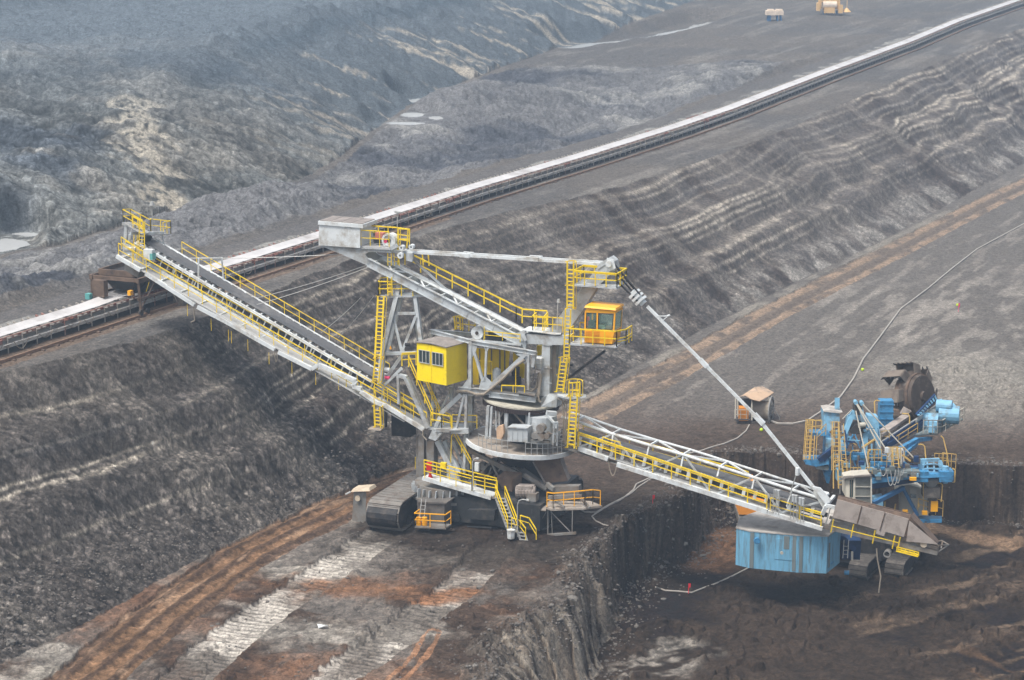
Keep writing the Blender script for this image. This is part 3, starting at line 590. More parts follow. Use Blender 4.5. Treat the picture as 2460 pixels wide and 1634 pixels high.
# ---- receiving boom, falling to the right towards the excavator
def right_boom():
    g1, g2, g3, g4 = Z7(1370, 365, 1.5), Z7(1705, 485, 1.5), Z7(1805, 545, 1.5), Z8(1965, 1040, 1.5)
    m = MB(); m.beam(g1, g2, .3, .32); part(m, 'edge_beam', 'white'); m = MB(); m.beam(g3, Z8(1340, 845, 1.5), .3, .34); m.beam(Z8(1345, 850, 1.5), g4, .28, .28); part(m, 'edge_beam', 'white')
    near = [Z7(1180, 10, .8), Z7(1330, 52, .8), Z7(1750, 200, .8), Z7(2175, 330, .8), Z8(380, 200, .8), Z8(800, 335, .8), Z8(1190, 460, .8), Z8(1620, 600, .8), Z8(1950, 700, .8)]
    far = [p - N * 1.5 + U * .2 for p in near]
    low = [Z7(1340, 345, 1.3), Z7(1370, 365, 1.3), Z7(2060, 600, 1.3), Z8(0, 420, 1.3), Z8(690, 640, 1.3), Z8(770, 650, 1.3), Z8(1440, 850, 1.3), Z8(1500, 870, 1.3), Z8(1965, 1020, 1.3)]
    tr = MB()
    for a, b in zip(near[:-1], near[1:]): tr.tube(a, b, .12, 8)
    for a, b in zip(far[:-1], far[1:]): tr.tube(a, b, .10, 8)
    for k in range(1, len(near)): tr.beam(near[k], far[k], .13)
    for k in range(1, len(near) - 1): tr.beam(near[k + (k % 2)], far[k + 1 - (k % 2)], .10)
    part(tr, 'top_chord', 'white')
    dg = MB(); t_ = 1.35
    for a, b in ((Z7(1330, 60, .8), Z7(1330, 345, t_)), (Z7(1750, 205, .8), Z7(1400, 340, t_)), (Z7(1750, 205, .8), Z7(2060, 600, t_)), (Z7(1760, 200, .8), Z7(1745, 330, t_)), (Z8(370, 200, .8), Z8(-60, 400, t_)), (Z8(400, 210, .8), Z8(690, 620, t_)),
                 (Z8(385, 215, .8), Z8(350, 400, t_)), (Z8(800, 340, .8), Z8(770, 450, t_)), (Z8(1180, 460, .8), Z8(770, 640, t_)), (Z8(1200, 470, .8), Z8(1330, 640, t_)), (Z8(1190, 480, .8), Z8(1165, 590, t_)), (Z7(2170, 340, .8), Z7(2140, 470, t_)), (Z8(1620, 600, .8), Z8(1560, 790, t_)), (Z8(1960, 730, .8), Z8(1480, 860, t_)), (Z8(1330, 640, 1.3), Z8(1490, 850, t_)), (Z7(2361, 510, 1.3), Z7(2110, 600, t_))):
        dg.beam(a, b, .12, .12)
    part(dg, 'diagonal_brace', 'steel')
    b0, b1 = Z7(1200, 130, 0), Z8(2020, 800, 0); d = (b1 - b0).normalized(); up = d.cross(N); up = -up if up.z < 0 else up
    be = MB(); be.beam(b0, b1, 1.2, .05, up); part(be, 'belt', 'belt'); c0, c1 = b0 - up * .12, b1 - up * .12
    rb = MB(); rb.beam(c0 - up * .5, c1 - up * .5, 1.2, .03, up); part(rb, 'return_belt', 'black')
    fr = MB()
    for t in (-.85, .85): fr.beam(c0 + N * t, c1 + N * t, .14, .20, up); fr.beam(c0 + N * t - up * .75, c1 + N * t - up * .75, .16, .3, up)
    fr.beam(c0 + N * 1.15 - up * 1.0, c1 + N * 1.15 - up * 1.0, .5, .06, up); part(fr, 'boom_frame', 'steel2')
    idl = MB(); idl.plate([c0 + N * .95 + U * .13 + up * .1, c0 + N * .95 - U * .13 + up * .1, c0 + N * .95 - U * .13 - up * .65, c0 + N * .95 + U * .13 - up * .65], N * .04); idl.tube(c0 - N * .8, c0 + N * .97, .07, 8)
    i0 = part(idl, 'idler', 'white'); n = 24; L = (c1 - c0).length
    for k in range(1, n): copy_part(i0, d * (L * k / n), W)
    r = MB(); pts = [Z7(1370, 350, 1.45), Z8(1330, 840, 1.45)]; r.rail(pts, 1.15, 1.45, .045, (.5, .88)); part(r, 'handrail', 'yellow')
    r = MB(); r.rail([Z8(1700, 960, 1.45), Z8(1945, 1030, 1.45)], 1.15, 1.3, .045, (.5, .88)); r.rail([Z8(1370, 850, 1.4), Z8(1700, 950, 1.4)], 1.1, 3, .03); part(r, 'handrail', 'yellow')
    r = MB(); r.rail([Z7(1420, 245, -1.3), Z8(1120, 540, -1.3)], 1.0, 1.8, .04); part(r, 'handrail', 'yellow')
    fw = MB(); fw.beam(Z7(1420, 250, -1.0), Z8(1950, 830, -1.0), .8, .06, up); fw.beam(g1 - N * .5, g4 - N * .5, .8, .05, up); part(fw, 'walkway', 'grate')
    for x, y in ((1410, 600), (1610, 660), (1690, 690)):       # cabinets on frames standing by the rail
        m = MB(); a, b = Z8(x, y, 1.6), Z8(x + 65, y + 12, 1.6); m.plate([a, b, b - UPZ * .5, a - UPZ * .5], -N * .3); part(m, 'control_panel', 'steel')
        m = MB()
        for k in (0, .5, 1): q = a.lerp(b, k) + N * .03; m.beam(q + UPZ * .05, q - UPZ * 1.85, .05)
        part(m, 'panel_stand', 'galv')
    lp = MB(); a, b = Z8(1590, 660, 1.2), Z8(1680, 380, 1.2); lp.beam(a, b, .07); part(lp, 'lamp_post', 'galv'); lp = MB(); lp.tube(b + UPZ * .2, b - UPZ * .35, .16, 8); part(lp, 'floodlight', 'white')
    lp = MB(); lp.beam(Z8(2000, 990, 1.5), Z8(2055, 800, 1.5), .08); part(lp, 'lamp_post', 'galv')
    ca = MB(); ca.pipe(arc(g2, g3, 1.1, 10), .045); part(ca, 'hanging_cable', 'cable')
    bu = MB(); a, b = Z7(1720, 420, 1.2), Z7(1840, 420, 1.2); bu.rail([Z7(1720, 410, 1.3), Z7(1840, 440, 1.3)], 1.0, .35, .03, (.3, .6)); bu.rail([Z7(1640, 380, 1.3), Z7(1720, 410, 1.3)], 1.0, .4, .03, (.3,)); part(bu, 'gate', 'yellow')
    # receiving hopper
    sk = MB(); pts = [(540, 705), (885, 800), (1215, 890), (1550, 985), (1480, 1240), (1225, 1165), (1200, 1228), (1085, 1195), (1095, 1135), (820, 1058), (470, 960)]
    sk.plate([Z9(x, y, 1.55) for x, y in pts], -N * .06); part(sk, 'skirt_plate', 'skirt')
    for (xa, ya, xb, yb) in ((885, 800, 815, 1060), (1215, 890, 1140, 1150)): m = MB(); m.beam(Z9(xa, ya, 1.58), Z9(xb, yb, 1.58), .07, .05); part(m, 'skirt_seam', 'rust')
    hp = MB(); a = [Z9(540, 660, 1.4), Z9(1000, 800, 1.4), Z9(1600, 940, 1.4), Z9(1960, 1330, 1.4)]
    hp.plate([Z9(540, 700, 1.45), Z9(550, 660, 1.3), Z9(960, 775, 1.3), Z9(1580, 930, 1.3), Z9(1560, 1000, 1.45), Z9(900, 815, 1.45)], -N * .1)
    hp.plate([Z9(560, 640, -1.2), Z9(1560, 900, -1.2), Z9(1940, 1290, -1.2), Z9(1900, 1330, -1.2), Z9(500, 960, -1.2)], N * .08)
    hp.plate([Z9(1560, 930, 1.3), Z9(1620, 890, -1.2), Z9(1980, 1290, -1.2), Z9(1950, 1340, 1.3)], -UPZ * .06); part(hp, 'hopper_lining', 'rust')
    tp = MB(); tp.plate([Z9(1558, 1010, 1.5), Z9(1960, 1345, 1.5), Z9(1515, 1300, 1.5)], -N * .06); part(tp, 'side_plate', 'skirt')
    ba = MB()
    for x, y in ((700, 725), (980, 790), (1040, 815), (1300, 880)): c = Z9(x, y + 8, 1.1); ba.box(c, U * .16, N * .25, UPZ * .13)
    part(ba, 'lump_deposit', 'rust')
    lb = MB(); lb.beam(Z9(250, 1060, 1.1), Z9(1960, 1460, 1.1), .3, .35); lb.beam(Z9(430, 960, 1.2), Z9(1960, 1400, 1.2), .2, .2); lb.beam(Z9(430, 960, -1.2), Z9(1960, 1400, -1.2), .2, .2); lb.plate([Z9(450, 1000, 1.15), Z9(1800, 1360, 1.15), Z9(1780, 1440, 1.15), Z9(400, 1090, 1.15)], -N * .08)
    for k in range(8): x = 700 + k * 130; lb.beam(Z9(x, 1035 + (x - 700) * .27, 1.22), Z9(x - 30, 1150 + (x - 700) * .27, 1.22), .06)
    lb.tube(Z9(1300, 1330, 1.0), Z9(1960, 1440, 1.0), .22, 10); part(lb, 'hopper_frame', 'steel2')
    bm_ = MB(); e0, e1, e2 = Z9(1960, 1455, 1.0), Z9(2120, 1350, -.2), Z9(1820, 1310, -1.0); bm_.pipe([Z9(1820, 1310, 1), Z9(1975, 1360, 1.1), e0, e1, Z9(2020, 1290, -1), e2], .05); bm_.beam(Z9(1975, 1360, 1.1), e1, .08); bm_.beam(Z9(2030, 1295, -1), Z9(2010, 1400, -.2), .08); part(bm_, 'tail_guard', 'steel2')
    rr = MB()
    for x, y in ((485, 990), (770, 1060), (1075, 1145), (1355, 1220), (1430, 1240)): rr.beam(Z9(x, y, 1.5), Z9(x - 38, y + 185, 1.5), .07)
    rr.beam(Z9(470, 1085, 1.52), Z9(1060, 1235, 1.52), .05); rr.beam(Z9(1050, 1230, 1.52), Z9(1400, 1320, 1.52), .05); part(rr, 'handrail', 'yellow')
    wk = MB(); wk.beam(Z9(1380, 1425, 1.4), Z9(1690, 1505, 1.4), .5, .08); wk.rail([Z9(1380, 1425, 1.6), Z9(1690, 1505, 1.6)], .25, .3, .03); part(wk, 'tail_step', 'yellow')
    tu = MB(); c = Z9(1265, 1450, 1.0); tu.ring(c, N, .27, .19, .6, 16); part(tu, 'pipe_end', 'steel2'); c = Z9(1765, 1340, 1.3); tu = MB(); tu.tube(c - N * .3, c + N * .1, .25, 10); part(tu, 'bearing', 'beige')
    rp = MB(); pts = [Z9(1095, 1400, 1.2), Z9(1110, 1568, 1.2), S(2116, 1385, 1.2), S(2111, 1424, 1.2)]; rp.pipe(pts, .055); part(rp, 'hanging_cable', 'cable')
right_boom()
# ---- counterweight jib, mast, ties, driver's cab
def upper():
    # jib girders
    prof_t = [(720, 640), (960, 772), (1260, 920), (1560, 1080), (1830, 1215), (2120, 1365), (2500, 1560), (2440, 1650), (2090, 1450), (1800, 1300), (1520, 1112), (1240, 962), (960, 832), (680, 708), (340, 556), (150, 478), (930, 520), (960, 560), (680, 548), (650, 580)]
    g = [Z3(x, y, 1.0) for x, y in prof_t]
    pl_up = [(150, 478), (930, 520), (940, 555), (690, 545), (648, 572), (665, 610), (720, 640), (700, 690), (665, 695), (340, 556)]
    body = [(665, 612), (2480, 1548), (2470, 1640), (670, 700)]
    for t in (1.0, -.9):
        m = MB(); m.plate([Z3(x, y, 1.0) + N * (t - 1.0) for x, y in pl_up], -N * .12)
        m.plate([Z3(x, y, 1.0) + N * (t - 1.0) for x, y in body], -N * .12)
        a, b = Z3(690, 622, 1.0), Z3(2480, 1545, 1.0); c, d = Z3(670, 702, 1.0), Z3(2470, 1642, 1.0); o = N * (t - 1.0)
        m.beam(a + o - N * .06, b + o - N * .06, .34, .05); m.beam(c + o - N * .06, d + o - N * .06, .34, .05)
        m.beam(Z3(150, 476, 1.0) + o - N * .06, Z3(940, 519, 1.0) + o - N * .06, .34, .05)
        for x, y in ((690, 670), (975, 800), (1250, 940), (1535, 1090), (1815, 1240), (2105, 1400)): p = Z3(x, y, 1.0) + o; m.beam(p + UPZ * .28 + U * .12, p - UPZ * .30 - U * .12, .05, .10)
        part(m, 'jib_girder', 'steel')
    xb = MB(); a, b = Z3(760, 655, 1.0), Z3(2460, 1535, 1.0); L = (b - a).length; n = 9
    for k in range(n): p, q = a.lerp(b, k / n), a.lerp(b, (k + 1) / n); xb.beam(p, q - N * 1.9, .11, .11) if k % 2 else xb.beam(p - N * 1.9, q, .11, .11); xb.beam(p, p - N * 1.9, .1)
    xb.beam(a - N * 1.2 + UPZ * .12, b - N * 1.2 + UPZ * .12, .7, .05); part(xb, 'jib_bracing', 'white')
    r = MB(); o = -N * 1.7; r.rail([Z3(1100, 690, -.9), Z3(2361, 1320, -.9), Z4(540, 875, -.9)], 1.1, 1.45, .05, (.5,)); r.rail([Z4(540, 880, -.9), Z4(820, 900, -.9)], 1.1, .9, .045); part(r, 'handrail', 'yellow')
    # counterweight
    cw = MB(); A, B, C, D = Z3(125, 235, 1.2), Z3(590, 270, 1.2), Z3(588, 500, 1.2), Z3(120, 470, 1.2); cw.plate([A, B, C, D], -N * 2.5); c = part(cw, 'counterweight_box', 'white')
    rf = MB(); o = N * .08; a, b = Z3(112, 195, 1.3), Z3(622, 235, 1.3); rf.plate([a, b, b - N * 2.7, a - N * 2.7], -UPZ * .28); part(rf, 'box_lid', 'white', c)
    rt = MB()
    for k in range(4): p, q = a.lerp(b, .03 + k * .24), a.lerp(b, .25 + k * .24); rt.plate([p - N * .15, q - N * .15, q - N * 2.5, p - N * 2.5], UPZ * .06)
    part(rt, 'roof_sheet', 'roof', c)
    dk = MB(); a, b = Z3(590, 478, 1.0), Z3(935, 500, 1.0); dk.plate([a, b, b - N * 2, a - N * 2], -UPZ * .1); dk.beam(Z3(600, 488, .9), Z3(920, 512, .9), .1, .2); part(dk, 'winch_deck', 'grate')
    wn = MB(); c = Z3(930, 410, .1); wn.tube(c - N * .55, c + N * .2, .52, 20); part(wn, 'winch_drum', 'white'); wn = MB(); wn.ring(c + N * .22, N, .58, .42, .1, 20); part(wn, 'drum_flange', 'white'); wn = MB(); wn.disc(c + N * .2, N, .16, .1, 12); part(wn, 'drum_hub', 'dark')
    mo = MB(); c = Z3(820, 360, 0); mo.box(c, U * .32, N * .3, UPZ * .25); part(mo, 'winch_motor', 'redbox'); mo = MB(); c = Z3(800, 425, 0); mo.box(c, U * .28, N * .25, UPZ * .12); part(mo, 'brake', 'black')
    hb = MB(); c = Z3(882, 425, .6); hb.disc(c, N, .13, .12, 10); part(hb, 'siren', 'pink')
    r = MB(); r.rail([Z3(690, 395, -1.0), Z3(1020, 420, -1.0), Z3(1150, 440, -1.0)], 1.05, .9, .045, (.5, .12)); r.rail([Z3(600, 470, 1.0), Z3(920, 490, 1.0)], 1.2, .9, .035); part(r, 'handrail', 'yellow')
    la = MB(); la.beam(Z3(1020, 690, -.2), Z3(1022, 270, -.2), .12); la.beam(Z3(1045, 500, -.2), Z3(1047, 280, -.2), .05); la.beam(Z3(1120, 500, -.2), Z3(1135, 280, -.2), .09); la.beam(Z3(1150, 500, -.2), Z3(1155, 285, -.2), .05); la.beam(Z3(1020, 280, -.2), Z3(1155, 290, -.2), .08); la.beam(Z3(1020, 400, -.2), Z3(1150, 400, -.2), .08); part(la, 'access_gate', 'yellow')
    la = MB(); la.ladder(Z3(925, 700, .9), Z3(925, 560, .9), U, .3); la.ladder(Z3(1010, 700, .5), Z3(1000, 560, .5), U, .4); la.ladder(Z3(1340, 700, -1.8), Z3(1330, 575, -1.8), U, .5, .3, .05); part(la, 'ladder', 'yellow')
    fl = MB(); a = Z3(1012, 260, -.9); fl.beam(a, Z3(1015, 110, -.9), .07); fl.beam(Z3(985, 90, -.9), Z3(1045, 100, -.9), .2, .12); part(fl, 'floodlight', 'galv')
    sv = MB()
    for x, y in ((1080, 490), (1190, 480)): c = Z3(x, y, .6); sv.ring(c, N, .2, .09, .4, 14)
    c = Z3(1060, 580, .8); sv.ring(c, N, .24, .10, .3, 14); part(sv, 'sheave', 'white')
    ks = MB(); ks.beam(Z3(920, 520, .8), Z3(1010, 470, .8), .3, .3); ks.beam(Z3(1090, 540, .5), Z3(1600, 1000, -.6), .16); ks.beam(Z3(1150, 560, .5), Z3(1330, 770, -.6), .13); ks.plate([Z3(1110, 560, .7), Z3(1190, 560, .7), Z3(1180, 660, .7), Z3(1110, 640, .7)], -N * .3); part(ks, 'stay_bracket', 'steel')
    # upper tie
    for t in (.42, -.3):
        m = MB(); a, b, c = Z3(930, 535, .42), Z3(1780, 585, .42), Z4(1430, 210, .42); o = N * (t - .42); m.beam(a + o, b + o, .16, .2); m.beam(b + o, c + o, .16, .2); m.beam(b + o - U * .4, b + o + U * .4, .24, .3); m.beam(Z4(660, 155, .42) + o - U * .5, Z4(660, 155, .42) + o + U * .5, .24, .3); part(m, 'tie_rod', 'white')
    # mast
    ms = MB(); ms.plate([Z4(x, y, .5) for x, y in ((1530, 135), (1585, 180), (1600, 270), (1380, 480), (1250, 700), (1105, 905), (1090, 1010), (850, 1010), (860, 935), (1120, 600), (1380, 265), (1410, 205))], -N * 1.0)
    ms.beam(Z4(1400, 265, .53), Z4(1560, 160, .53), .05, .08); part(ms, 'mast', 'steel')
    hd = MB(); c = Z4(1555, 190, 0); hd.tube(c - N * .75, c + N * .75, .25, 12); hd.plate([Z4(1500, 140, .6), Z4(1580, 165, .6), Z4(1600, 260, .6), Z4(1520, 300, .6)], -N * .08); part(hd, 'mast_head', 'white')
    pf = MB(); a, b = Z4(1125, 440, 1.3), Z4(1615, 478, 1.3); pf.plate([a, b, b - N * 2.4, a - N * 2.4], -UPZ * .13); part(pf, 'mast_platform', 'steel')
    r = MB(); r.rail([a - N * 2.3, a, b, b - N * 2.3, a - N * 2.3], 1.05, .85, .045, (.5, .92)); part(r, 'platform_rail', 'yellow')
    la = MB(); la.ladder(Z4(1085, 720, 1.3), Z4(1088, 190, 1.3), U, .5, .3, .06, 1); part(la, 'caged_ladder', 'yellow')
    la = MB(); la.ladder(Z4(1040, 1330, 1.4), Z4(1062, 720, 1.4), U, .42, .3, .05); part(la, 'ladder', 'yellow')
    la = MB(); la.ladder(Z5(2100, 770, 1.5), Z5(2150, 380, 1.5), U, .55, .3, .05, .8); part(la, 'caged_ladder', 'yellow')
    la = MB(); la.ladder(Z5(2225, 1400, 2.2), Z5(2262, 800, 2.2), U, .55, .3, .06, 1); la.ladder(Z5(2265, 820, 2.2), Z5(2265, 640, 2.2), U, .8, .5, .04, 1); part(la, 'caged_ladder', 'yellow')
    # right-hand stay: ropes, sheave block, twin rods
    rp = MB()
    for (xa, ya, xb, yb, t) in ((1580, 200, 1880, 560, .35), (1600, 300, 1790, 520, -.2), (1600, 390, 1860, 640, .35), (1590, 220, 1900, 600, -.3)): rp.tube(Z4(xa, ya, t), Z4(xb, yb, t), .075, 5); rp.cut()
    part(rp, 'rope', 'black')
    bk = MB(); c = Z4(1850, 585, 0); d = (Z4(2361, 1130, 0) - c).normalized(); x_ = d.cross(N).normalized()
    for k in (-.35, 0, .35): bk.beam(c + d * k - N * .45, c + d * k + N * .45, .2, .75, x_)
    bk.beam(c - d * .6, c + d * .7, .5, .4); part(bk, 'sheave_block', 'white')
    e = Z8(1900, 600, .7)
    for t in (.5, -.4):
        m = MB(); a = Z4(1960, 690, t); q = S(1690, 872, t * 1.1); b = S(1823, 1007, t * 1.3); c2 = S(1960, 1178, t * 1.5); m.beam(a, q, .22, .2); m.beam(q, b, .2, .2); m.beam(b - d * .5, b + d * .5, .34, .34); m.beam(q - d * .4, q + d * .4, .3, .3); m.beam(b, c2, .2, .22)
        m.beam(c2, S(1988, 1222, t * 1.9), .3, .45); part(m, 'tie_rod', 'white')
    m = MB(); k1, k2, k3 = S(1985, 1215, 1.4), Z8(1960, 880, 1.4), Z8(2105, 800, 1.4); m.beam(k1, k2, .2, .28); m.beam(k1, k3, .2, .28); m.plate([Z8(1850, 560, 1.4), Z8(1940, 580, 1.4), Z8(2060, 720, 1.4), Z8(2000, 770, 1.4)], -N * .15); m.beam(k1, k1 - N * 2.6, .2, .2); part(m, 'stay_yoke', 'white')
    m = MB(); a = Z4(2070, 800, .6); m.beam(a, Z4(2210, 800, .6), .07); m.beam(Z4(2110, 870, .6), Z4(2200, 795, .6), .06); m.tube(Z4(2190, 800, .6), Z4(2215, 790, .6), .08, 8); part(m, 'lamp_bracket', 'white')
    # driver's cab
    t0 = 1.9; dep = 1.75
    a, b, c, d2 = Z4(1262, 715, t0), Z4(1592, 745, t0), Z4(1560, 1118, t0), Z4(1245, 1100, t0); bb = Z4(1590, 1000, t0)
    cab = thing_part('cab', W)
    bodyp = MB(); lo = [Z4(1250, 950, t0), Z4(1588, 968, t0), Z4(1560, 1118, t0), Z4(1245, 1100, t0)]; bodyp.plate(lo, -N * dep)
    up_ = [Z4(1262, 715, t0), Z4(1596, 745, t0), Z4(1594, 772, t0), Z4(1258, 760, t0)]; bodyp.plate(up_, -N * dep)
    for (x1, y1, x2, y2) in ((1259, 740, 1252, 960), (1392, 750, 1390, 960), (1590, 760, 1578, 970)):
        p, q = Z4(x1, y1, t0), Z4(x2, y2, t0); bodyp.beam(p - N * .05, q - N * .05, .11, .1, N)
        if x1 != 1392: bodyp.beam(p - N * (dep - .05), q - N * (dep - .05), .11, .1, N)
    part(bodyp, 'cab_body', 'orange', cab)
    pn = MB(); pn.plate([Z4(1262, 972, t0 + .015), Z4(1418, 975, t0 + .015), Z4(1416, 1100, t0 + .015), Z4(1262, 1092, t0 + .015)], N * .02); part(pn, 'cab_panel', 'orange2', cab, 'darker orange lower panel')
    rf = MB(); p, q = Z4(1245, 705, t0 + .12), Z4(1602, 738, t0 + .12); rf.hexa([p, q, q - N * (dep + .3), p - N * (dep + .3)], [v + UPZ * .15 for v in (p + U * .06 - N * .1, q - U * .06 - N * .1, q - U * .06 - N * (dep + .2), p + U * .06 - N * (dep + .2))]); part(rf, 'cab_roof', 'orange', cab)
    for pts in (((1272, 763), (1378, 766), (1376, 942), (1268, 938)), ((1408, 772), (1574, 778), (1562, 952), (1402, 946))):
        m = MB(); m.plate([Z4(x, y, t0 - .04) for x, y in pts], -N * .02); part(m, 'window', 'clear', cab); m = MB(); q = [Z4(x, y, t0 - .01) for x, y in pts]
        for a_, b_ in zip(q, q[1:] + q[:1]): m.beam(a_, b_, .045, .045)
        part(m, 'window_seal', 'black', cab)
    m = MB(); p, q = Z4(1594, 775, t0), Z4(1584, 965, t0); m.plate([p - N * .15, p - N * (dep - .15), q - N * (dep - .15), q - N * .15], U * .02); part(m, 'window', 'clear', cab)
    st = MB(); c = Z4(1330, 900, 1.2); st.box(c, U * .22, N * .22, UPZ * .35); c = Z4(1450, 890, 1.1); st.box(c, U * .3, N * .25, UPZ * .12); st.beam(Z4(1430, 780, 1), Z4(1430, 870, 1), .3, .05); part(st, 'driver_seat', 'black', cab)
    st = MB(); st.box(Z4(1440, 925, 1.3), U * .28, N * .2, UPZ * .2); part(st, 'console', 'white', cab)
    st = MB(); st.box(Z4(1295, 860, 1.2), U * .08, N * .1, UPZ * .35); part(st, 'fire_bottle', 'red', cab)
    dk = MB(); p, q = Z4(1075, 1112, t0 + .3), Z4(1610, 1145, t0 + .3); dk.plate([p, q, q - N * 2.5, p - N * 2.5], -UPZ * .12); dk.plate([Z4(1250, 1125, t0), Z4(1600, 1150, t0), Z4(1540, 1165, t0), Z4(1300, 1150, t0)], -N * 1.5); part(dk, 'cab_deck', 'steel')
    r = MB(); r.rail([p - N * .9, p, q], 1.15, .95, .045); r.rail([q, q + U * .45 - N * .9, q + U * .45 - N * 2.3], 1.15, .8, .045, (.5, .3)); r.rail([p - N * 2.4, p + U * 1.5 - N * 2.4], 1.15, .5, .04); part(r, 'handrail', 'yellow')
    an = MB(); an.beam(Z4(1288, 660, .6), Z4(1290, 610, .6), .05); part(an, 'antenna', 'white', cab)
    sb = MB(); sb.beam(Z4(1480, 1195, 1.2), Z4(1050, 1515, .3), .16); sb.beam(Z4(1480, 1195, .2), Z4(1050, 1515, -.3), .12); part(sb, 'deck_strut', 'dark')
    wl = MB(); c = Z4(1100, 1355, .5); wl.tube(c - U * .1, c + U * .1, .1, 8); part(wl, 'lamp', 'black')
    # head beam and columns
    hb = MB(); hb.plate([Z4(x, y, 1.0) for x, y in ((575, 1005), (990, 1025), (1090, 1010), (1095, 1125), (935, 1130), (600, 1115))], -N * 2.0); part(hb, 'head_beam', 'steel')
    tp = MB(); tp.plate([Z4(540, 955, 1.1), Z4(900, 1005, 1.1), Z4(980, 1000, 1.1), Z4(1000, 940, -1.1), Z4(620, 915, -1.1)], -UPZ * .06); part(tp, 'head_deck', 'white')
    pn = MB(); pn.plate([Z4(x, y, 1.12) for x, y in ((470, 1000), (560, 960), (580, 990), (545, 1085), (500, 1075))], -N * .25); pn.beam(Z4(540, 990, 1.2), Z4(580, 1080, 1.2), .2, .25); part(pn, 'jib_hinge', 'steel')
    co = MB()
    co.beam(Z5(1965, 120, .6), Z5(1950, 800, .6), .62, .7, N, .75, .8); co.beam(Z5(2085, 120, -.3), Z5(2045, 800, -.3), .35, .5, N); co.plate([Z5(1915, 540, .98), Z5(1875, 560, .98), Z5(1890, 700, .98), Z5(1915, 690, .98)], -N * .6)
    for y in (230, 490, 660): co.beam(Z5(1912, y, 1.0), Z5(2010, y + 6, 1.0), .05, .05)
    part(co, 'column', 'steel')
    ca = MB()
    for k in range(6): ca.pipe([Z5(2028 + k * 8, 130, .5), Z5(2010 + k * 8, 400, .5), Z5(2003 + k * 8, 780, .5)], .025)
    ca.pipe([Z5(1715, 440, 1.1), Z5(1705, 650, 1.1), Z5(1725, 730, 1.1), Z5(1780, 755, 1.1), Z5(1830, 720, 1.1), Z5(1850, 620, 1.1), Z5(1865, 540, 1.1)], .07)
    ca.pipe([Z5(1740, 440, 1.1), Z5(1730, 650, 1.1), Z5(1750, 720, 1.1), Z5(1800, 735, 1.1), Z5(1850, 700, 1.1), Z5(1880, 560, 1.1)], .06)
    for k in range(4): ca.pipe([Z5(1870 + k * 8, 560, 1.2), Z5(1860 + k * 6, 700, 1.3), Z5(1835 + k * 9, 830, 1.4), Z5(1870 + k * 4, 880, 1.4), Z5(1920 - k * 3, 870, 1.4), Z5(1960 + k * 2, 800, 1.2), Z5(2000, 790, .9)], .05)
    ca.pipe([Z5(1830, 450, 1), Z5(1815, 580, 1), Z5(1780, 650, 1)], .03)
    ca.pipe([Z5(2080, 840, 1.5), Z5(2130, 860, 1.6), Z5(2140, 1100, 1.6), Z5(2140, 1330, 1.6)], .05); ca.pipe([Z5(2160, 850, 1.6), Z5(2180, 900, 1.6), Z5(2170, 1360, 1.6)], .05); ca.pipe([Z5(2110, 840, 1.6), Z5(2155, 880, 1.6), Z5(2155, 1340, 1.6)], .05); part(ca, 'cable_bundle', 'cable')
    # grey frame of the upper deck
    f = MB(); near = 1.9
    f.ibeam(Z5(635, 75, -.6), Z5(1100, 195, near), .22, .34); f.ibeam(Z5(1090, 195, near), Z5(1830, 325, near), .25, .32); f.ibeam(Z5(660, 75, -2.2), Z5(1200, 120, -2.2), .2, .3); f.ibeam(Z5(1200, 130, -2.2), Z5(1750, 200, -2.2), .2, .3)
    f.ibeam(Z5(1090, 190, near), Z5(1085, 730, near), .26, .26, N); f.beam(Z5(1270, 240, near), Z5(1255, 650, near), .16, .16, N); f.ibeam(Z5(1130, 300, near), Z5(1230, 640, near), .2, .2, N)
    f.ibeam(Z5(1285, 725, near + .05), Z5(1720, 330, near + .05), .3, .3, N); f.beam(Z5(1745, 320, near), Z5(1745, 740, near), .2, .22, N); f.plate([Z5(1790, 310, near), Z5(1832, 318, near), Z5(1805, 485, near), Z5(1775, 485, near)], -N * .3)
    f.plate([Z5(x, y, near + .08) for x, y in ((1100, 220), (1165, 225), (1150, 300), (1110, 370))], -N * .05); f.plate([Z5(x, y, near + .08) for x, y in ((1240, 245), (1300, 255), (1280, 300), (1255, 300))], -N * .05)
    f.plate([Z5(x, y, near + .08) for x, y in ((1060, 610), (1085, 610), (1100, 750), (960, 750))], -N * .05); f.plate([Z5(x, y, near + .08) for x, y in ((1215, 600), (1270, 600), (1345, 670), (1290, 740), (1180, 730))], -N * .05); f.plate([Z5(x, y, near + .08) for x, y in ((1600, 340), (1720, 300), (1730, 430), (1660, 430), (1690, 370))], -N * .05)
    f.ibeam(Z5(960, 735, near), Z5(1320, 765, near), .3, .42); f.ibeam(Z5(1300, 790, near), Z5(1830, 850, near), .3, .42); f.beam(Z5(1600, 300, -1.5), Z5(1690, 590, -1.5), .2); f.beam(Z5(1440, 250, -2), Z5(1440, 600, -2), .2); f.plate([Z5(1600, 290, -.5), Z5(1690, 290, -.5), Z5(1640, 370, -.5)], -N * .1)
    f.beam(Z5(590, 190, -.6), Z5(660, 110, -.6), .15); f.beam(Z5(680, 200, -.8), Z5(690, 110, -.8), .12); f.plate([Z5(1040, 180, 1.6), Z5(1660, 230, 1.6), Z5(1730, 190, -1.8), Z5(1180, 110, -1.8)], -UPZ * .08)
    part(f, 'deck_frame', 'steel')
    fl = MB(); fl.plate([Z5(1085, 735, near), Z5(1830, 830, near), Z5(2000, 740, -2.4), Z5(1300, 660, -2.4)], -UPZ * .12); fl.plate([Z5(1620, 760, 2.2), Z5(1820, 800, 2.2), Z5(1830, 750, .6), Z5(1640, 730, .6)], -UPZ * .12); part(fl, 'deck_plate', 'steel2')
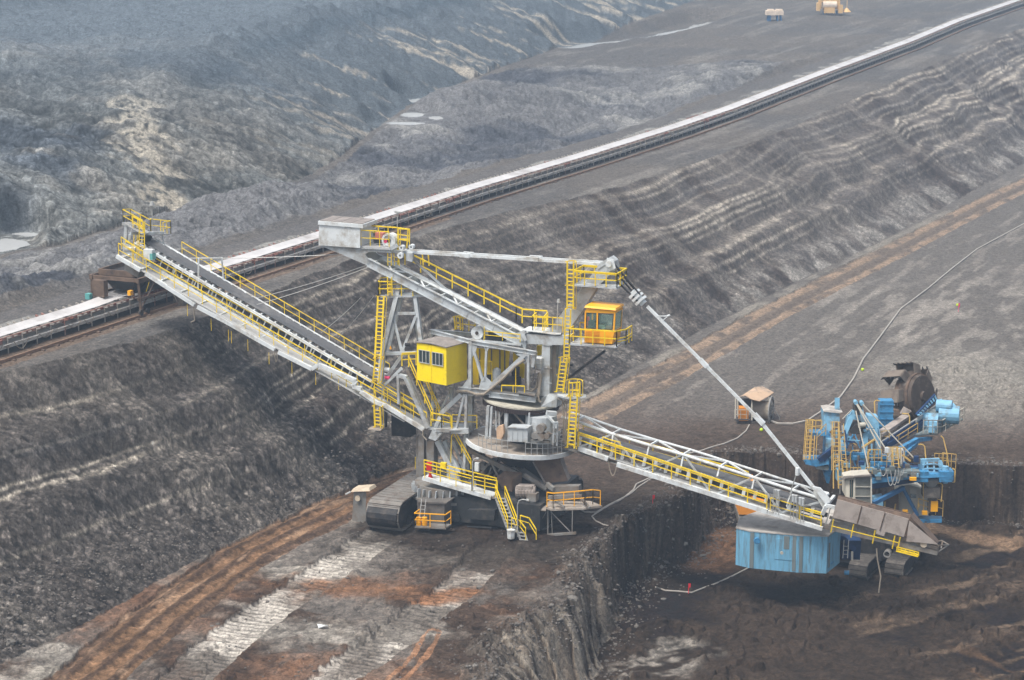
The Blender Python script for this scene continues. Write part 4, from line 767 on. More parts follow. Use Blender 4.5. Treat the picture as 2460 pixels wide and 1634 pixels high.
    yp = MB(); yp.plate([Z5(1110, 265, -.8), Z5(1530, 290, -.8), Z5(1500, 690, -.8), Z5(1115, 680, -.8)], -N * .1); yp.plate([Z5(1570, 310, -1.2), Z5(1700, 460, -1.2), Z5(1690, 610, -1.2), Z5(1570, 600, -1.2)], -N * .1); yp.plate([Z5(1840, 240, -1.2), Z5(1885, 240, -1.2), Z5(1880, 350, -1.2), Z5(1840, 350, -1.2)], -N * .4); part(yp, 'wall_panel', 'yellow2')
    rb = MB()
    for x in (1190, 1325, 1420, 1475): rb.beam(Z5(x, 275, -.76), Z5(x, 680, -.76), .1, .06, N)
    part(rb, 'panel_rib', 'steel2')
    mo = MB(); c = Z5(1385, 560, .6); mo.tube(c - UPZ * .5, c + UPZ * .35, .42, 16, .32); mo.tube(c + UPZ * .35, c + UPZ * .5, .32, 16, .1); part(mo, 'winch_housing', 'steel'); mo = MB(); mo.box(Z5(1320, 620, .5), U * .5, N * .4, UPZ * .25); mo.box(Z5(1540, 640, .3), U * .7, N * .5, UPZ * .3); mo.box(Z5(1600, 550, -.4), U * .25, N * .2, UPZ * .5); part(mo, 'machinery', 'dark')
    r = MB(); r.rail([Z5(1170, 680, 1.0), Z5(1330, 690, 1.0)], 1.9, .9, .035, (.5, .05)); r.rail([Z5(1440, 760, 2.1), Z5(1700, 770, 2.1)], .5, 1.1, .035, ()); r.beam(Z5(1600, 770, 2.0), Z5(1600, 480, 2.0), .06); part(r, 'handrail', 'yellow')
    wt = MB(); c = Z5(1870, 400, .9); wt.box(c, U * .32, N * .5, UPZ * .2); wt.tube(c - UPZ * .7, c - UPZ * .2, .15, 12, .35); part(wt, 'water_tank', 'white')
    tm = MB(); c = Z5(1180, 85, .4); tm.tube(c - N * .35, c + N * .35, .5, 20); c2 = Z5(1250, 90, .1); tm.tube(c2 - N * .6, c2 + N * .2, .55, 20); tm.box(Z5(1175, 115, .4), U * .35, N * .3, UPZ * .35); part(tm, 'winch_gear', 'white'); tm = MB(); tm.disc(c + N * .36, N, .14, .05, 10); tm.tube(Z5(1350, 90, .1) - N * .5, Z5(1350, 90, .1) + N * .3, .35, 12); tm.box(Z5(1370, 150, .3), U * .8, N * .4, UPZ * .14); part(tm, 'winch_drum', 'dark')
    r = MB(); r.rail([Z5(930, 55, -1.5), Z5(1140, 80, -1.5)], 1.0, .6, .04); r.beam(Z5(1240, 180, 1.7), Z5(1245, 20, 1.7), .05); r.rail([Z5(1250, 160, 1.6), Z5(1650, 200, 1.6)], .6, 1.2, .03); part(r, 'handrail', 'yellow')
    la = MB(); la.ladder(Z5(945, 60, -1.3), Z5(930, -80, -1.3), U, .45, .3, .04, 1); part(la, 'caged_ladder', 'yellow')
    hc = MB(); hc.pipe([Z5(930, 755, 2.1), Z5(1050, 755, 2.1), Z5(1150, 790, 2.1), Z5(1240, 790, 2.1), Z5(1330, 720, 2.1), Z5(1450, 620, 2.1), Z5(1600, 470, 2.1), Z5(1700, 400, 2.1)], .1, 8); part(hc, 'cable_bundle', 'cable')
    lpo = MB(); a = Z4(935, 960, 1.1); lpo.beam(a, Z4(945, 620, 1.1), .06); part(lpo, 'lamp_post', 'white'); lpo = MB(); c = Z4(955, 625, 1.1); lpo.tube(c - UPZ * .14, c + UPZ * .12, .16, 10, .1); part(lpo, 'floodlight', 'galv')
    r = MB(); r.rail([Z4(660, 960, .9), Z4(1000, 985, .9)], 1.1, .7, .04); r.rail([Z4(660, 960, .9), Z4(700, 920, -.9)], 1.1, .9, .04); r.rail([Z4(790, 965, .9), Z4(830, 920, -.9)], 1.1, .9, .04); part(r, 'handrail', 'yellow')
    # yellow machine house, turned a little from the rest
    v0 = Z5(832, 265, 3.4); v1 = Z5(815, 692, 3.4)
    fd = (P(1003, 821, (v0 - CAM).dot(Vector((0, CP, -SP)))) - v0); e = Vector((-math.cos(R(38)), math.sin(R(38)), 0)); g_ = Vector((math.sin(R(38)), math.cos(R(38)), 0))
    Wd, Dp, Ht = 2.95, 2.5, v0.z - v1.z; yh = thing_part('machine_house', W)
    hs = MB(); hs.hexa([v1, v1 + e * Wd, v1 + e * Wd + g_ * Dp, v1 + g_ * Dp], [p + UPZ * Ht for p in (v1, v1 + e * Wd, v1 + e * Wd + g_ * Dp, v1 + g_ * Dp)]); part(hs, 'house_wall', 'yhouse', yh)
    rf = MB(); q = v1 + UPZ * (Ht + .01); cs = [q - e * .1 - g_ * .1, q + e * (Wd + .1) - g_ * .1, q + e * (Wd + .1) + g_ * (Dp + .1), q - e * .1 + g_ * (Dp + .1)]; mid = [q + e * Wd / 2 - g_ * .1 + UPZ * .12, q + e * Wd / 2 + g_ * (Dp + .1) + UPZ * .12]
    rf.plate([cs[0], mid[0], mid[1], cs[3]], UPZ * .06); rf.plate([mid[0], cs[1], cs[2], mid[1]], UPZ * .06); part(rf, 'house_roof', 'roof', yh)
    for k in (.10, .55):
        m = MB(); a = v1 + e * (Wd * k) - g_ * .02 + UPZ * (Ht * .50); b = a + e * Wd * .36; m.plate([a, b, b + UPZ * Ht * .33, a + UPZ * Ht * .33], -g_ * .02); wdw = part(m, 'window', 'glass', yh)
        m = MB()
        for j in range(4): p = a.lerp(b, j / 3) - g_ * .04; m.beam(p, p + UPZ * Ht * .33, .05, .04, g_)
        for h_ in (0, .33): m.beam(a - g_ * .04 + UPZ * Ht * h_, b - g_ * .04 + UPZ * Ht * h_, .05, .05)
        part(m, 'window_frame', 'wframe', yh)
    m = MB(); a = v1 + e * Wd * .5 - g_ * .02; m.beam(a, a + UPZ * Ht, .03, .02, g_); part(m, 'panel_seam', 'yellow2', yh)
def thing_part(name, parent):
    o = bpy.data.objects.new(name, None); COL.objects.link(o); o.parent = parent; o.empty_display_size = .2; return o
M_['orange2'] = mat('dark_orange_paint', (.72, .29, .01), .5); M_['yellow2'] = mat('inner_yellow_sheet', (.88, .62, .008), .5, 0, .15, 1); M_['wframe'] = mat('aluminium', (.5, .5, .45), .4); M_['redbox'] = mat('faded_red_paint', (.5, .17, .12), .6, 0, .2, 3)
upper()
# ---- pylon, joint of the booms, round deck, slew ring, under-carriage
def lower():
    # A-frame pylon over the boom
    py = MB(); tn = .6; bn = 2.3
    py.ibeam(Z2(1985, 20, tn), Z2(1790, 800, bn - .4), .34, .34, N); py.beam(Z2(1790, 800, bn - .4), Z2(1765, 1150, bn), .42, .34, N)
    py.ibeam(Z2(2155, 90, tn), Z2(2225, 640, 1.0), .30, .30, N); py.beam(Z2(2225, 640, 1.0), Z2(2240, 700, 1.0), .30, .30, N)
    py.beam(Z2(1925, 345, .9), Z2(2165, 345, .9), .2, .2); py.beam(Z2(1800, 802, 1.8), Z2(2180, 792, 1.8), .24, .24)
    py.beam(Z2(1915, 400, 1), Z2(2005, 770, 1.7), .16); py.beam(Z2(2165, 380, 1), Z2(2010, 780, 1.7), .20); py.plate([Z2(1990, 740, 1.85), Z2(2030, 740, 1.85), Z2(2050, 830, 1.85), Z2(1990, 830, 1.85)], -N * .1)
    py.beam(Z2(2010, 820, 1.7), Z2(1850, 1050, 2.2), .22); py.beam(Z2(2005, 960, 2.4), Z2(1820, 1150, 2.4), .16); py.beam(Z2(1795, 1140, 2.3), Z2(1780, 1340, 2.3), .12)
    part(py, 'pylon', 'steel')
    px = MB(); o = -N * 4.2; px.beam(Z2(2040, 20, -.3), Z2(1850, 800, -2.0), .25, .25, N); px.beam(Z2(2140, 90, -.3), Z2(2200, 640, -1.8), .25, .25, N); part(px, 'pylon', 'steel')
    pp = MB(); a, b = Z3(825, 1052, 1.0), Z3(1400, 1035, .6); pp.plate([a, b, b - N * 1.5, a - N * 1.5], -UPZ * .1); pp.beam(a + UPZ * .02 + N * .03, b + N * .03, .18, .2); part(pp, 'pylon_platform', 'steel')
    r = MB(); r.rail([Z3(800, 1045, 1.0), Z3(1190, 1045, .9)], 1.15, 1.0, .04, (.5,)); r.rail([Z3(800, 1045, 1.0), Z3(830, 1000, -.5), Z3(1040, 990, -.5)], 1.15, .8, .04); r.rail([Z3(1235, 1035, .5), Z3(1340, 1030, .5)], .35, .1, .03, ()); part(r, 'platform_rail', 'yellow')
    la = MB(); la.ladder(Z3(930, 1040, 1.2), Z3(925, 830, 1.2), U, .35, .3, .045); la.ladder(Z2(1735, 860, 3.1), Z2(1770, 150, 2.0), U, .5, .3, .055, 1); la.ladder(Z2(1710, 1130, 3.3), Z2(1740, 850, 3.2), U, .5, .3, .045, 1); part(la, 'caged_ladder', 'yellow')
    la = MB(); la.ladder(Z5(35, 1170, 3.3), Z5(25, 930, 3.3), U, .5, .28, .045, 1); la.beam(Z2(1700, 1560, 3.3), Z2(1690, 1170, 3.3), .05); part(la, 'caged_ladder', 'yellow')
    bp = MB(); c = Z5(20, 1180, 3.2); bp.box(c, U * .55, N * .4, UPZ * .05); part(bp, 'ladder_landing', 'deck')
    fl = MB(); c = Z2(2075, 700, 1.9); fl.tube(c - U * .2, c + U * .15, .13, 8); part(fl, 'floodlight', 'black'); fl = MB(); c = Z2(1845, 985, 2.6); fl.tube(c - U * .2, c + U * .2, .17, 10); part(fl, 'siren', 'white'); fl = MB(); c = Z2(1845, 1075, 2.6); fl.tube(c - U * .2, c + U * .2, .13, 8); part(fl, 'warning_lamp', 'pink'); fl = MB(); c = Z2(1880, 750, 2.0); fl.tube(c, c + UPZ * .25, .1, 8, .03); part(fl, 'warning_lamp', 'orange')
    # tail of the discharge boom where it meets the wagon
    st = MB()
    st.beam(Z5(285, 575, 2.9), Z5(365, 600, 2.9), .3, .3); st.beam(Z5(350, 600, 2.9), Z5(610, 1170, 2.9), .30, .26, N); st.beam(Z5(265, 560, 2.9), Z5(275, 900, 2.9), .2, .2, N); st.beam(Z5(310, 500, 2.9), Z5(110, 690, 2.7), .16); st.beam(Z5(370, 600, 1.5), Z5(620, 1100, 1.5), .2, .2, N)
    st.beam(Z5(750, 1010, 2.0), Z5(985, 790, 1.9), .34, .26, N); st.beam(Z5(745, 1050, 2.0), Z5(690, 1180, 2.2), .3, .3, N); st.beam(Z5(1020, 790, 1.9), Z5(925, 1180, 2.2), .17, .17, N); st.beam(Z5(1042, 790, 1.9), Z5(1032, 1190, 2.1), .2, .2, N)
    st.beam(Z5(1080, 800, .6), Z5(1080, 1190, .6), .55, .5, N); st.beam(Z5(850, 770, 1.0), Z5(740, 990, 1.0), .14); st.beam(Z5(660, 660, 1.0), Z5(660, 960, 1.0), .2, .2, N); st.beam(Z5(870, 700, .6), Z5(870, 860, .6), .3, .3, N)
    part(st, 'joint_frame', 'steel')
    dk = MB(); dk.beam(Z5(870, 1205, 2.2), Z5(1070, 1205, 2.2), .25, .42); dk.plate([Z5(610, 1180, 2.9), Z5(840, 1195, 2.6), Z5(1070, 1185, 2.2), Z5(1070, 1120, -.5), Z5(640, 1110, -.5)], -UPZ * .1); dk.plate([Z5(610, 1290, 2.9), Z5(690, 1320, 2.9), Z5(760, 1235, 2.9), Z5(650, 1200, 2.9)], -N * .5); dk.beam(Z5(840, 1200, 2.5), Z5(690, 1195, 2.9), .3, .25); part(dk, 'joint_platform', 'steel')
    r = MB(); r.rail([Z5(640, 1150, 2.7), Z5(760, 1170, 2.6), Z5(870, 1190, 2.3)], 1.05, .7, .04); r.rail([Z5(880, 1170, 1.8), Z5(1160, 1180, 1.2)], 1.05, .9, .035); r.rail([Z5(700, 1100, .5), Z5(860, 1170, .8)], 1.05, .8, .04); part(r, 'handrail', 'yellow')
    st = MB(); st.stairs(Z5(660, 1110, 1.9), Z5(380, 480, 1.9), N, .7, .3); part(st, 'stairs', 'steel2'); r = MB(); r.rail([Z5(660, 1100, 2.3), Z5(385, 480, 2.3)], .9, 1.4, .045); r.rail([Z5(740, 1060, 1.3), Z5(560, 660, 1.3)], .8, 1.4, .045); r.rail([Z5(310, 470, 2.5), Z5(470, 460, 2.0)], 1.0, .6, .045, (.5, .9)); part(r, 'handrail', 'yellow')
    lp = MB(); lp.rail([Z5(0, 780, 2.7), Z5(590, 1150, 2.7)], 1.05, 1.3, .035); lp.rail([Z5(100, 800, 1.6), Z5(560, 1060, 1.6)], 1.0, 1.6, .035); part(lp, 'handrail', 'yellow')
    wk = MB(); d0, d1 = Z5(0, 850, 2.3), Z5(600, 1180, 2.3); wk.beam(d0 - N * .4, d1 - N * .4, 1.0, .06); part(wk, 'walkway', 'grate')
    bt = MB(); bt.beam(Z5(60, 700, .3), Z5(640, 1060, .3), 1.5, .04); bt.beam(Z5(60, 760, 1.1), Z5(640, 1120, 1.1), .2, .3); part(bt, 'belt_tail', 'belt')
    for x, y in ((130, 760), (290, 800), (330, 880), (420, 930)): m = MB(); c = Z5(x, y, 1.3); m.box(c, U * .14, N * .12, UPZ * .3); part(m, 'control_box', 'steel2')
    dm = MB(); dm.box(Z5(330, 1130, .8), U * .8, N * .6, UPZ * .85); dm.beam(Z5(130, 960, 1), Z5(130, 1160, 1), .2); part(dm, 'tail_drum_housing', 'dark')
    hc = MB(); hc.pipe([Z5(550, 1195, 3), Z5(545, 1260, 3), Z5(590, 1310, 3)], .06); part(hc, 'hanging_cable', 'cable')
    # round deck and ring; both lean slightly with the machine
    nrm = Vector((.075, -.01, 1)).normalized(); cD = S(1252, 1058, 0)
    d = MB(); d.disc(cD, nrm, 4.25, -.22, 56); deck = part(d, 'round_deck', 'deck'); d = MB(); d.ring(cD + nrm * .03, nrm, 4.33, 4.2, -.34, 56); part(d, 'deck_rim', 'white', deck)
    d = MB(); d.tube(cD - nrm * 1.7, cD - nrm * .25, 1.5, 24, 2.6); part(d, 'slew_pedestal', 'dark')
    cR = S(1252, 962, 0); g = MB(); g.disc(cR, nrm, 2.95, .12, 48); ring = part(g, 'slew_ring', 'ringtop'); g = MB()
    x_ = Vector((1, 0, 0)); y_ = nrm.cross(x_).normalized(); x_ = y_.cross(nrm)
    g.ring(cR, nrm, 2.9, 2.5, -.38, 48)
    for k in range(110): an = 6.28318 * k / 110; e = x_ * math.cos(an) + y_ * math.sin(an); g.beam(cR + e * 2.93 - nrm * .02, cR + e * 2.93 - nrm * .36, .07, .1, e)
    part(g, 'ring_gear', 'rustdark', ring)
    p = MB(); p.tube(cD, cR - nrm * .3, 1.1, 20, 1.9); part(p, 'column_core', 'dark')
    hs = MB(); c = S(1300, 1040, 1.4); hs.tube(c - UPZ * .55, c + UPZ * 1.45, 1.35, 22, 1.2); part(hs, 'gearbox_housing', 'steel')
    tk = MB(); a = Z5(1505, 1325, 3.6); b = Z5(1735, 1335, 3.6); hgt = UPZ * 1.12; tk.hexa([a, b, b - N * 1.1, a - N * 1.1], [v + hgt for v in (a, b, b - N * 1.1, a - N * 1.1)])
    for k in range(1, 4): q = a.lerp(b, k / 4) + N * .02; tk.beam(q, q + hgt, .05, .04, N)
    tk.beam(a + hgt + N * .05, b + hgt + N * .05, .12, .08); part(tk, 'hydraulic_tank', 'steel')
    mo = MB(); c = Z5(1890, 1210, 3.2)
    for dx, dz, r_ in ((0, .25, .34), (-.45, -.35, .26), (.05, -.4, .3), (.5, -.3, .22)): mo.tube(c + U * dx + UPZ * dz - N * .3, c + U * dx + UPZ * dz + N * .25, r_, 14)
    mo.beam(c - U * .8 - UPZ * .75, c + U * .7 - UPZ * .75, .3, .12); mo.pipe([c + U * .5, c + U * 1.1 - UPZ * .2, c + U * 1.2 - UPZ * .7], .05); part(mo, 'pump_set', 'steel2')
    ps = MB()
    for x0, y0, x1, y1, w_ in ((1290, 920, 1270, 1290, .22), (1330, 930, 1310, 1290, .16), (1500, 960, 1485, 1305, .26), (1375, 930, 1380, 1200, .08), (1755, 1000, 1750, 1340, .1), (1415, 940, 1415, 1160, .07)): ps.beam(Z5(x0, y0, 2.7), Z5(x1, y1, 2.7), w_, w_, N); ps.cut()
    part(ps, 'post', 'steel'); ps = MB(); ps.beam(Z5(1460, 990, 2.6), Z5(1310, 1220, 2.6), .12); ps.cut(); ps.beam(Z5(1560, 980, 2.4), Z5(1710, 1150, 2.4), .12); part(ps, 'brace', 'steel2')
    f = MB(); f.beam(Z5(2020, 1365, 3.2), Z5(2035, 1110, 3.2), .13); f.beam(Z5(2065, 1370, 3.0), Z5(2075, 1110, 3.0), .13); f.beam(Z5(2035, 1115, 3.2), Z5(2080, 1110, 3.0), .14); f.beam(Z5(2030, 1240, 3.2), Z5(2070, 1240, 3), .1); f.beam(Z5(1950, 1020, 2.6), Z5(2030, 1110, 3.1), .16); f.beam(Z5(1950, 1000, 2.6), Z5(2060, 1010, 2.2), .45, .3); f.box(Z5(2055, 1150, 3.1), U * .12, N * .1, UPZ * .16); part(f, 'brake_frame', 'steel')
    r = MB(); pr = None
    for k in range(-17, 16):
        an = R(90 + k * 6.3); e = U * math.sin(R(k * 6.3)) + N * math.cos(R(k * 6.3)); q = cD + e * 4.12 + UPZ * (-.075 * e.x * 4.12)
        if k in (-9, -8, -7, -6, 2, 3): pr = None; r.cut(); continue
        r.beam(q, q + UPZ * .95, .05); (pr and (r.beam(pr + UPZ * .95, q + UPZ * .95, .05), r.beam(pr + UPZ * .5, q + UPZ * .5, .04))); pr = q
    part(r, 'deck_rail', 'galv')
    # bracket right of the ring, deck piece for ladders
    br = MB(); br.plate([Z5(1890, 930, 2.2), Z5(2060, 940, 1.4), Z5(2075, 830, 1.2), Z5(1960, 800, 1.5), Z5(1890, 840, 2.2)], -N * 1.6); part(br, 'swivel_bracket', 'steel')
    br = MB(); br.plate([Z5(2070, 800, 2.2), Z5(2200, 830, 2.2), Z5(2400, 815, 2.2), Z5(2400, 790, .8), Z5(2080, 770, .8)], -UPZ * .12); part(br, 'ladder_landing', 'steel'); r = MB(); r.rail([Z5(2200, 825, 2.3), Z5(2330, 815, 2.0)], 1.1, .3, .04); part(r, 'handrail', 'yellow')
    # legs under the joint
    lg = MB()
    for a, b, w_ in (((515, 1270), (505, 1600), .18), ((545, 1240), (540, 1700), .4), ((650, 1320), (645, 1750), .55), ((590, 1310), (600, 1500), .12)): lg.beam(Z5(*a, 2.0), Z5(*b, 2.0), w_, w_, N)
    lg.beam(Z6(880, 230, 1.2), Z6(880, 680, 1.2), .35, .35, N); lg.beam(Z6(920, 240, 1.6), Z6(905, 760, 1.6), .35, .35, N); lg.beam(Z6(990, 280, 1.8), Z6(985, 600, 1.8), .28, .28, N); lg.beam(Z6(1050, 300, 1.5), Z6(1050, 640, 1.5), .5, .4, N); lg.plate([Z6(870, 650, 1.2), Z6(900, 650, 1.2), Z6(870, 690, 1.2), Z6(815, 685, 1.2)], -N * .3); part(lg, 'support_leg', 'steel2')
    lg = MB(); lg.beam(Z6(1090, 280, 2.0), Z6(1330, 760, 2.3), .42, .3, N); lg.beam(Z6(1170, 280, 1.6), Z6(1340, 640, 2.0), .3, .3, N); lg.plate([Z6(1190, 560, 1.9), Z6(1300, 600, 1.9), Z6(1350, 760, 2.2), Z6(1200, 740, 2.0)], -N * .3); lg.beam(Z6(1250, 240, 1.2), Z6(1400, 640, 1.2), .22); lg.beam(Z6(1290, 230, .6), Z6(1460, 650, .6), .2); lg.beam(Z6(1410, 190, 1.6), Z6(1395, 620, 1.6), .22, .22, N); lg.beam(Z6(1440, 190, .8), Z6(1435, 600, .8), .3, .3, N); part(lg, 'raking_leg', 'steel')
    r = MB(); r.rail([Z6(1470, 600, 1.8), Z6(1260, 230, 1.8)], .8, 1.8, .04); r.rail([Z6(1240, 560, 2.2), Z6(1250, 230, 2.2)], .1, 9, .03, ()); part(r, 'handrail', 'yellow')
    # intermediate conveyor under the deck, running down to the right
    ic = MB()
    for a, b, w_ in (((1240, 240), (1870, 620), .2), ((1430, 380), (1990, 640), .28), ((1480, 310), (1700, 430), .14), ((1680, 530), (1590, 640), .14), ((1690, 500), (1790, 700), .16), ((1590, 600), (1690, 540), .14), ((1700, 580), (1660, 700), .1), ((1560, 270), (1500, 330), .1), ((1600, 420), (1640, 330), .12), ((1740, 400), (1800, 300), .1)): ic.beam(Z6(*a, 1.4), Z6(*b, 1.4), w_, w_)
    ic.beam(Z7(760, 660, 2.4), Z7(1010, 820, 2.4), .28, .3); ic.beam(Z7(640, 560, .2), Z7(1120, 900, .2), 1.3, .1); ic.beam(Z7(620, 590, 1.0), Z7(1100, 900, 1.0), .18, .3); part(ic, 'feeder_frame', 'steel2')
    rg = random.Random(5)
    for k in range(26):
        x, y = rg.uniform(1330, 1980), rg.uniform(270, 700); y = max(y, 260 + (x - 1400) * .25); a_ = rg.choice((-.9, -.5, .55, 1.3)); L = rg.uniform(70, 190)
        m = MB(); m.beam(Z6(x, y, rg.uniform(-.6, 1.2)), Z6(x + L * math.cos(a_), y + L * math.sin(a_), rg.uniform(-.6, 1.2)), rg.choice((.08, .12, .16))); part(m, 'brace', rg.choice(('steel2', 'dark', 'steel2', 'steel')))
    for k in range(8):
        m = MB(); m.box(Z6(rg.uniform(1400, 1950), rg.uniform(420, 660), rg.uniform(0, .9)), U * rg.uniform(.12, .35), N * .2, UPZ * rg.uniform(.1, .35)); part(m, 'fitting', rg.choice(('steel2', 'dark', 'rust')))
    bk = MB(); bk.hexa([Z7(130, 520, -1.5), Z7(1050, 560, -1.5), Z7(1050, 900, -1.5), Z7(130, 700, -1.5)], [Z7(130, 520, -2.4), Z7(1050, 560, -2.4), Z7(1050, 900, -2.4), Z7(130, 700, -2.4)]); part(bk, 'machinery_block', 'dark')
    ch = MB(); ch.plate([Z7(815, 440, .9), Z7(1120, 400, .9), Z7(1245, 735, 1.5), Z7(1000, 762, 1.9)], -N * .06); part(ch, 'chute_plate', 'rust'); ch = MB(); ch.plate([Z7(1120, 400, .9), Z7(1170, 400, .2), Z7(1280, 700, .6), Z7(1245, 738, 1.5)], -U * .06); ch.cut(); ch.beam(Z7(815, 450, .95), Z7(990, 760, 1.95), .1, .1); part(ch, 'chute_side', 'skirt')
    hd = MB(); hd.plate([Z7(430, 700, 2.6), Z7(530, 620, 2.3), Z7(730, 640, 2.3), Z7(620, 720, 2.9)], -UPZ * .05); hd.plate([Z7(430, 700, 2.6), Z7(620, 720, 2.9), Z7(615, 860, 2.9), Z7(500, 820, 2.6)], -N * .05); hd.plate([Z7(620, 720, 2.9), Z7(730, 640, 2.3), Z7(720, 760, 2.3), Z7(615, 860, 2.9)], -U * .05); part(hd, 'belt_hood', 'rust')
    mo = MB(); c = Z7(770, 860, 3.4); ax = (U * .9 - N * .2).normalized(); mo.tube(c - ax * .75, c + ax * .75, .48, 14); mo.box(c + UPZ * .35, ax * .6, N * .4, UPZ * .2)
    for k in range(6): q = c + ax * (-.6 + .24 * k); mo.ring(q, ax, .55, .46, .06, 14)
    part(mo, 'drive_motor', 'skirt'); mo = MB(); c = Z7(850, 910, 3.6); mo.box(c, U * .38, N * .35, UPZ * .3); mo.tube(c - UPZ * .6, c - UPZ * .3, .3, 12); part(mo, 'gearbox', 'steel2')
    pf = MB(); pf.plate([Z7(610, 1005, 4.2), Z7(780, 1050, 4.4), Z7(1000, 1060, 4.2), Z7(1000, 960, 2.2), Z7(640, 930, 2.2)], -UPZ * .12); pf.cut(); pf.plate([Z7(995, 1030, 4.2), Z7(1060, 1055, 4.2), Z7(1450, 1040, 3.6), Z7(1640, 1015, 2.6), Z7(1500, 960, 1.8), Z7(1030, 950, 2.2)], -UPZ * .14); part(pf, 'drive_platform', 'deck')
    pf = MB(); pf.beam(Z7(1100, 960, 3.9), Z7(1210, 1030, 4.3), .14); pf.beam(Z7(1390, 930, 3.0), Z7(1500, 1040, 3.6), .16); pf.beam(Z7(1030, 920, 3.2), Z7(1410, 910, 3.0), .2, .28); pf.beam(Z7(850, 1050, 4.3), Z7(850, 1110, 4.3), .16); pf.beam(Z7(1010, 770, 2.6), Z7(1090, 830, 3.0), .25, .35); pf.beam(Z7(1100, 840, 2), Z7(1390, 840, 2), .7, .8); part(pf, 'tail_station', 'steel2')
    r = MB(); r.rail([Z7(1010, 1030, 4.2), Z7(1080, 1040, 4.2), Z7(1440, 1010, 3.6), Z7(1530, 1000, 3.2), Z7(1615, 1010, 2.8)], 1.15, .75, .035); part(r, 'platform_rail', 'orange')
    hg = MB()
    for a, b, w_ in (((1020, 1060), (1020, 1335), .1), ((1300, 1060), (1295, 1310), .08), ((1050, 1080), (1275, 1310), .06), ((1000, 1090), (880, 1290), .06), ((1060, 1070), (1070, 1330), .05), ((905, 1355), (1340, 1325), .18), ((880, 1290), (860, 1340), .05)): hg.beam(Z7(*a, 3.8), Z7(*b, 3.8), w_, w_)
    part(hg, 'hanging_frame', 'steel2')
    # under-carriage
    cB = S(1190, 1195, 0); cB = Vector((cB.x, cB.y, 0)); g0 = 0
    def loc(s, t, h): return Vector((O.x, O.y, 0)) + U * s + N * t + UPZ * h
    M_['carriage'] = mat('oily_carriage_steel', (.032, .034, .036), .6, 0, .4, 1.2, (.10, .085, .07), .35)
    def crawler(s, t0, t1, w_, hh):
        # endless track round a rounded beam; shoes are plates laid edge to edge
        tr = thing_part('crawler', W); n = 0; prof = []; rr = hh / 2
        L = t0 - t1 - 2 * rr; per = 2 * L + 2 * math.pi * rr; m = int(per / .62)
        def at(q):
            q = q % per
            if q < L: return t1 + rr + q, hh, 0
            q -= L
            if q < math.pi * rr: a = q / rr; return t0 - rr + math.sin(a) * rr, rr + math.cos(a) * rr, a
            q -= math.pi * rr
            if q < L: return t0 - rr - q, 0, math.pi
            a = (q - L) / rr; return t1 + rr - math.sin(a) * rr, rr - math.cos(a) * rr, a + math.pi
        sh = MB(); c = Vector((0, 0, 0)); ns = []
        for k in range(m):
            t, h, a = at((k + .5) * per / m); ta, ha, _ = at(k * per / m + .035); tb, hb, _ = at((k + 1) * per / m - .035)
            pa, pb = loc(s, ta, ha + .02), loc(s, tb, hb + .02); nn = (N * math.sin(a) + UPZ * math.cos(a))
            q = MB(); q.beam(pa, pb, w_, .10, nn); q.beam(pa + nn * .07, pa.lerp(pb, .14) + nn * .07, w_ * .98, .05, nn); q.beam(pa.lerp(pb, .3) + nn * .06, pb + nn * .04, w_ * .08, .03, nn); part(q, 'track_shoe', 'track', tr)
        fr = MB(); a, b = loc(s, t0 - .7, rr), loc(s, t1 + .7, rr); fr.beam(a, b, w_ * .8, hh * .72, UPZ); part(fr, 'crawler_beam', 'carriage', tr)
        wh = MB()
        for k in range(8):
            c = loc(s, t1 + .7 + (t0 - t1 - 1.4) * k / 7, .42 if 0 < k < 7 else rr); wh.tube(c - U * w_ * .46, c + U * w_ * .46, .36 if 0 < k < 7 else rr * .8, 14); wh.cut()
        part(wh, 'road_wheel', 'dark', tr)
    sA = (S(915, 1290, 5) - O).dot(U)
    fo = PZ(918, 1279, 0); tF = (fo - O).dot(N); sA = (fo - O).dot(U); print('tF', tF)
    crawler(sA, tF, -6.0, 2.7, 2.25); crawler(sA + 10.2, tF - 4.2, -6.0, 2.4, 1.9)
    dv = MB(); c = S(860, 1215, 5.6); dv.hexa([S(845, 1258, 6.3), S(878, 1262, 6.3), S(878, 1262, 5.0), S(845, 1258, 5.0)], [S(850, 1180, 6.3), S(880, 1182, 6.3), S(880, 1182, 5.0), S(850, 1180, 5.0)]); part(dv, 'crawler_drive', 'steel2'); dv = MB(); c = S(860, 1197, 6.4); dv.disc(c, N, .22, .12, 14); part(dv, 'drive_motor', 'beige')
    dv = MB(); a, b = S(842, 1182, 6.6), S(888, 1180, 6.6); dv.hexa([a, b, b - N * 1.3, a - N * 1.3], [v + UPZ * .22 + (-1 if i in (0, 3) else 1) * -U * .12 for i, v in enumerate((a - N * .2, b - N * .2, b - N * 1.2, a - N * 1.2))]); part(dv, 'drive_cover', 'beige'); dv = MB(); dv.tube(S(842, 1182, 6.5), S(830, 1188, 6.8), .08, 6); part(dv, 'hose_end', 'galv')
    cr = MB(); cr.hexa([loc(sA + 1.5, 4.4, .35), loc(sA + 11.5, 4.4, .35), loc(sA + 11.5, -4.5, .35), loc(sA + 1.5, -4.5, .35)], [loc(sA + 1.5, 4.4, 2.35), loc(sA + 11.5, 4.4, 2.35), loc(sA + 11.5, -4.5, 2.35), loc(sA + 1.5, -4.5, 2.35)]); part(cr, 'carriage_frame', 'carriage')
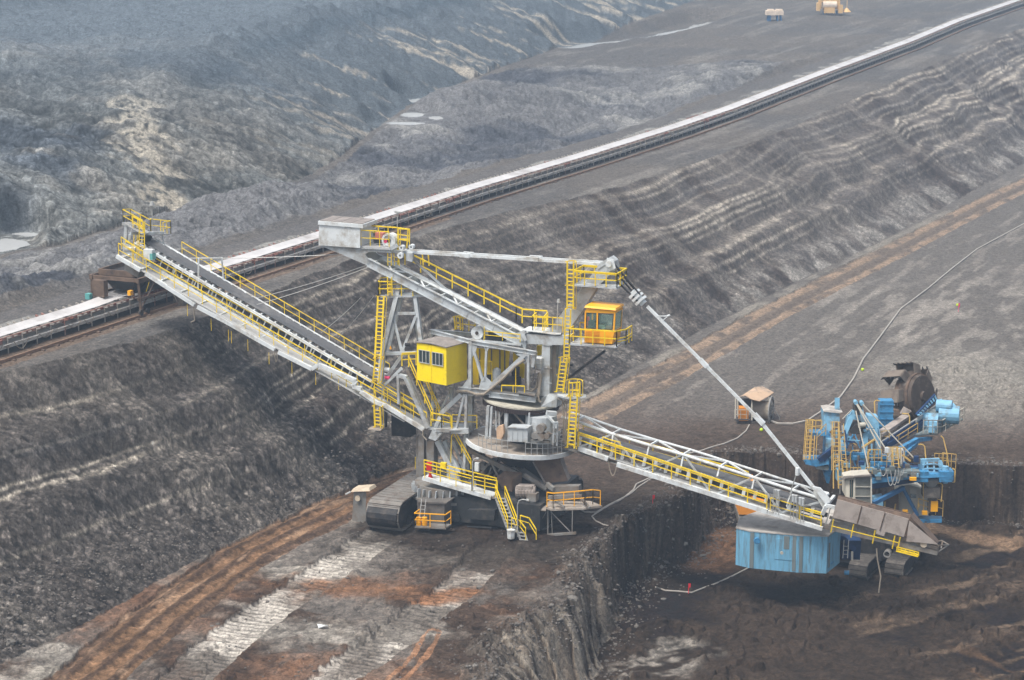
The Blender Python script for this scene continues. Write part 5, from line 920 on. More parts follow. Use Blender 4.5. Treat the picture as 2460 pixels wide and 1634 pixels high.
    cr = MB(); cr.plate([Z6(1430, 1065, 4.9), Z6(1745, 1065, 4.9), Z6(1730, 1185, 4.9), Z6(1420, 1165, 4.9)], -N * .6); cr.cut(); cr.tube(Z6(1290, 1150, 4.7) - N * .3, Z6(1290, 1150, 4.7), .38, 16); cr.cut(); cr.beam(Z6(1430, 1250, 4.8), Z6(1700, 1265, 4.8), .12, .08); part(cr, 'carriage_fitting', 'carriage')
    bx = MB(); a, b, c_, d_ = Z6(860, 985, 6.0), Z6(1170, 1000, 6.0), Z6(1165, 1260, 6.0), Z6(870, 1245, 6.0); bx.plate([a, b, c_, d_], -N * 1.6); bx.plate([Z6(860, 965, 6.1), Z6(1190, 985, 6.1), Z6(1190, 1000, 6.1), Z6(860, 985, 6.1)], -N * 1.7); part(bx, 'ballast_box', 'carriage2')
    pf = MB(); a, b = Z6(830, 1250, 7.0), Z6(1185, 1268, 7.0); pf.plate([a, b, b - N * 1.1, a - N * 1.1], -UPZ * .12); pl_ = part(pf, 'service_platform', 'steel2')
    r = MB(); r.rail([a - N * 1.0, a, b, b - N * 1.0], 1.05, 1.5, .035); part(r, 'platform_rail', 'orange'); la = MB(); la.ladder(Z6(905, 1235, 6.7), Z6(935, 940, 6.2), U, .36, .3, .03); part(la, 'ladder', 'galv')
    pd = MB(); c = S(1065, 1190, 2.6); nn = Vector((.07, 0, 1)).normalized(); pd.disc(c - UPZ * .05, nn, 2.6, .18, 40); pd.disc(c, nn, 2.25, 1.05, 40); pd_o = part(pd, 'turntable', 'steel2'); rb = MB()
    for k in range(28): an = 6.28318 * k / 28; e = Vector((math.cos(an), math.sin(an), 0)); q = c + e * 2.3 + nn * .15; rb.beam(q, q + nn * .85, .06, .45, e); rb.cut()
    part(rb, 'stiffener', 'steel', pd_o)
    wk = MB(); a, b = Z6(925, 700, 4.6), Z6(1700, 925, 4.6); wk.beam(a, b, .26, .3); wk.cut(); wk.beam(a - N * .7, b - N * .7, 1.2, .06); part(wk, 'walkway', 'white'); wk = MB(); wk.plate([b, Z6(1780, 920, 4.6), Z6(1790, 860, 3.2), b - N * 1.3], -UPZ * .1); part(wk, 'stair_landing', 'steel2')
    r = MB(); r.rail([a + N * .1 + U * .2, Z6(1480, 850, 4.7), Z6(1770, 905, 4.7)], 1.2, 1.3, .035); r.rail([Z6(940, 650, 3.4), Z6(1370, 760, 3.4), Z6(1760, 860, 3.4)], 1.1, 1.1, .035); r.rail([Z6(840, 600, .5), Z6(870, 590, .5)], .95, .3, .035); part(r, 'handrail', 'yellow')
    st = MB(); p, q = Z6(1800, 930, 4.6), Z6(1940, 1300, 5.6); st.stairs(p, q, U, .75, .25); part(st, 'stairs', 'galv'); r = MB(); r.rail([p - U * .38, q - U * .38], 1.0, 2.2, .035); r.rail([p + U * .4, q + U * .4], 1.0, 2.2, .035); part(r, 'handrail', 'yellow')
    st = MB(); p2, q2 = Z6(2040, 1320, 5.8), Z6(2120, 1560, 6.2); st.stairs(p2, q2, U, .55, .27); part(st, 'stairs', 'galv'); r = MB(); r.rail([Z6(1930, 1280, 5.7), Z6(2020, 1310, 5.8), Z6(2090, 1400, 5.9)], .9, .9, .035); r.rail([Z6(2030, 1240, 5.2), Z6(2130, 1270, 5.4), Z6(2210, 1400, 5.6)], .8, .7, .035); part(r, 'handrail', 'yellow')
    pl2 = MB(); pl2.plate([Z6(1920, 1300, 5.8), Z6(2030, 1330, 5.9), Z6(2060, 1300, 5.0), Z6(1950, 1280, 5.0)], -UPZ * .06); part(pl2, 'stair_landing', 'steel2')
    for xs in (((2000, 1370), (1998, 1010), (2015, 960), (2050, 945), (2100, 950)), ((1490, 840), (1490, 520), (1505, 490), (1530, 478))):
        m = MB(); m.pipe([Z6(x, y, 5.9 if xs[0][0] == 2000 else 4.8) for x, y in xs], .05, 6); m.tube(Z6(xs[-1][0], xs[-1][1], 5.9 if xs[0][0] == 2000 else 4.8), Z6(xs[-1][0] + 30, xs[-1][1] + 8, 5.9 if xs[0][0] == 2000 else 4.8), .11, 8); part(m, 'lamp_post', 'galv')
    m = MB(); m.box(Z6(1540, 575, 4.0), U * .16, N * .12, UPZ * .33); part(m, 'control_box', 'white'); m = MB(); m.box(Z6(1160, 555, 3.6), U * .22, N * .15, UPZ * .2); part(m, 'control_box', 'yellow')
    # loose gear carried on the wagon: things of their own
    for x, lab in ((880, 'orange drum standing left of the ladder foot on the low service platform'), (945, 'orange drum standing right of the ladder foot on the low service platform')):
        c = Z6(x, 1235, 6.6); m = MB(); m.tube(c, c + UPZ * .62, .20, 16); m.ring(c + UPZ * .2, UPZ, .215, .19, .03, 16); m.ring(c + UPZ * .42, UPZ, .215, .19, .03, 16); m.disc(c + UPZ * .62, UPZ, .05, .03, 8)
        tag(m.build('drum', M_['orange'], None, None, c), lab, 'drum', 'orange drums on the service platform')
    e = thing('fire_point', Z6(1010, 700, 4.2), 'red fire extinguisher cabinet and red hose cone behind the yellow rail of the base walkway', 'fire extinguisher')
    global ROOT; keep = ROOT; ROOT = e.location.copy(); m = MB(); c = Z6(998, 570, 4.2); m.box(c, U * .2, N * .12, UPZ * .3); m.build('cabinet', M_['red'], e); m = MB(); m.tube(Z6(1010, 700, 4.2), Z6(1005, 640, 4.2), .2, 10, .07); m.build('cone', M_['red'], e); ROOT = keep
    c = Z6(1925, 1385, 6.2); m = MB(); m.tube(c, c + UPZ * .62, .27, 8, .30); m.tube(c + UPZ * .62, c + UPZ * .68, .33, 8); m.tube(c + UPZ * .66, c + UPZ * .7, .25, 8)
    b_ = m.build('bin', M_['white'], None, None, c); tag(b_, 'white waste bin hanging at the foot of the wagon stairs', 'bin')
    a = Z5(1385, 1300, 3.4); m = MB(); pts = [Z5(x, y, 3.4) for x, y in ((1380, 1180), (1400, 1155), (1455, 1138), (1465, 1230), (1450, 1270), (1430, 1305), (1385, 1300))]; m.plate(pts, -N * .35); t = m.build('tarpaulin', M_['tarp'], None, None, a); tag(t, 'crumpled tan tarpaulin bundle standing on the round deck beside the grey tank', 'tarpaulin')
    return sA
M_['ringtop'] = mat('greasy_ring_top', (.50, .47, .39), .6, 0, .2, 1.5, (.30, .27, .22), .3); M_['rustdark'] = mat('gear_teeth', (.06, .04, .035), .6); M_['carriage2'] = mat('dusty_box_steel', (.12, .11, .10), .8, 0, .3, 1.5, (.18, .15, .12), .3)
lower()
# ------------------------------------------------------------------ bench conveyor, its rail and the hopper car
def cvp(s, q, h): return Vector((cvA[0] + cvu[0] * s + cvn[0] * q, cvA[1] + cvu[1] * s + cvn[1] * q, float(bench_z(s)) + h))
M_['bright'] = mat('wet_belt_sky_sheen', (.56, .54, .525), .45, 0, .18, .35, (.34, .31, .29), .30, spec=.5); M_['cvred'] = mat('rusty_red_paint', (.28, .13, .10), .8, 0, .4, 2, (.4, .36, .32), .3); M_['cvgrey'] = mat('dusty_conveyor_frame', (.55, .53, .49), .8, 0, .3, 1.5, (.2, .16, .13), .3)  # pale belt colour carries the painted sky sheen of wet rubber
M_['hull'] = mat('sooty_hull_steel', (.035, .033, .033), .7, 0, .4, 1.5, (.11, .085, .065), .35); M_['cvleg'] = mat('weathered_leg_steel', (.34, .31, .27), .85, 0, .3, 2)
def conveyor():
    global ROOT
    root = thing('belt_conveyor', cvp(0, 0, 0), 'long bench conveyor with bright wet belt running from left edge to top right corner', 'conveyor'); ROOT = root.location.copy()
    b = lambda m, n, k, lab=None: m.build(n, M_[k], root, lab)
    ss = [-14, 0, 12, 20, 32, 50, 62, 73, 85, 102, 119, 135, 152, 164, 176, 192, 208, 220, 232, 258, 285, 305, 326, 380, 470, 560]
    m = MB(); r = MB(); e1 = MB(); e2 = MB(); pp = MB()
    for a, c in zip(ss[:-1], ss[1:]):
        lift = lambda s: 1.55 if s in (20,) else 1.2
        ha, hc = lift(a), lift(c)
        for q0, q1, z0, z1 in ((-.98, -.4, .2, 0), (-.4, .4, 0, 0), (.4, .98, 0, .2)):
            m.add([cvp(a, q0, ha + z0), cvp(c, q0, hc + z0), cvp(c, q1, hc + z1), cvp(a, q1, ha + z1)], [(0, 1, 2, 3)])
        r.beam(cvp(a, 0, .62), cvp(c, 0, .62), 1.9, .04)
        for q in (-1.12, 1.12): e1.beam(cvp(a, q, 1.18), cvp(c, q, 1.18), .12, .22)
        e2.beam(cvp(a, -1.2, .50), cvp(c, -1.2, .50), .12, .20); pp.tube(cvp(a, -1.45, .75), cvp(c, -1.45, .75), .05, 5)
    b(m, 'belt', 'bright'); b(r, 'return_belt', 'cvgrey'); b(e1, 'stringer', 'cvred'); b(e2, 'lower_rail', 'cvgrey'); b(pp, 'water_pipe', 'cvgrey')
    rng = random.Random(3); st = 1.85
    def sup(s, far=False):
        m = MB()
        for q in (-1.25, 1.25): m.beam(cvp(s, q, -.25), cvp(s, q * .98, 1.2), .09, .09, Vector((1, 0, 0)))
        m.beam(cvp(s, -1.3, .4), cvp(s, 1.3, .4), .08, .12); m.beam(cvp(s, -1.3, 1.0), cvp(s, 1.3, 1.0), .09, .10)
        m.beam(cvp(s, -1.6, 1.3), cvp(s, -1.2, 1.2), .12, .12); m.beam(cvp(s, 1.6, 1.36), cvp(s, 1.2, 1.2), .14, .14); m.beam(cvp(s + .8, 1.6, 1.36), cvp(s + .8, 1.2, 1.2), .14, .14); m.beam(cvp(s + .8, -1.55, 1.3), cvp(s + .8, -1.25, 1.2), .1, .1)
        if rng.random() < .25: m.box(cvp(s + .4, -1.5, 1.1), Vector((*cvu, 0)) * .35, Vector((*cvn, 0)) * .08, UPZ * .16)
        return m
    s = -8; k = 0; rest = MB()
    while s < 470:
        m = sup(s)
        if k < 100: b(m, 'support_frame', 'cvleg' if rng.random() < .8 else 'cvred')
        else: rest.add(m.v, m.f)
        s += st; k += 1
    o = b(rest, 'support_frame', 'cvleg'); o['kind'] = 'stuff'
    for s in list(np.arange(-6, 150, 3.1)):
        s += rng.uniform(-.7, .7); L = rng.uniform(1.3, 2.1); sag = rng.uniform(.25, .75)
        if 14 < s < 22: continue
        m = MB(); m.pipe([cvp(s + L * i / 6, -1.5, .85 - sag * 4 * (i / 6) * (1 - i / 6)) for i in range(7)], .035, 4); b(m, 'hose_loop', 'cable')
    rl = thing('rail', cvp(0, -2.9, 0), 'rusty travel rail on the ground along the near side of the bench conveyor', 'rail'); ROOT = rl.location.copy()
    m = MB(); sl = MB()
    for a, c in zip(ss[:-1], ss[1:]): m.beam(cvp(a, -2.9, .14), cvp(c, -2.9, .14), .14, .22)
    m.build('railhead', M_['rustrail'], rl)
    for s in np.arange(-8, 180, 1.85): q = MB(); q.beam(cvp(s, -3.3, .02), cvp(s, -2.5, .02), .28, .12); q.build('sleeper', M_['rust'], rl)
M_['rustrail'] = mat('rail_rust', (.24, .15, .10), .8, 0, .3, 2)
conveyor()
def hopper_car():
    global ROOT
    s0 = 18.6; root = thing('hopper_car', cvp(s0, 0, 0), 'dark rusty hopper car straddling the bench conveyor under the left boom end', 'hopper car'); ROOT = root.location.copy()
    b = lambda m, n, k: m.build(n, M_[k], root)
    m = MB()
    for s in (-3.0, 3.2):
        for q in (-2.6, 2.3): m.beam(cvp(s0 + s, q, .2), cvp(s0 + s, q * .95, 3.0), .2, .2, Vector((1, 0, 0))); m.cut()
    b(m, 'leg', 'rust')
    m = MB()
    for q in (-2.5, 2.2): m.beam(cvp(s0 - 3.2, q, 3.0), cvp(s0 + 3.5, q, 3.0), .28, .4); m.beam(cvp(s0 - 3.2, q, 1.4), cvp(s0 + 3.5, q, 1.4), .16, .2); m.beam(cvp(s0 - 3, q, .4), cvp(s0, q, 3), .1); m.beam(cvp(s0 + 3, q, .4), cvp(s0, q, 3), .12)
    for s in (-3.0, 0, 3.3): m.beam(cvp(s0 + s, -2.6, 3.0), cvp(s0 + s, 2.3, 3.0), .22, .3)
    b(m, 'portal_frame', 'rust')
    m = MB(); c = [cvp(s0 - 2.6, -1.7, 3.3), cvp(s0 + 2.2, -1.7, 3.3), cvp(s0 + 2.2, 1.7, 3.3), cvp(s0 - 2.6, 1.7, 3.3)]; d = [cvp(s0 - 1.6, -1.0, 1.75), cvp(s0 + 1.6, -1.0, 1.75), cvp(s0 + 1.6, 1.0, 1.75), cvp(s0 - 1.6, 1.0, 1.75)]
    m.hexa(d, c); b(m, 'hopper', 'hull'); m = MB()
    for a, c_ in zip(c, c[1:] + c[:1]): m.beam(a + UPZ * .1, c_ + UPZ * .1, .18, .5)
    b(m, 'hopper_rim', 'rust')
    m = MB(); m.tube(cvp(s0 + 3.2, -1.4, 1.9), cvp(s0 + 3.2, 1.4, 1.9), .75, 18); b(m, 'bend_drum', 'hull')
    m = MB(); m.box(cvp(s0 + 2.9, -3.0, .75), Vector((*cvu, 0)) * .8, Vector((*cvn, 0)) * .5, UPZ * .85); b(m, 'ballast_box', 'skirtdark')
    m = MB(); m.hexa([cvp(s0 - .8, -1.5, 1.5), cvp(s0 + 4.8, -1.5, 1.5), cvp(s0 + 4.8, 1.5, 1.5), cvp(s0 - .8, 1.5, 1.5)], [cvp(s0 + .6, -1.3, 2.9), cvp(s0 + 4.2, -1.3, 2.9), cvp(s0 + 4.2, 1.3, 2.9), cvp(s0 + .6, 1.3, 2.9)]); b(m, 'dust_hood', 'hull')
    m = MB(); m.box(cvp(s0 - 3.6, 1.0, 2.2), Vector((*cvu, 0)) * .3, Vector((*cvn, 0)) * .6, UPZ * .7); b(m, 'switch_cabinet', 'rust'); m = MB(); m.box(cvp(s0 - 4.4, 1.6, 1.6), Vector((*cvu, 0)) * .22, Vector((*cvn, 0)) * .22, UPZ * .24); b(m, 'switch_box', 'teal')
    for s, q in ((-3.4, -1.9), (1.2, -2.4)): m = MB(); m.box(cvp(s0 + s, q, 2.0), Vector((*cvu, 0)) * .22, Vector((*cvn, 0)) * .15, UPZ * .2); b(m, 'lamp', 'orange')
    for s in (-3.4, -2.4, 2.4, 3.4): m = MB(); m.tube(cvp(s0 + s, -2.98, .38), cvp(s0 + s, -2.8, .38), .26, 12); b(m, 'wheel', 'hull')
    m = MB(); m.beam(cvp(s0 + 5.0, -2.4, .9), cvp(s0 + 5.0, 1.5, .9), .3, 1.3); m.beam(cvp(s0 + 3.5, -2.2, 1.3), cvp(s0 + 6.5, -2.2, 1.3), .2, .2); b(m, 'tail_frame', 'rust')
    m = MB(); m.pipe([cvp(s0 + .3, -1.9, 3.3), cvp(s0 + 1.2, -2.6, 2.2), cvp(s0 + 1.9, -3.0, .4)], .05, 5); b(m, 'hose', 'cable')
M_['skirtdark'] = mat('earthy_box', (.12, .105, .09), .9, 0, .35, 2.5, (.22, .19, .16), .3)
M_['blue'] = mat('blue_paint', (.06, .25, .46), .5, 0, .25, 2.2, (.05, .06, .07), .35); M_['lblue'] = mat('pale_blue_paint', (.20, .42, .58), .5, 0, .2, 1.6, (.16, .17, .17), .32)
M_['dblue'] = mat('dark_blue_paint', (.012, .045, .13), .55, 0, .3, 1.5, (.02, .02, .03), .3); M_['bhouse'] = mat('weathered_blue_sheet', (.16, .38, .54), .65, 0, .22, 6.0, (.12, .19, .23), .42, streak=True)
M_['bgrey'] = mat('grey_blue_streak', (.17, .20, .20), .7, 0, .3, 2, streak=True); M_['oyel'] = mat('weathered_yellow_paint', (.58, .38, .11), .6, 0, .3, 3); M_['cream'] = mat('cream_sheet', (.46, .43, .36), .7, 0, .1, 1, (.3, .26, .2), .15); M_['hroof'] = mat('dusty_house_roof', (.46, .43, .39), .8, 0, .2, 1.2, (.28, .25, .22), .4)
hopper_car()
# ------------------------------------------------------------------ blue bucket wheel excavator on the lower floor
def excavator():
    global ROOT
    base = PZ(2070, 1372, -5); E = thing('bucket_wheel_excavator', base, 'blue bucket wheel excavator with yellow ladders digging on the dark lower floor', 'excavator'); ROOT = base.copy()
    def X(x, y, d): return P(1900 + x / 5.133, 870 + y / 5.133, d)
    def Y9(x, y, d): return P(1920 + x / 5.895, 1080 + y / 5.895, d)
    b = lambda m, n, k, lab=None, par=None: m.build(n, M_[k], par or E, lab)
    F = Vector((0, 1, 0)); Rr = Vector((1, 0, 0))
    def slab(pts, d, th, n, k, f=X, par=None, dd=None):
        m = MB(); m.plate([f(x, y, d if dd is None else dd[i]) for i, (x, y) in enumerate(pts)], F * th); return b(m, n, k, None, par)
    # big house hanging at the rear
    zt, zb = 1.17, -1.68; pl_ = [P(1769, 1270, 162), P(1802, 1273, 161.2), P(1918, 1284, 160.2), P(1988, 1290, 160), P(2019, 1288, 162.6), P(2004, 1272, 167.5), P(1820, 1258, 166.2), P(1778, 1262, 164.5)]
    hs = thing_part('machine_house', E); m = MB(); m.plate([Vector((p.x, p.y, zb)) for p in pl_], UPZ * (zt - zb)); b(m, 'house_wall', 'bhouse', None, hs)
    m = MB(); c = Vector((sum(p.x for p in pl_) / 8, sum(p.y for p in pl_) / 8, 0)); m.plate([Vector((p.x, p.y, zt + .003)) + (Vector((p.x, p.y, 0)) - c) * .015 for p in pl_], UPZ * .09); b(m, 'house_roof', 'hroof', None, hs)
    def onface(x, y, w_, h_, k, n, th=.04, i=0):
        p0, p1 = pl_[i], pl_[i + 1]; dir_ = Vector((p1.x - p0.x, p1.y - p0.y, 0)); L = dir_.length; dir_ /= L; nr = Vector((dir_.y, -dir_.x, 0)); q = Vector((p0.x, p0.y, zb)) + dir_ * x + UPZ * y + nr * .003; m = MB(); m.plate([q, q + dir_ * w_, q + dir_ * w_ + UPZ * h_, q + UPZ * h_], nr * th); return b(m, n, k, None, hs)
    onface(.02, .05, .30, 2.75, 'bgrey', 'rain_gutter', i=1); onface(.1, .05, .26, 2.75, 'bgrey', 'rain_gutter', i=2); onface(3.2, .1, .28, 2.7, 'bgrey', 'rain_gutter', i=1)
    onface(1.9, .9, 1.7, 1.6, 'bhouse', 'door', .03, i=1); onface(2.55, 1.75, .42, 1.0, 'bgrey', 'vent', .05, i=1); onface(.32, .35, .25, 1.9, 'bgrey', 'louvre', i=3); onface(.9, .45, .5, .12, 'blue', 'step', i=3)
    m = MB(); c = P(1818, 1298, 161); m.disc(c, -F, .24, .25, 14); b(m, 'round_vent', 'blue', None, hs); m = MB(); m.disc(P(1878, 1328, 160.4), -F, .12, .08, 10); b(m, 'warning_disc', 'cream', None, hs)
    # under-carriage
    for (x, y, d) in ((2128, 1388, 168.5), (2040, 1392, 168)):
        c0 = PZ(x, y, -5); dr = Vector((.42, .9, 0)).normalized(); sd_ = Vector((.9, -.42, 0)).normalized(); t = thing_part('crawler', E); hh = 1.3
        prof = [(0, .45), (.35, .05), (5.6, .02), (6.1, .5), (5.9, 1.15), (5.4, hh), (.6, hh), (.15, 1.1)]
        m = MB(); m.plate([c0 + dr * a + UPZ * h for a, h in prof], sd_ * 1.25); b(m, 'crawler_beam', 'hull', None, t)
        pr = prof + prof[:1]; n = 0
        for (a0, h0), (a1, h1) in zip(pr[:-1], pr[1:]):
            L = math.hypot(a1 - a0, h1 - h0); k = max(1, round(L / .42))
            for j in range(k):
                p, q = c0 + dr * (a0 + (a1 - a0) * j / k) + UPZ * (h0 + (h1 - h0) * j / k), c0 + dr * (a0 + (a1 - a0) * (j + .85) / k) + UPZ * (h0 + (h1 - h0) * (j + .85) / k); p, q = p + sd_ * .62, q + sd_ * .62
                m = MB(); m.beam(p, q, 1.5, .1, (q - p).cross(sd_).normalized()); b(m, 'track_shoe', 'skirtdark', None, t)
    m = MB(); c = PZ(2085, 1350, -5); m.tube(c + UPZ * .8, c + UPZ * 2.4, 2.2, 20, 1.7); m.box(c + UPZ * 1.2 - Rr * 1.3, Rr * 1.8, F * 1.6, UPZ * .7); b(m, 'undercarriage', 'hull')
    m = MB(); m.beam(Y9(600, 1260, 163), Y9(760, 1420, 164), .5, .4); m.plate([Y9(590, 1290, 164), Y9(880, 1290, 165), Y9(860, 1560, 166), Y9(600, 1560, 165)], F * 2); m.beam(Y9(700, 1290, 163.5), Y9(690, 1500, 163.5), .15); b(m, 'slew_frame', 'dblue')
    m = MB(); m.plate([Y9(735, 1450, 163), Y9(765, 1450, 163), Y9(765, 1568, 163), Y9(735, 1568, 163)], F * .1); b(m, 'hatch', 'cream'); m = MB(); m.ladder(Y9(650, 1540, 162.5), Y9(668, 1280, 162.5), Rr, .35, .3, .03); b(m, 'ladder', 'galv')
    m = MB(); c = P(2033, 1376, 163); m.tube(c - Rr * .15, c + Rr * .2, .18, 10); b(m, 'valve', 'blue')
    # main frame
    slab([(1000, 1330), (1940, 1350), (1900, 1430), (1620, 1470), (1060, 1560), (1000, 1560)], 168, 1.6, 'discharge_boom', 'dblue'); slab([(1000, 1440), (1600, 1380), (1930, 1380), (1930, 1420), (1600, 1430), (1000, 1500)], 167.2, .6, 'boom_flange', 'blue')
    m = MB(); m.beam(X(1050, 1340, 167.5), X(1580, 1350, 167.5), .8, .25); b(m, 'boom_belt', 'bgrey')
    slab([(430, 830), (540, 950), (540, 1180), (470, 1500), (440, 1490), (400, 1330)], 169, 1.0, 'support_column', 'blue')
    slab([(405, 605), (600, 625), (600, 745), (540, 740), (520, 830), (480, 850), (430, 930), (405, 850)], 169.5, 1.6, 'hopper_box', 'lblue'); slab([(400, 600), (480, 590), (640, 618), (600, 632), (405, 612)], 169.3, 1.7, 'box_lid', 'hroof')
    m = MB(); m.beam(X(568, 615, 170), X(571, 440, 170), .34, .34, F); b(m, 'exhaust_stack', 'lblue')
    slab([(430, 950), (540, 960), (545, 1160), (500, 1200), (430, 1160)], 168.5, .8, 'side_plate', 'lblue'); slab([(640, 940), (760, 930), (750, 990), (680, 1000)], 169, .5, 'side_plate', 'lblue')
    slab([(945, 660), (1075, 675), (1115, 1100), (1110, 1160), (1050, 1140), (1040, 960), (960, 950)], 170, 1.0, 'tower_panel', 'lblue'); slab([(900, 690), (945, 680), (960, 960), (930, 950)], 170.4, .8, 'tower_panel', 'blue'); slab([(700, 680), (840, 650), (870, 760), (760, 810), (700, 860), (660, 870)], 170, .8, 'tower_panel', 'lblue')
    slab([(1185, 1060), (1390, 1080), (1410, 1260), (1320, 1270), (1185, 1200)], 170, .5, 'rear_cabinet', 'cream')
    slab([(720, 850), (800, 770), (920, 790), (930, 860), (860, 890), (740, 885)], 168.5, 1.6, 'winch_hood', 'hull'); m = MB(); m.tube(X(830, 780, 168.3), X(920, 770, 168.3), .2, 10); m.cut(); m.tube(X(930, 825, 168), X(955, 825, 168), .12, 8); b(m, 'cable_drum', 'cream')
    m = MB()
    for a, c_, w_, k in (((775, 600), (660, 880), .35, 0), ((860, 560), (920, 860), .3, 0), ((920, 860), (880, 1370), .42, 0), ((730, 660), (640, 1100), .3, 0), ((640, 940), (590, 1300), .3, 0)): m.beam(X(*a, 169), X(*c_, 168.6), w_, w_, F); m.cut()
    b(m, 'mast_leg', 'lblue'); m = MB(); m.plate([X(x, y, 168.8) for x, y in ((780, 570), (800, 500), (830, 500), (880, 560), (880, 640), (840, 655), (790, 650))], F * .9); b(m, 'mast_top', 'hull')
    for x, y in ((805, 505), (878, 515)): m = MB(); m.tube(X(x, y, 168.5), X(x, y, 168.5) + F * .6, .16, 12); b(m, 'sheave', 'lblue')
    m = MB()
    for a, c_, w_ in (((770, 890), (680, 1060), .1), ((790, 890), (850, 1060), .1), ((600, 1120), (1000, 1140), .2), ((760, 1180), (800, 1290), .12), ((700, 1290), (760, 1150), .12), ((600, 1300), (620, 1120), .1), ((850, 1160), (1180, 1170), .3), ((1000, 1250), (1240, 1240), .3)): m.beam(X(*a, 168.4), X(*c_, 168.4), w_, w_); m.cut()
    b(m, 'brace', 'blue')
    slab([(560, 1330), (650, 1330), (660, 1440), (600, 1500), (560, 1450)], 167.6, .5, 'side_plate', 'lblue'); slab([(1000, 1280), (1090, 1270), (1090, 1350), (1000, 1360)], 167.4, .5, 'drive_box', 'lblue'); slab([(1280, 1280), (1470, 1270), (1480, 1320), (1290, 1340)], 168, .5, 'cable_tray', 'bgrey')
    m = MB()
    for x, y in ((1250, 1310), (1400, 1390), (1510, 1400), (1080, 1420), (1350, 1420)): m.box(X(x, y, 167), Rr * .2, F * .15, UPZ * .18); m.cut()
    b(m, 'fitting', 'bgrey'); m = MB(); m.box(X(1505, 1440, 166.8), Rr * .25, F * .1, UPZ * .12); b(m, 'valve', 'orange')
    for x0, x1, y, sag in ((1180, 1290, 1330, 1.2), (1230, 1330, 1340, 1.1), (1320, 1400, 1300, .6), (1100, 1180, 1320, .5), (1150, 1240, 1100, .4), (1290, 1360, 1330, 1.0)): m = MB(); m.pipe(arc(X(x0, y, 166.6), X(x1, y + 15, 166.6), sag, 8), .04, 5); b(m, 'hose_loop', 'galv')
    # left gallery
    slab([(180, 1210), (470, 1215), (470, 1260), (310, 1290), (180, 1260)], 168, 1.6, 'gallery_deck', 'blue'); slab([(310, 1280), (470, 1290), (460, 1335), (315, 1320)], 168.2, 1, 'gallery_bracket', 'bgrey'); m = MB(); m.beam(X(340, 1210, 168), X(540, 1050, 168), .35, .35); m.cut(); m.beam(X(400, 1215, 168), X(540, 1080, 168), .2, .2); b(m, 'raking_strut', 'dblue'); slab([(240, 880), (420, 870), (430, 910), (270, 915)], 168.2, 1.2, 'gallery_deck', 'blue')
    m = MB(); m.ladder(X(200, 1200, 167.8), X(235, 710, 167.8), Rr, .4, .3, .04, .7); m.ladder(X(250, 1200, 167.5), X(265, 900, 167.5), Rr, .35, .3, .03); m.ladder(X(560, 1330, 167), X(550, 740, 167), Rr, .45, .3, .04, .7); m.ladder(X(665, 1380, 167), X(620, 760, 167), Rr, .35, .3, .03); m.ladder(X(620, 1560, 166.5), X(610, 1330, 166.5), Rr, .4, .3, .05); m.ladder(X(1300, 1300, 167), X(1280, 1050, 167), Rr, .4, .3, .04, .6); b(m, 'caged_ladder', 'oyel')
    m = MB()
    def rl(pts, h=1.0, sp=.6, d=167.5): m.rail([X(x, y, d) for x, y in pts], h, sp, .025)
    rl([(225, 870), (380, 880)]); rl([(240, 860), (370, 850)], .9, .4, 169); rl([(310, 1190), (320, 1000), (430, 900)], .9, .9); rl([(950, 1280), (1110, 1280)], 1.3, .5, 167); rl([(960, 1200), (1080, 1200)], .8, .4, 168); rl([(1190, 1200), (1400, 1210)], 1.0, .35, 168); rl([(730, 1380), (860, 1380)], .5, .3, 166.8); rl([(920, 1380), (1000, 1380)], .5, .3, 166.8); rl([(640, 1370), (700, 1370)], .9, .4, 166.8)
    rl([(1110, 990), (1210, 980)], .9, .6, 171); rl([(1210, 1090), (1560, 870)], .8, 1.0, 172.5); rl([(1860, 1300), (2030, 1320)], 1.2, .4, 169.5); rl([(1770, 1230), (1930, 1240)], .7, .35, 170.5); rl([(1120, 1290), (1240, 1300)], .9, .35, 167.3); b(m, 'handrail', 'oyel')
    for pts, d in ((((525, 1560), (525, 1240), (550, 1210), (650, 1220)), 167), (((735, 1300), (735, 1120), (760, 1090), (840, 1090)), 168), (((950, 1300), (945, 1110), (980, 1090)), 167.5), (((1040, 690), (1030, 490), (1050, 470), (1100, 480)), 173), (((1665, 1200), (1650, 1040), (1620, 1015), (1570, 1015)), 169.5), (((1948, 1290), (1920, 1100), (1880, 940), (1850, 910)), 171), (((1460, 980), (1465, 680), (1450, 640), (1370, 635)), 175), (((1985, 1320), (1990, 1480), (2020, 1480), (2025, 1330), (1990, 1310)), 168)): m = MB(); m.pipe([X(x, y, d) for x, y in pts], .05, 5); b(m, 'davit', 'oyel')
    m = MB(); m.box(X(1180, 1085, 167), Rr * .13, F * .1, UPZ * .2); b(m, 'control_box', 'white')
    rg = random.Random(9)
    for k in range(60):          # pipes, posts and light struts that fill the frame
        x, y = rg.uniform(560, 1500), rg.uniform(760, 1420)
        if x > 1150 and y < 1000: continue
        v_ = rg.random(); L = rg.uniform(60, 230); a_ = rg.choice((1.57, 1.57, 1.45, .05, .6, -.6)) + rg.uniform(-.05, .05); d_ = rg.uniform(166.9, 169.3)
        m = MB(); m.beam(X(x, y, d_), X(x + L * math.cos(a_), y + L * math.sin(a_), d_), rg.choice((.05, .07, .12))); b(m, 'strut', rg.choice(('lblue', 'blue', 'oyel', 'galv', 'dblue', 'cream')))
    for k in range(26):
        m = MB(); m.box(X(rg.uniform(620, 1600), rg.uniform(1180, 1400), rg.uniform(166.8, 168)), Rr * rg.uniform(.08, .28), F * .15, UPZ * rg.uniform(.08, .25)); b(m, 'fitting', rg.choice(('lblue', 'bgrey', 'dblue', 'skirtdark', 'blue')))
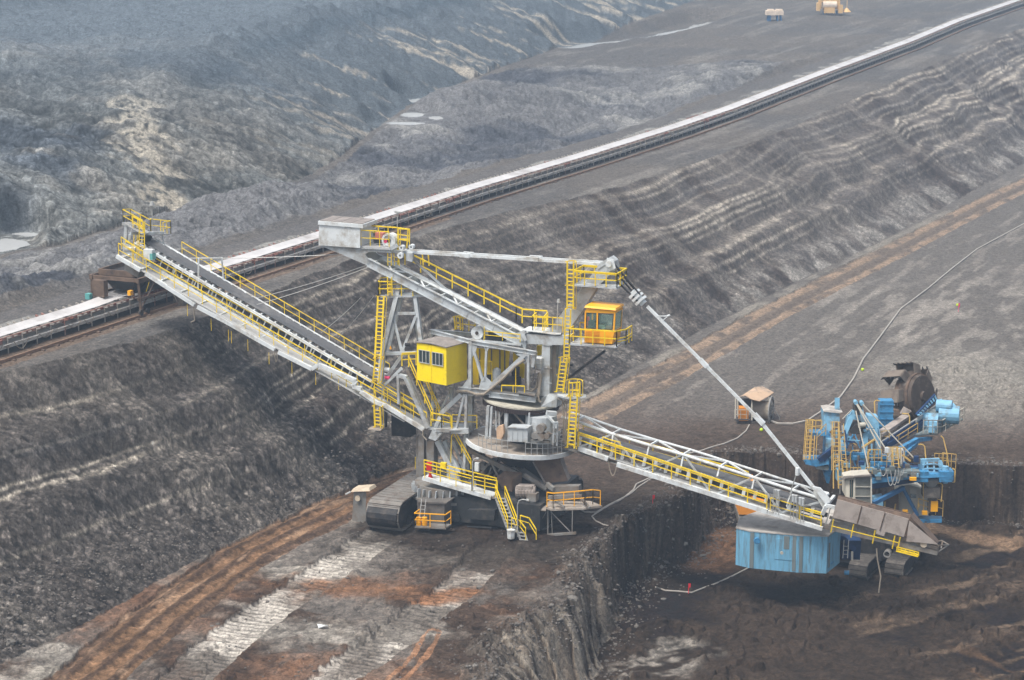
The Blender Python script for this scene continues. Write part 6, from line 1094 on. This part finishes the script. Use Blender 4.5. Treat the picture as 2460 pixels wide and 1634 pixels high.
    # driver's cabins
    cb = thing_part('cab', E); m = MB(); f0, f1, g0, g1 = Y9(650, 420, 163.5), Y9(790, 410, 163), Y9(1020, 385, 163.3), Y9(790, 740, 163)
    m.plate([Y9(655, 430, 163.7), Y9(785, 400, 163), Y9(785, 710, 163), Y9(660, 680, 163.7)], F * 2); m.plate([Y9(785, 400, 163.02), Y9(1020, 385, 163.3), Y9(1030, 775, 163.3), Y9(785, 740, 163.02)], F * 2); b(m, 'cab_body', 'cream', None, cb)
    m = MB(); m.plate([Y9(800, 395, 162.95), Y9(1005, 385, 163.2), Y9(1010, 760, 163.2), Y9(800, 710, 162.95)], -F * .03); b(m, 'window', 'glassgrey', None, cb)
    m = MB()
    for y in (530, 665): m.beam(Y9(790, y, 162.85), Y9(1015, y, 163.1), .07, .06)
    for x in (785, 1020): m.beam(Y9(x, 390, 162.9), Y9(x, 760, 162.9), .1, .06, F)
    b(m, 'window_frame', 'cream', None, cb)
    for x in (715, 745): m = MB(); m.plate([Y9(x, 430, 163.25), Y9(x + 18, 428, 163.15), Y9(x + 18, 680, 163.15), Y9(x, 672, 163.25)], -F * .04); b(m, 'window', 'glass', None, cb)
    m = MB(); m.plate([Y9(590, 430, 163.6), Y9(660, 365, 165.5), Y9(1010, 345, 165), Y9(1025, 390, 162.8), Y9(780, 400, 162.6)], UPZ * .08); b(m, 'cab_roof', 'skirtdark', None, cb)
    cb = thing_part('service_cabin', E); m = MB(); m.plate([Y9(1420, 520, 170), Y9(1560, 500, 169.6), Y9(1700, 540, 169.5), Y9(1690, 930, 169.5), Y9(1540, 910, 169.6), Y9(1420, 870, 170)], F * 2.4); m.plate([Y9(1700, 540, 169.48), Y9(1830, 640, 169.6), Y9(1830, 940, 169.6), Y9(1690, 935, 169.48)], F * 2.2); b(m, 'cabin_wall', 'cream', None, cb)
    m = MB(); m.plate([Y9(1565, 545, 169.4), Y9(1690, 570, 169.4), Y9(1680, 920, 169.4), Y9(1560, 900, 169.4)], -F * .05); b(m, 'door', 'cream', None, cb); m = MB(); m.plate([Y9(1575, 625, 169.3), Y9(1655, 635, 169.3), Y9(1655, 688, 169.3), Y9(1575, 678, 169.3)], -F * .05); b(m, 'window', 'glass', None, cb)
    m = MB(); m.plate([Y9(1600, 990, 168.6), Y9(2020, 985, 168.6), Y9(2020, 940, 171), Y9(1640, 935, 171)], -UPZ * .3); b(m, 'hanging_platform', 'blue'); m = MB(); m.beam(Y9(1470, 550, 169), Y9(1680, 935, 169), .22, .22); m.cut(); m.beam(Y9(1050, 760, 167), Y9(1480, 540, 168.5), .3, .3); b(m, 'platform_strut', 'blue2')
    m = MB(); m.plate([Y9(1060, 700, 168), Y9(1190, 670, 168), Y9(1190, 820, 168), Y9(1060, 790, 168)], F * 1); b(m, 'side_plate', 'lblue'); m = MB(); m.plate([Y9(1200, 690, 169.5), Y9(1410, 580, 169.5), Y9(1410, 870, 169.5), Y9(1200, 820, 169.5)], F * .6); b(m, 'rear_wall', 'rust')
    m = MB()
    for a, c_ in (((1700, 820), (1690, 750)), ((1210, 820), (1215, 740)), ((1350, 850), (1365, 770))): m.beam(Y9(*a, 168.8), Y9(*c_, 168.8), .09); m.cut()
    m.rail([Y9(1830, 900, 168.6), Y9(2030, 950, 168.6)], 1.3, .5, .03); m.rail([Y9(1680, 850, 168.6), Y9(1840, 900, 168.6)], .9, .6, .03); b(m, 'handrail', 'oyel')
    for x, y, w_ in ((1498, 880, .22), (1775, 895, .22), (1910, 800, .3)): m = MB(); c = Y9(x, y, 168.4); m.box(c, Rr * w_ * .9, F * .15, UPZ * (.14 if w_ < .3 else .42)); b(m, 'lamp' if w_ < .3 else 'hose_reel', 'orange')
    m = MB(); c = Y9(1870, 440, 168.3); m.tube(c - UPZ * .65, c + UPZ * .2, .2, 12, .8); b(m, 'transfer_funnel', 'galv'); m = MB(); m.box(Y9(1860, 590, 168.4), Rr * .62, F * .6, UPZ * .4); m.cut(); m.box(Y9(1880, 760, 168.6), Rr * .3, F * .3, UPZ * .6); b(m, 'chute', 'skirtdark')
    m = MB(); m.pipe([Y9(2010, 740, 168), Y9(2030, 500, 168), Y9(2000, 478, 168), Y9(1960, 480, 168)], .05, 5); m.cut(); m.beam(Y9(1758, 430, 168), Y9(1758, 700, 168), .06); b(m, 'pipe', 'oyel')
    # discharge head
    m = MB(); q0 = 168
    for (x0, y0), (x1, y1) in (((1580, 1230), (1640, 1470)), ((1830, 1210), (1870, 1440)), ((1590, 1215), (1830, 1205)), ((1640, 1215), (1600, 1350)), ((1840, 1220), (1900, 1400))): m.beam(X(x0, y0, q0), X(x1, y1, q0), .26, .26, F)
    b(m, 'head_frame', 'lblue'); m = MB()
    for k, yy in enumerate((1270, 1325, 1370)):
        pr = None
        for j in range(7): p = X(1620 + j * 38, yy - 14 * math.sin(math.pi * j / 6), q0 - .4); (pr and m.beam(pr, p, .1)); pr = p
    for xx in (1680, 1760): m.beam(X(xx, 1225, q0 - .3), X(xx + 10, 1420, q0 - .4), .12)
    b(m, 'guard_bars', 'lblue')
    for xx in (1590, 1900): m = MB(); m.box(X(xx, 1390, 167.8), Rr * .55, F * .6, UPZ * .42); b(m, 'drive_box', 'blue')
    m = MB(); c = X(1905, 1330, 167.6); m.tube(c - UPZ * .3, c + UPZ * .3, .25, 12); m.cut(); m.tube(X(1905, 1460, 167.6) - UPZ * .2, X(1905, 1460, 167.6) + UPZ * .25, .2, 12); b(m, 'motor', 'lblue'); m = MB(); m.box(X(1730, 1290, 168.6), Rr * .9, F * .3, UPZ * .35); b(m, 'head_drum', 'rust')
    # wheel boom
    m = MB(); a0, a1 = X(1080, 900, 170.5), X(1420, 670, 178); m.beam(a0, a1, .7, .25); m.cut(); m.beam(X(1150, 960, 171), X(1450, 770, 178), .5, .2); m.cut(); m.beam(X(1200, 1060, 171), X(1560, 880, 176.5), .3, .2); b(m, 'boom_belt', 'skirt')
    m = MB(); m.beam(X(1130, 1010, 170), X(1810, 560, 181), .22, .4); m.beam(X(1180, 1040, 170.5), X(1780, 640, 180), .22, .5); b(m, 'wheel_boom', 'dblue'); m = MB(); m.beam(X(1110, 990, 169.8), X(1830, 520, 181), .12, .12); m.cut(); m.beam(X(1540, 730, 176), X(1780, 550, 181), .15, .2); b(m, 'boom_rail', 'galv')
    slab([(1545, 650), (1780, 400), (1810, 450), (1800, 480), (1580, 670)], 178, .4, 'boom_side', 'dblue', dd=(176, 180, 180.5, 180.5, 176))
    m = MB()
    for k in range(9): f_ = k / 8; m.beam(X(1560 + 215 * f_, 655 - 240 * f_, 175.9 + 4 * f_), X(1590 + 205 * f_, 650 - 190 * f_, 175.9 + 4 * f_), .16, .1); m.cut()
    b(m, 'stiffener', 'lblue'); m = MB(); m.beam(X(1340, 1080, 171), X(1560, 960, 174), .35, .4); m.beam(X(1560, 960, 174), X(1720, 940, 177), .35, .3); m.beam(X(1400, 1130, 171), X(1560, 990, 174), .3, .3); b(m, 'boom_strut', 'blue')
    pf = MB(); pf.plate([X(1520, 900, 174), X(1800, 880, 177), X(2120, 700, 182), X(2080, 680, 183), X(1700, 800, 178)], -UPZ * .1); b(pf, 'drive_platform', 'bgrey'); m = MB(); m.rail([X(1630, 880, 174.5), X(1860, 880, 177), X(2130, 720, 182)], 1.1, .9, .035); b(m, 'handrail', 'cream')
    m = MB()
    for x, y, r_, L in ((1700, 750, .85, 1.5), (1950, 650, .75, 1.6), (1890, 540, .5, 1.2)): c = X(x, y, 178); m.tube(c - Rr * L / 2 + F * .2, c + Rr * L / 2 - F * .2, r_, 16); m.cut()
    b(m, 'drive_motor', 'lblue'); slab([(1710, 630), (1870, 610), (1870, 740), (1820, 750), (1710, 700)], 178, 1.2, 'gearbox', 'bgrey'); slab([(1990, 600), (2040, 545), (2065, 730), (2010, 750)], 179, 1.2, 'gearbox_end', 'lblue'); slab([(1810, 500), (1880, 480), (1990, 600), (1830, 610)], 180, .8, 'gear_case', 'lblue'); slab([(1690, 800), (1770, 800), (1770, 870), (1690, 870)], 176, .5, 'oil_tank', 'lblue')
    m = MB(); c = X(1165, 640, 176); m.box(c, Rr * .55, F * .5, UPZ * 1.2)
    for k in range(4): m.beam(c + Rr * -.6 + UPZ * (-.9 + .6 * k) - F * .52, c + Rr * .6 + UPZ * (-.9 + .6 * k) - F * .52, .06, .08)
    b(m, 'cooler', 'blue'); slab([(1240, 580), (1340, 600), (1350, 650), (1250, 640)], 178, .5, 'bracket', 'rust'); slab([(1400, 560), (1490, 610), (1430, 650), (1350, 640)], 179, .4, 'chute', 'skirt')
    for a, c_, d0, d1 in (((810, 520), (1100, 1060), 168.4, 167.2), ((820, 520), (1180, 1090), 168.4, 167.2), ((885, 520), (1575, 1245), 168.4, 168), ((800, 600), (960, 1320), 168.2, 166.8), ((750, 590), (640, 700), 168.6, 169)): m = MB(); m.tube(X(*a, d0), X(*c_, d1), .055, 6); b(m, 'stay', 'cream')
    # the wheel itself: a dished disc carrying toothed buckets, its axle across the boom
    wc = X(1560, 430, 181); ax = Vector((.70, -.68, .22)).normalized(); wh = thing_part('bucket_wheel', E); m = MB(); m.tube(wc - ax * .35, wc + ax * .60, 2.25, 30, 1.75); m.tube(wc + ax * .55, wc + ax * .8, .5, 14, .4); b(m, 'wheel_disc', 'wdisc', None, wh)
    d, x_, y_ = MB().frame(wc, wc + ax); m = MB(); m.ring(wc - ax * .95, ax, 2.0, 1.6, 1.3, 32); b(m, 'wheel_rim', 'rust', None, wh)
    for k in range(8):
        an = 6.28318 * (k + .35) / 8; e = x_ * math.cos(an) + y_ * math.sin(an); f = ax.cross(e)
        m = MB(); o = wc + e * 1.75 - ax * 1.75; h = 1.05; wd = ax * 1.75
        m.plate([o - f * .5, o + f * .45, o + f * .75 + e * h, o - f * .25 + e * h * .9], ax * .06); m.plate([o - f * .5 + wd, o + f * .45 + wd, o + f * .75 + e * h + wd, o - f * .25 + e * h * .9 + wd], ax * .06)
        m.plate([o - f * .5, o - f * .25 + e * h * .9, o - f * .25 + e * h * .9 + wd, o - f * .5 + wd], -f * .06); m.plate([o - f * .25 + e * h * .9, o + f * .75 + e * h, o + f * .75 + e * h + wd, o - f * .25 + e * h * .9 + wd], e * .06); bk = b(m, 'bucket', 'skirt', None, wh) if False else m.build('bucket', M_['bucket'], wh)
        m = MB()
        for j in range(5): p = o + f * .75 + e * h + wd * (j / 4.0); m.beam(p - e * .05, p + f * .30 + e * .02, .16, .1, e, .05, .04)
        m.build('bucket_teeth', M_['hull'], wh)
M_['glassgrey'] = mat('dusty_glass', (.16, .16, .14), .25, 0, .25, 2); M_['blue2'] = mat('deep_blue_paint', (.05, .16, .33), .5, 0, .2, 2); M_['wdisc'] = mat('muddy_wheel_steel', (.075, .055, .043), .8, 0, .35, 1.2, (.17, .14, .115), .3); M_['bucket'] = mat('worn_bucket_steel', (.19, .155, .125), .75, .1, .25, 1.5, (.09, .07, .06), .3)
excavator()
# ------------------------------------------------------------------ smaller machines
def small_machines():
    global ROOT
    # orange tracked digger seen from behind, partly under the receiving boom
    base = PZ(1812, 1262, -5); base = Vector((base.x, base.y, ground_at(base.x, base.y) - .02)); T = thing('tracked_digger', base, 'orange tracked digger parked behind the right boom, seen between boom and blue machine house', 'digger'); ROOT = base.copy(); X_, Y_ = Vector((1, 0, 0)), Vector((0, 1, 0)); b = lambda m, n, k: m.build(n, M_[k], T)
    for sx in (-1.05, 1.05):
        t = MB(); pr = [(0, .42), (.25, .08), (3.4, .05), (3.8, .45), (3.5, .85), (.3, .85)]; c = base + X_ * (sx - .3); t.plate([c + Y_ * a + UPZ * h for a, h in pr], X_ * .6)
        for k in range(7): t.beam(c + X_ * -.02 + UPZ * (.12 + .1 * k) - Y_ * .03, c + X_ * .62 + UPZ * (.12 + .1 * k) - Y_ * .03, .06, .05)
        b(t, 'crawler', 'track')
    m = MB(); m.box(base + Y_ * 1.9 + UPZ * .6, X_ * .8, Y_ * 1.2, UPZ * .3); b(m, 'chassis', 'hull')
    m = MB(); m.hexa([base + X_ * a + Y_ * c_ + UPZ * .95 for a, c_ in ((-1.3, .2), (1.3, .2), (1.3, 3.2), (-1.3, 3.2))], [base + X_ * a + Y_ * c_ + UPZ * 1.75 for a, c_ in ((-1.15, .3), (1.15, .3), (1.2, 3.1), (-1.2, 3.1))]); b(m, 'body', 'orange3'); m = MB(); m.box(base + X_ * -.75 + Y_ * 2.5 + UPZ * 2.2, X_ * .42, Y_ * .65, UPZ * .5); b(m, 'cab', 'glass')
    m = MB(); m.beam(base + X_ * .1 + Y_ * 3 + UPZ * 1.7, base + X_ * .1 + Y_ * 5.0 + UPZ * 3.0, .4, .5); m.cut(); m.beam(base + X_ * .1 + Y_ * 5.0 + UPZ * 3.0, base + X_ * .1 + Y_ * 6.6 + UPZ * 1.0, .3, .4); b(m, 'digger_arm', 'orange3'); m = MB(); m.box(base + X_ * .1 + Y_ * 6.5 + UPZ * .8, X_ * .5, Y_ * .35, UPZ * .35); b(m, 'bucket', 'hull')
    # cable reel wagon
    g = drop(1815, 1018); T = thing('cable_reel_wagon', g, 'brown roofed cable reel wagon with an orange cabinet standing behind the long stay rods', 'cable wagon'); ROOT = g.copy(); b = lambda m, n, k: m.build(n, M_[k], T)
    d0 = proj(g)[2]
    def C(x, y, dd=0.0): return P(1740 + x / 11.2, 900 + y / 11.2, d0 + dd)
    m = MB(); rp = [C(340, 625, -.6), C(500, 560, .6), C(820, 350, 1.6), C(1020, 330, 2.8), C(1340, 490, 1.4), C(1180, 600, .4), C(950, 730, -.8), C(720, 670, -.8), C(560, 570, -.5)]
    ctr = C(880, 480, .4)
    for p, q in zip(rp, rp[1:] + rp[:1]): m.hexa([ctr, p, q, ctr], [ctr + UPZ * .05, p + UPZ * .05, q + UPZ * .05, ctr + UPZ * .05])
    b(m, 'roof', 'tanroof')
    m = MB()
    for x, y0, y1, dd in ((300, 640, 1200, 0), (740, 690, 1230, -.5), (1200, 600, 1240, .5), (360, 650, 1180, 1.2), (790, 600, 1200, 1.5)): m.beam(C(x, y1, dd), C(x, y0, dd), .1, .1, Y_); m.cut()
    b(m, 'post', 'cream')
    m = MB(); m.box(C(515, 1040, 0), X_ * .42, Y_ * .4, UPZ * .62); b(m, 'cabinet', 'orange3'); m = MB(); m.plate([C(380, 650, .8), C(740, 660, .8), C(740, 880, .8), C(400, 880, .8)], Y_ * .4); m.cut(); m.plate([C(400, 1230, -.2), C(700, 1230, -.2), C(700, 1420, -.2), C(300, 1420, -.2)], Y_ * 2.2); b(m, 'dark_panel', 'hull')
    dr = thing_part('cable_reel', T); dc = C(1010, 960, 1.0); ax = Vector((.95, -.3, 0)).normalized(); m = MB(); m.tube(dc - ax * .75, dc + ax * .75, .9, 20); b_ = m.build('reel_core', M_['cable'], dr)
    for sgn in (-.8, .8):
        m = MB(); m.ring(dc + ax * sgn, ax, 1.35, 1.15, .1, 24)
        for k in range(8): an = 6.28318 * k / 8; dd_, x_, y_ = m.frame(dc, dc + ax); e = x_ * math.cos(an) + y_ * math.sin(an); m.beam(dc + ax * sgn, dc + ax * sgn + e * 1.2, .1)
        m.build('reel_flange', M_['galv2'], dr)
    m = MB(); m.beam(C(200, 1380, -.2), C(1300, 1250, .6), .3, .25); m.cut(); m.beam(C(240, 1340, 2.2), C(1300, 1200, 3), .3, .25); m.cut(); m.beam(C(270, 1200, -.4), C(720, 1210, -.4), .12, .1); b(m, 'skid', 'skirtdark'); m = MB(); m.rail([C(270, 1200, -.4), C(600, 1210, -.4)], .9, .7, .03); b(m, 'handrail', 'cream')
    m = MB(); m.pipe([C(1150, 520, 1), C(1220, 540, 1), C(1260, 640, 1)], .09, 6); m.cut(); m.pipe([C(1210, 740, 1.3), C(1480, 1140, 1.3), C(1510, 1280, 1.3)], .04, 4); m.cut()
    for k in range(4): m.beam(C(1235 + k * 6, 870 + k * 70, .9), C(1325 + k * 4, 810 + k * 70, .9), .12, .06); m.cut()
    b(m, 'hose_guide', 'galv2')
    # machines far across the pit
    g = drop(1990, 36); T = thing('portal_spreader', g, 'distant orange portal machine with a fat horizontal drum, cut by the top edge', 'mining machine'); ROOT = g.copy(); b = lambda m, n, k: m.build(n, M_[k], T); dp = proj(g)[2]; kx = dp / 5200
    def D(x, y, dd=0.0): return g + X_ * ((x - 1990) * kx) + UPZ * ((36 - y) * kx * 1.02) + Y_ * dd
    m = MB(); m.tube(D(1976, 13), D(2009, 13), .9, 16); b(m, 'drum', 'pale'); m = MB()
    for x, w_ in ((1969, .7), (2013, .7), (1980, .3), (1992, .3), (2005, .3)): m.beam(D(x, 22), D(x, -25), w_, w_, Y_); m.cut()
    b(m, 'mast', 'farorange'); m = MB(); m.box(D(1965, 17), X_ * .35, Y_ * .8, UPZ * .9); m.cut(); m.box(D(2018, 22), X_ * .5, Y_ * .8, UPZ * .9); m.cut(); m.box(D(1991, 25), X_ * 1.2, Y_ * .9, UPZ * .6); m.cut(); m.beam(D(1968, 4), D(2015, 4), .4, .4); b(m, 'body', 'farorange')
    m = MB()
    for x in (1978, 1985, 2000, 2010): m.beam(D(x, 37), D(x, 26), .3, .3, Y_); m.cut()
    b(m, 'leg', 'blue2'); m = MB(); m.beam(D(2034, 26), D(2034, 2), .12, .12, Y_); m.tube(D(2034, 29), D(2034, 20), 1.0, 8, .2); m.beam(D(2013, 24), D(2034, 24), .2); b(m, 'side_crane', 'farorange')
    m = MB(); m.box(D(1994, 37), X_ * 2.6, Y_ * 1.6, UPZ * .25); b(m, 'crawler', 'hull')
    g = drop(1862, 51); T = thing('transfer_station', g, 'distant pale topped transfer station on blue legs left of the orange portal machine', 'transfer station'); ROOT = g.copy(); b = lambda m, n, k: m.build(n, M_[k], T); dp = proj(g)[2]; kx = dp / 5200; m = MB()
    def D2(x, y, dd=0.0): return g + X_ * ((x - 1862) * kx) + UPZ * ((51 - y) * kx * 1.02) + Y_ * dd
    for x in (1845, 1850, 1868, 1877):
        for dd in (0, 2): m.beam(D2(x, 52, dd), D2(x * .9 + 186.2, 38, dd), .25, .25, Y_); m.cut()
    b(m, 'leg', 'blue2'); m = MB(); m.box(D2(1861, 32, 1), X_ * 1.9, Y_ * 1.3, UPZ * .45); m.box(D2(1852, 28, 1), X_ * .7, Y_ * .8, UPZ * .4); m.box(D2(1872, 28, 1), X_ * .7, Y_ * .8, UPZ * .4); b(m, 'deck', 'pale')
    # survey pegs and balls
    def peg(x, y, k, lab, h=.55, ball=False):
        c = drop(x, y); m = MB()
        if ball: m.tube(c, c + UPZ * .07, .10, 8, .16); m.tube(c + UPZ * .07, c + UPZ * .2, .16, 8, .16); m.tube(c + UPZ * .2, c + UPZ * .27, .16, 8, .08)
        else: m.beam(c - UPZ * .1, c + UPZ * h, .05, .05, X_); m.plate([c + UPZ * h, c + UPZ * h * .45, c + UPZ * h * .6 + X_ * .16, c + UPZ * h + X_ * .16], Y_ * .03)
        tag(m.build('marker_ball' if ball else 'marker_flag', M_[k], None, None, c), lab, 'marker ball' if ball else 'marker flag')
    peg(2302, 749, 'pink', 'pink marker flag on the pale streaked ground far right, beyond the bucket wheel', 1.0); peg(2300, 735, 'lime', 'yellow-green marker ball just behind the pink flag far right', ball=True); peg(2072, 891, 'lime', 'yellow-green marker ball beside the white cable above the blue excavator', ball=True); peg(1829, 1036, 'lime', 'yellow-green marker ball beside the stay rod sheave near the cable wagon', ball=True)
    peg(1568, 1210, 'redflag', 'red marker flag on dark soil below the right boom', .7); peg(1654, 1423, 'redflag', 'red marker flag by the cable on the lower floor, left of the blue house', .7)
    c = drop(765, 1512); m = MB(); m.plate([c + UPZ * .05, c + X_ * .5 + UPZ * .22, c + X_ * .62 + Y_ * .3 + UPZ * .1, c + Y_ * .35 - X_ * .1 + UPZ * .2], UPZ * .06); tag(m.build('plastic_sheet', M_['white'], None, None, c), 'scrap of white plastic sheet lying between the crawler prints', 'plastic sheet')
    # trailing cables on the ground
    def gc(pts, r, name, lab, lift=0):
        P_ = []
        for (x0, y0), (x1, y1) in zip(pts[:-1], pts[1:]):
            n = max(2, int(math.hypot(x1 - x0, y1 - y0) / 14))
            for k in range(n): P_.append(drop(x0 + (x1 - x0) * k / n, y0 + (y1 - y0) * k / n) + UPZ * (r * .8 + lift))
        P_.append(drop(*pts[-1]) + UPZ * r); m = MB(); m.pipe(P_, r, 5); tag(m.build(name, M_['gcable'], None, None, P_[0]), lab, 'power cable')
    gc([(2520, 505), (2460, 539), (2347, 600), (2285, 648), (2230, 694), (2163, 744), (2127, 793), (2098, 832), (2073, 865), (2051, 910), (2019, 955), (1979, 986), (1939, 1013), (1905, 1020), (1871, 1020), (1852, 1014)], .10, 'power_cable', 'pale power cable winding down from the right edge past the excavator to the cable wagon')
    gc([(1800, 1022), (1792, 1037), (1770, 1055), (1738, 1068), (1712, 1075), (1680, 1086), (1640, 1094), (1600, 1118), (1565, 1148), (1528, 1165), (1522, 1178), (1500, 1196), (1462, 1215), (1432, 1233), (1405, 1232), (1390, 1222)], .07, 'power_cable', 'power cable running from the cable wagon under the right boom to the wagon base')
    gc([(1567, 1150), (1535, 1170), (1518, 1185), (1490, 1203), (1463, 1216), (1430, 1236), (1422, 1242), (1430, 1252), (1450, 1262), (1470, 1266)], .06, 'power_cable', 'second cable beside the wagon base, ending in the dark soil at the lip')
    gc([(1797, 1366), (1760, 1385), (1720, 1403), (1690, 1414), (1662, 1425), (1630, 1422), (1598, 1420), (1575, 1412)], .06, 'power_cable', 'thin cable on the lower floor trailing left from under the blue house')
M_['farorange'] = mat('hazed_orange_paint', (.70, .45, .20), .6, 0, .12, 1); M_['orange3'] = mat('digger_orange', (.72, .27, .03), .5, 0, .12, 2); M_['tanroof'] = mat('muddy_tan_roof', (.50, .35, .235), .85, 0, .15, .6, (.16, .145, .13), .35); M_['galv2'] = mat('dusty_galvanised', (.27, .265, .25), .7, 0, .25, 2); M_['pale'] = mat('pale_sheet', (.72, .60, .48), .6); M_['lime'] = mat('lime_plastic', (.55, .75, .03), .5); M_['redflag'] = mat('red_flag_cloth', (.75, .02, .03), .6); M_['gcable'] = mat('dusty_ground_cable', (.38, .35, .31), .8, 0, .2, 2)  # orange of the far machine painted paler to suggest distance haze
small_machines()
# ------------------------------------------------------------------ boulders and loose rubble
def rocks():
    rng = random.Random(11)
    def rock(c, r, m, flat=.7):
        bm = bmesh.new(); bmesh.ops.create_icosphere(bm, subdivisions=1 if r < .5 else 2, radius=1)
        sx, sy, sz = r * rng.uniform(.7, 1.25), r * rng.uniform(.7, 1.25), r * flat * rng.uniform(.7, 1.1); a = rng.uniform(0, 6.3); ca, sa = math.cos(a), math.sin(a); vs = []
        for v in bm.verts:
            k = 1 + rng.uniform(-.22, .22); x, y, z = v.co.x * sx * k, v.co.y * sy * k, v.co.z * sz * k; vs.append(c + Vector((x * ca - y * sa, x * sa + y * ca, z)))
        m.add(vs, [[v.index for v in f.verts] for f in bm.faces]); bm.free()
    for x, y, r, lab in ((563, 1155, .75, 'large flat grey boulder on the lower part of the slope'), (143, 1195, .6, 'long grey boulder on the slope left, under the pale seam'), (214, 1466, .30, 'small round grey stone at the slope foot by the road'), (26, 1545, .38, 'pale boulder at the left edge of the slope foot'), (60, 1262, .55, 'pale boulder near the left edge of the slope'), (475, 1308, .45, 'angular grey boulder at the slope foot beside the road'), (620, 1005, .5, 'grey boulder high on the slope below the left boom'), (127, 1347, .35, 'small pale stone mid slope at the left'), (1375, 1440, .4, 'clay clod on the lip of the scooped face'), (235, 1263, .3, 'narrow pale stone mid slope at the left')):
        c = drop(x, y); m = MB(); rock(c + UPZ * r * .2, r, m); tag(m.build('boulder', M_['rock'], None, None, c), lab, 'boulder', 'boulders on the pit slope')
    for k, (n, r0, r1) in enumerate(((8200, .04, .13), (480, .12, .26))):
        m = MB(); c_ = 0
        while c_ < n:
            z_ = rng.random()
            if z_ < .62:      # lower part of the graded slope
                x, y = rng.uniform(-20, 1500), rng.uniform(760, 1600); v = drop(x, y, 3)
                if not (.35 < v.z < 6.5): continue
                if rng.random() > 1.15 - v.z / 6: continue
            elif z_ < .80:    # broken lip and toe of the cut
                i = rng.randrange(len(lip) - 1); p = lip[i] + (lip[i + 1] - lip[i]) * rng.random() + np.array([rng.gauss(0, .9), rng.gauss(0, .9)])
                if not 100 < p[1] < 260: continue
                v = Vector((p[0], p[1], ground_at(p[0], p[1])))
            elif z_ < .9:
                i = rng.randrange(len(toe) - 1); p = toe[i] + (toe[i + 1] - toe[i]) * rng.random() + np.array([rng.gauss(0, 1.2), rng.gauss(0, 1.2)])
                if not 100 < p[1] < 260: continue
                v = Vector((p[0], p[1], ground_at(p[0], p[1])))
            else:
                x, y = rng.uniform(0, 1300), rng.uniform(1230, 1634); v = drop(x, y)
                if v.z > .6 or rng.random() < .7 or pl(np.array([v.x]), np.array([v.y]), road1)[0][0] < 4: continue
            r = rng.uniform(r0, r1) * (.7 + .5 * rng.random() ** 3); rock(v + UPZ * r * .15, r, m); c_ += 1
        o = m.build('rubble', M_['rock' if k else 'rock2'], None, None, Vector((0, 150, 0))); tag(o, kind='stuff')
M_['rock'] = mat('grey_clay_rock', (.15, .138, .122), .95, 0, .35, 1.2, (.10, .085, .075), .3, .6); M_['rock2'] = mat('dark_clod', (.125, .11, .097), .95, 0, .5, .9, (.26, .24, .21), .25, .6)
rocks()
# ------------------------------------------------------------------ haze
def build_haze():
    me = bpy.data.meshes.new('haze'); bm = bmesh.new(); bmesh.ops.create_cube(bm, size=1)
    for v in bm.verts: v.co = Vector((v.co.x * 1400, (v.co.y + .5) * 1560 - 30, -9 if v.co.z < 0 else 58))
    bm.to_mesh(me); bm.free(); o = bpy.data.objects.new('haze', me); COL.objects.link(o); tag(o, kind='stuff')
    m = bpy.data.materials.new('haze'); m.use_nodes = True; n = m.node_tree.nodes; n.remove(n['Principled BSDF'])
    v = n.new('ShaderNodeVolumePrincipled'); v.inputs['Color'].default_value = (.62, .80, 1, 1); v.inputs['Density'].default_value = HAZE
    v.inputs['Anisotropy'].default_value = .2
    m.node_tree.links.new(v.outputs[0], n['Material Output'].inputs['Volume']); me.materials.append(m)
HAZE = .00058
build_haze()
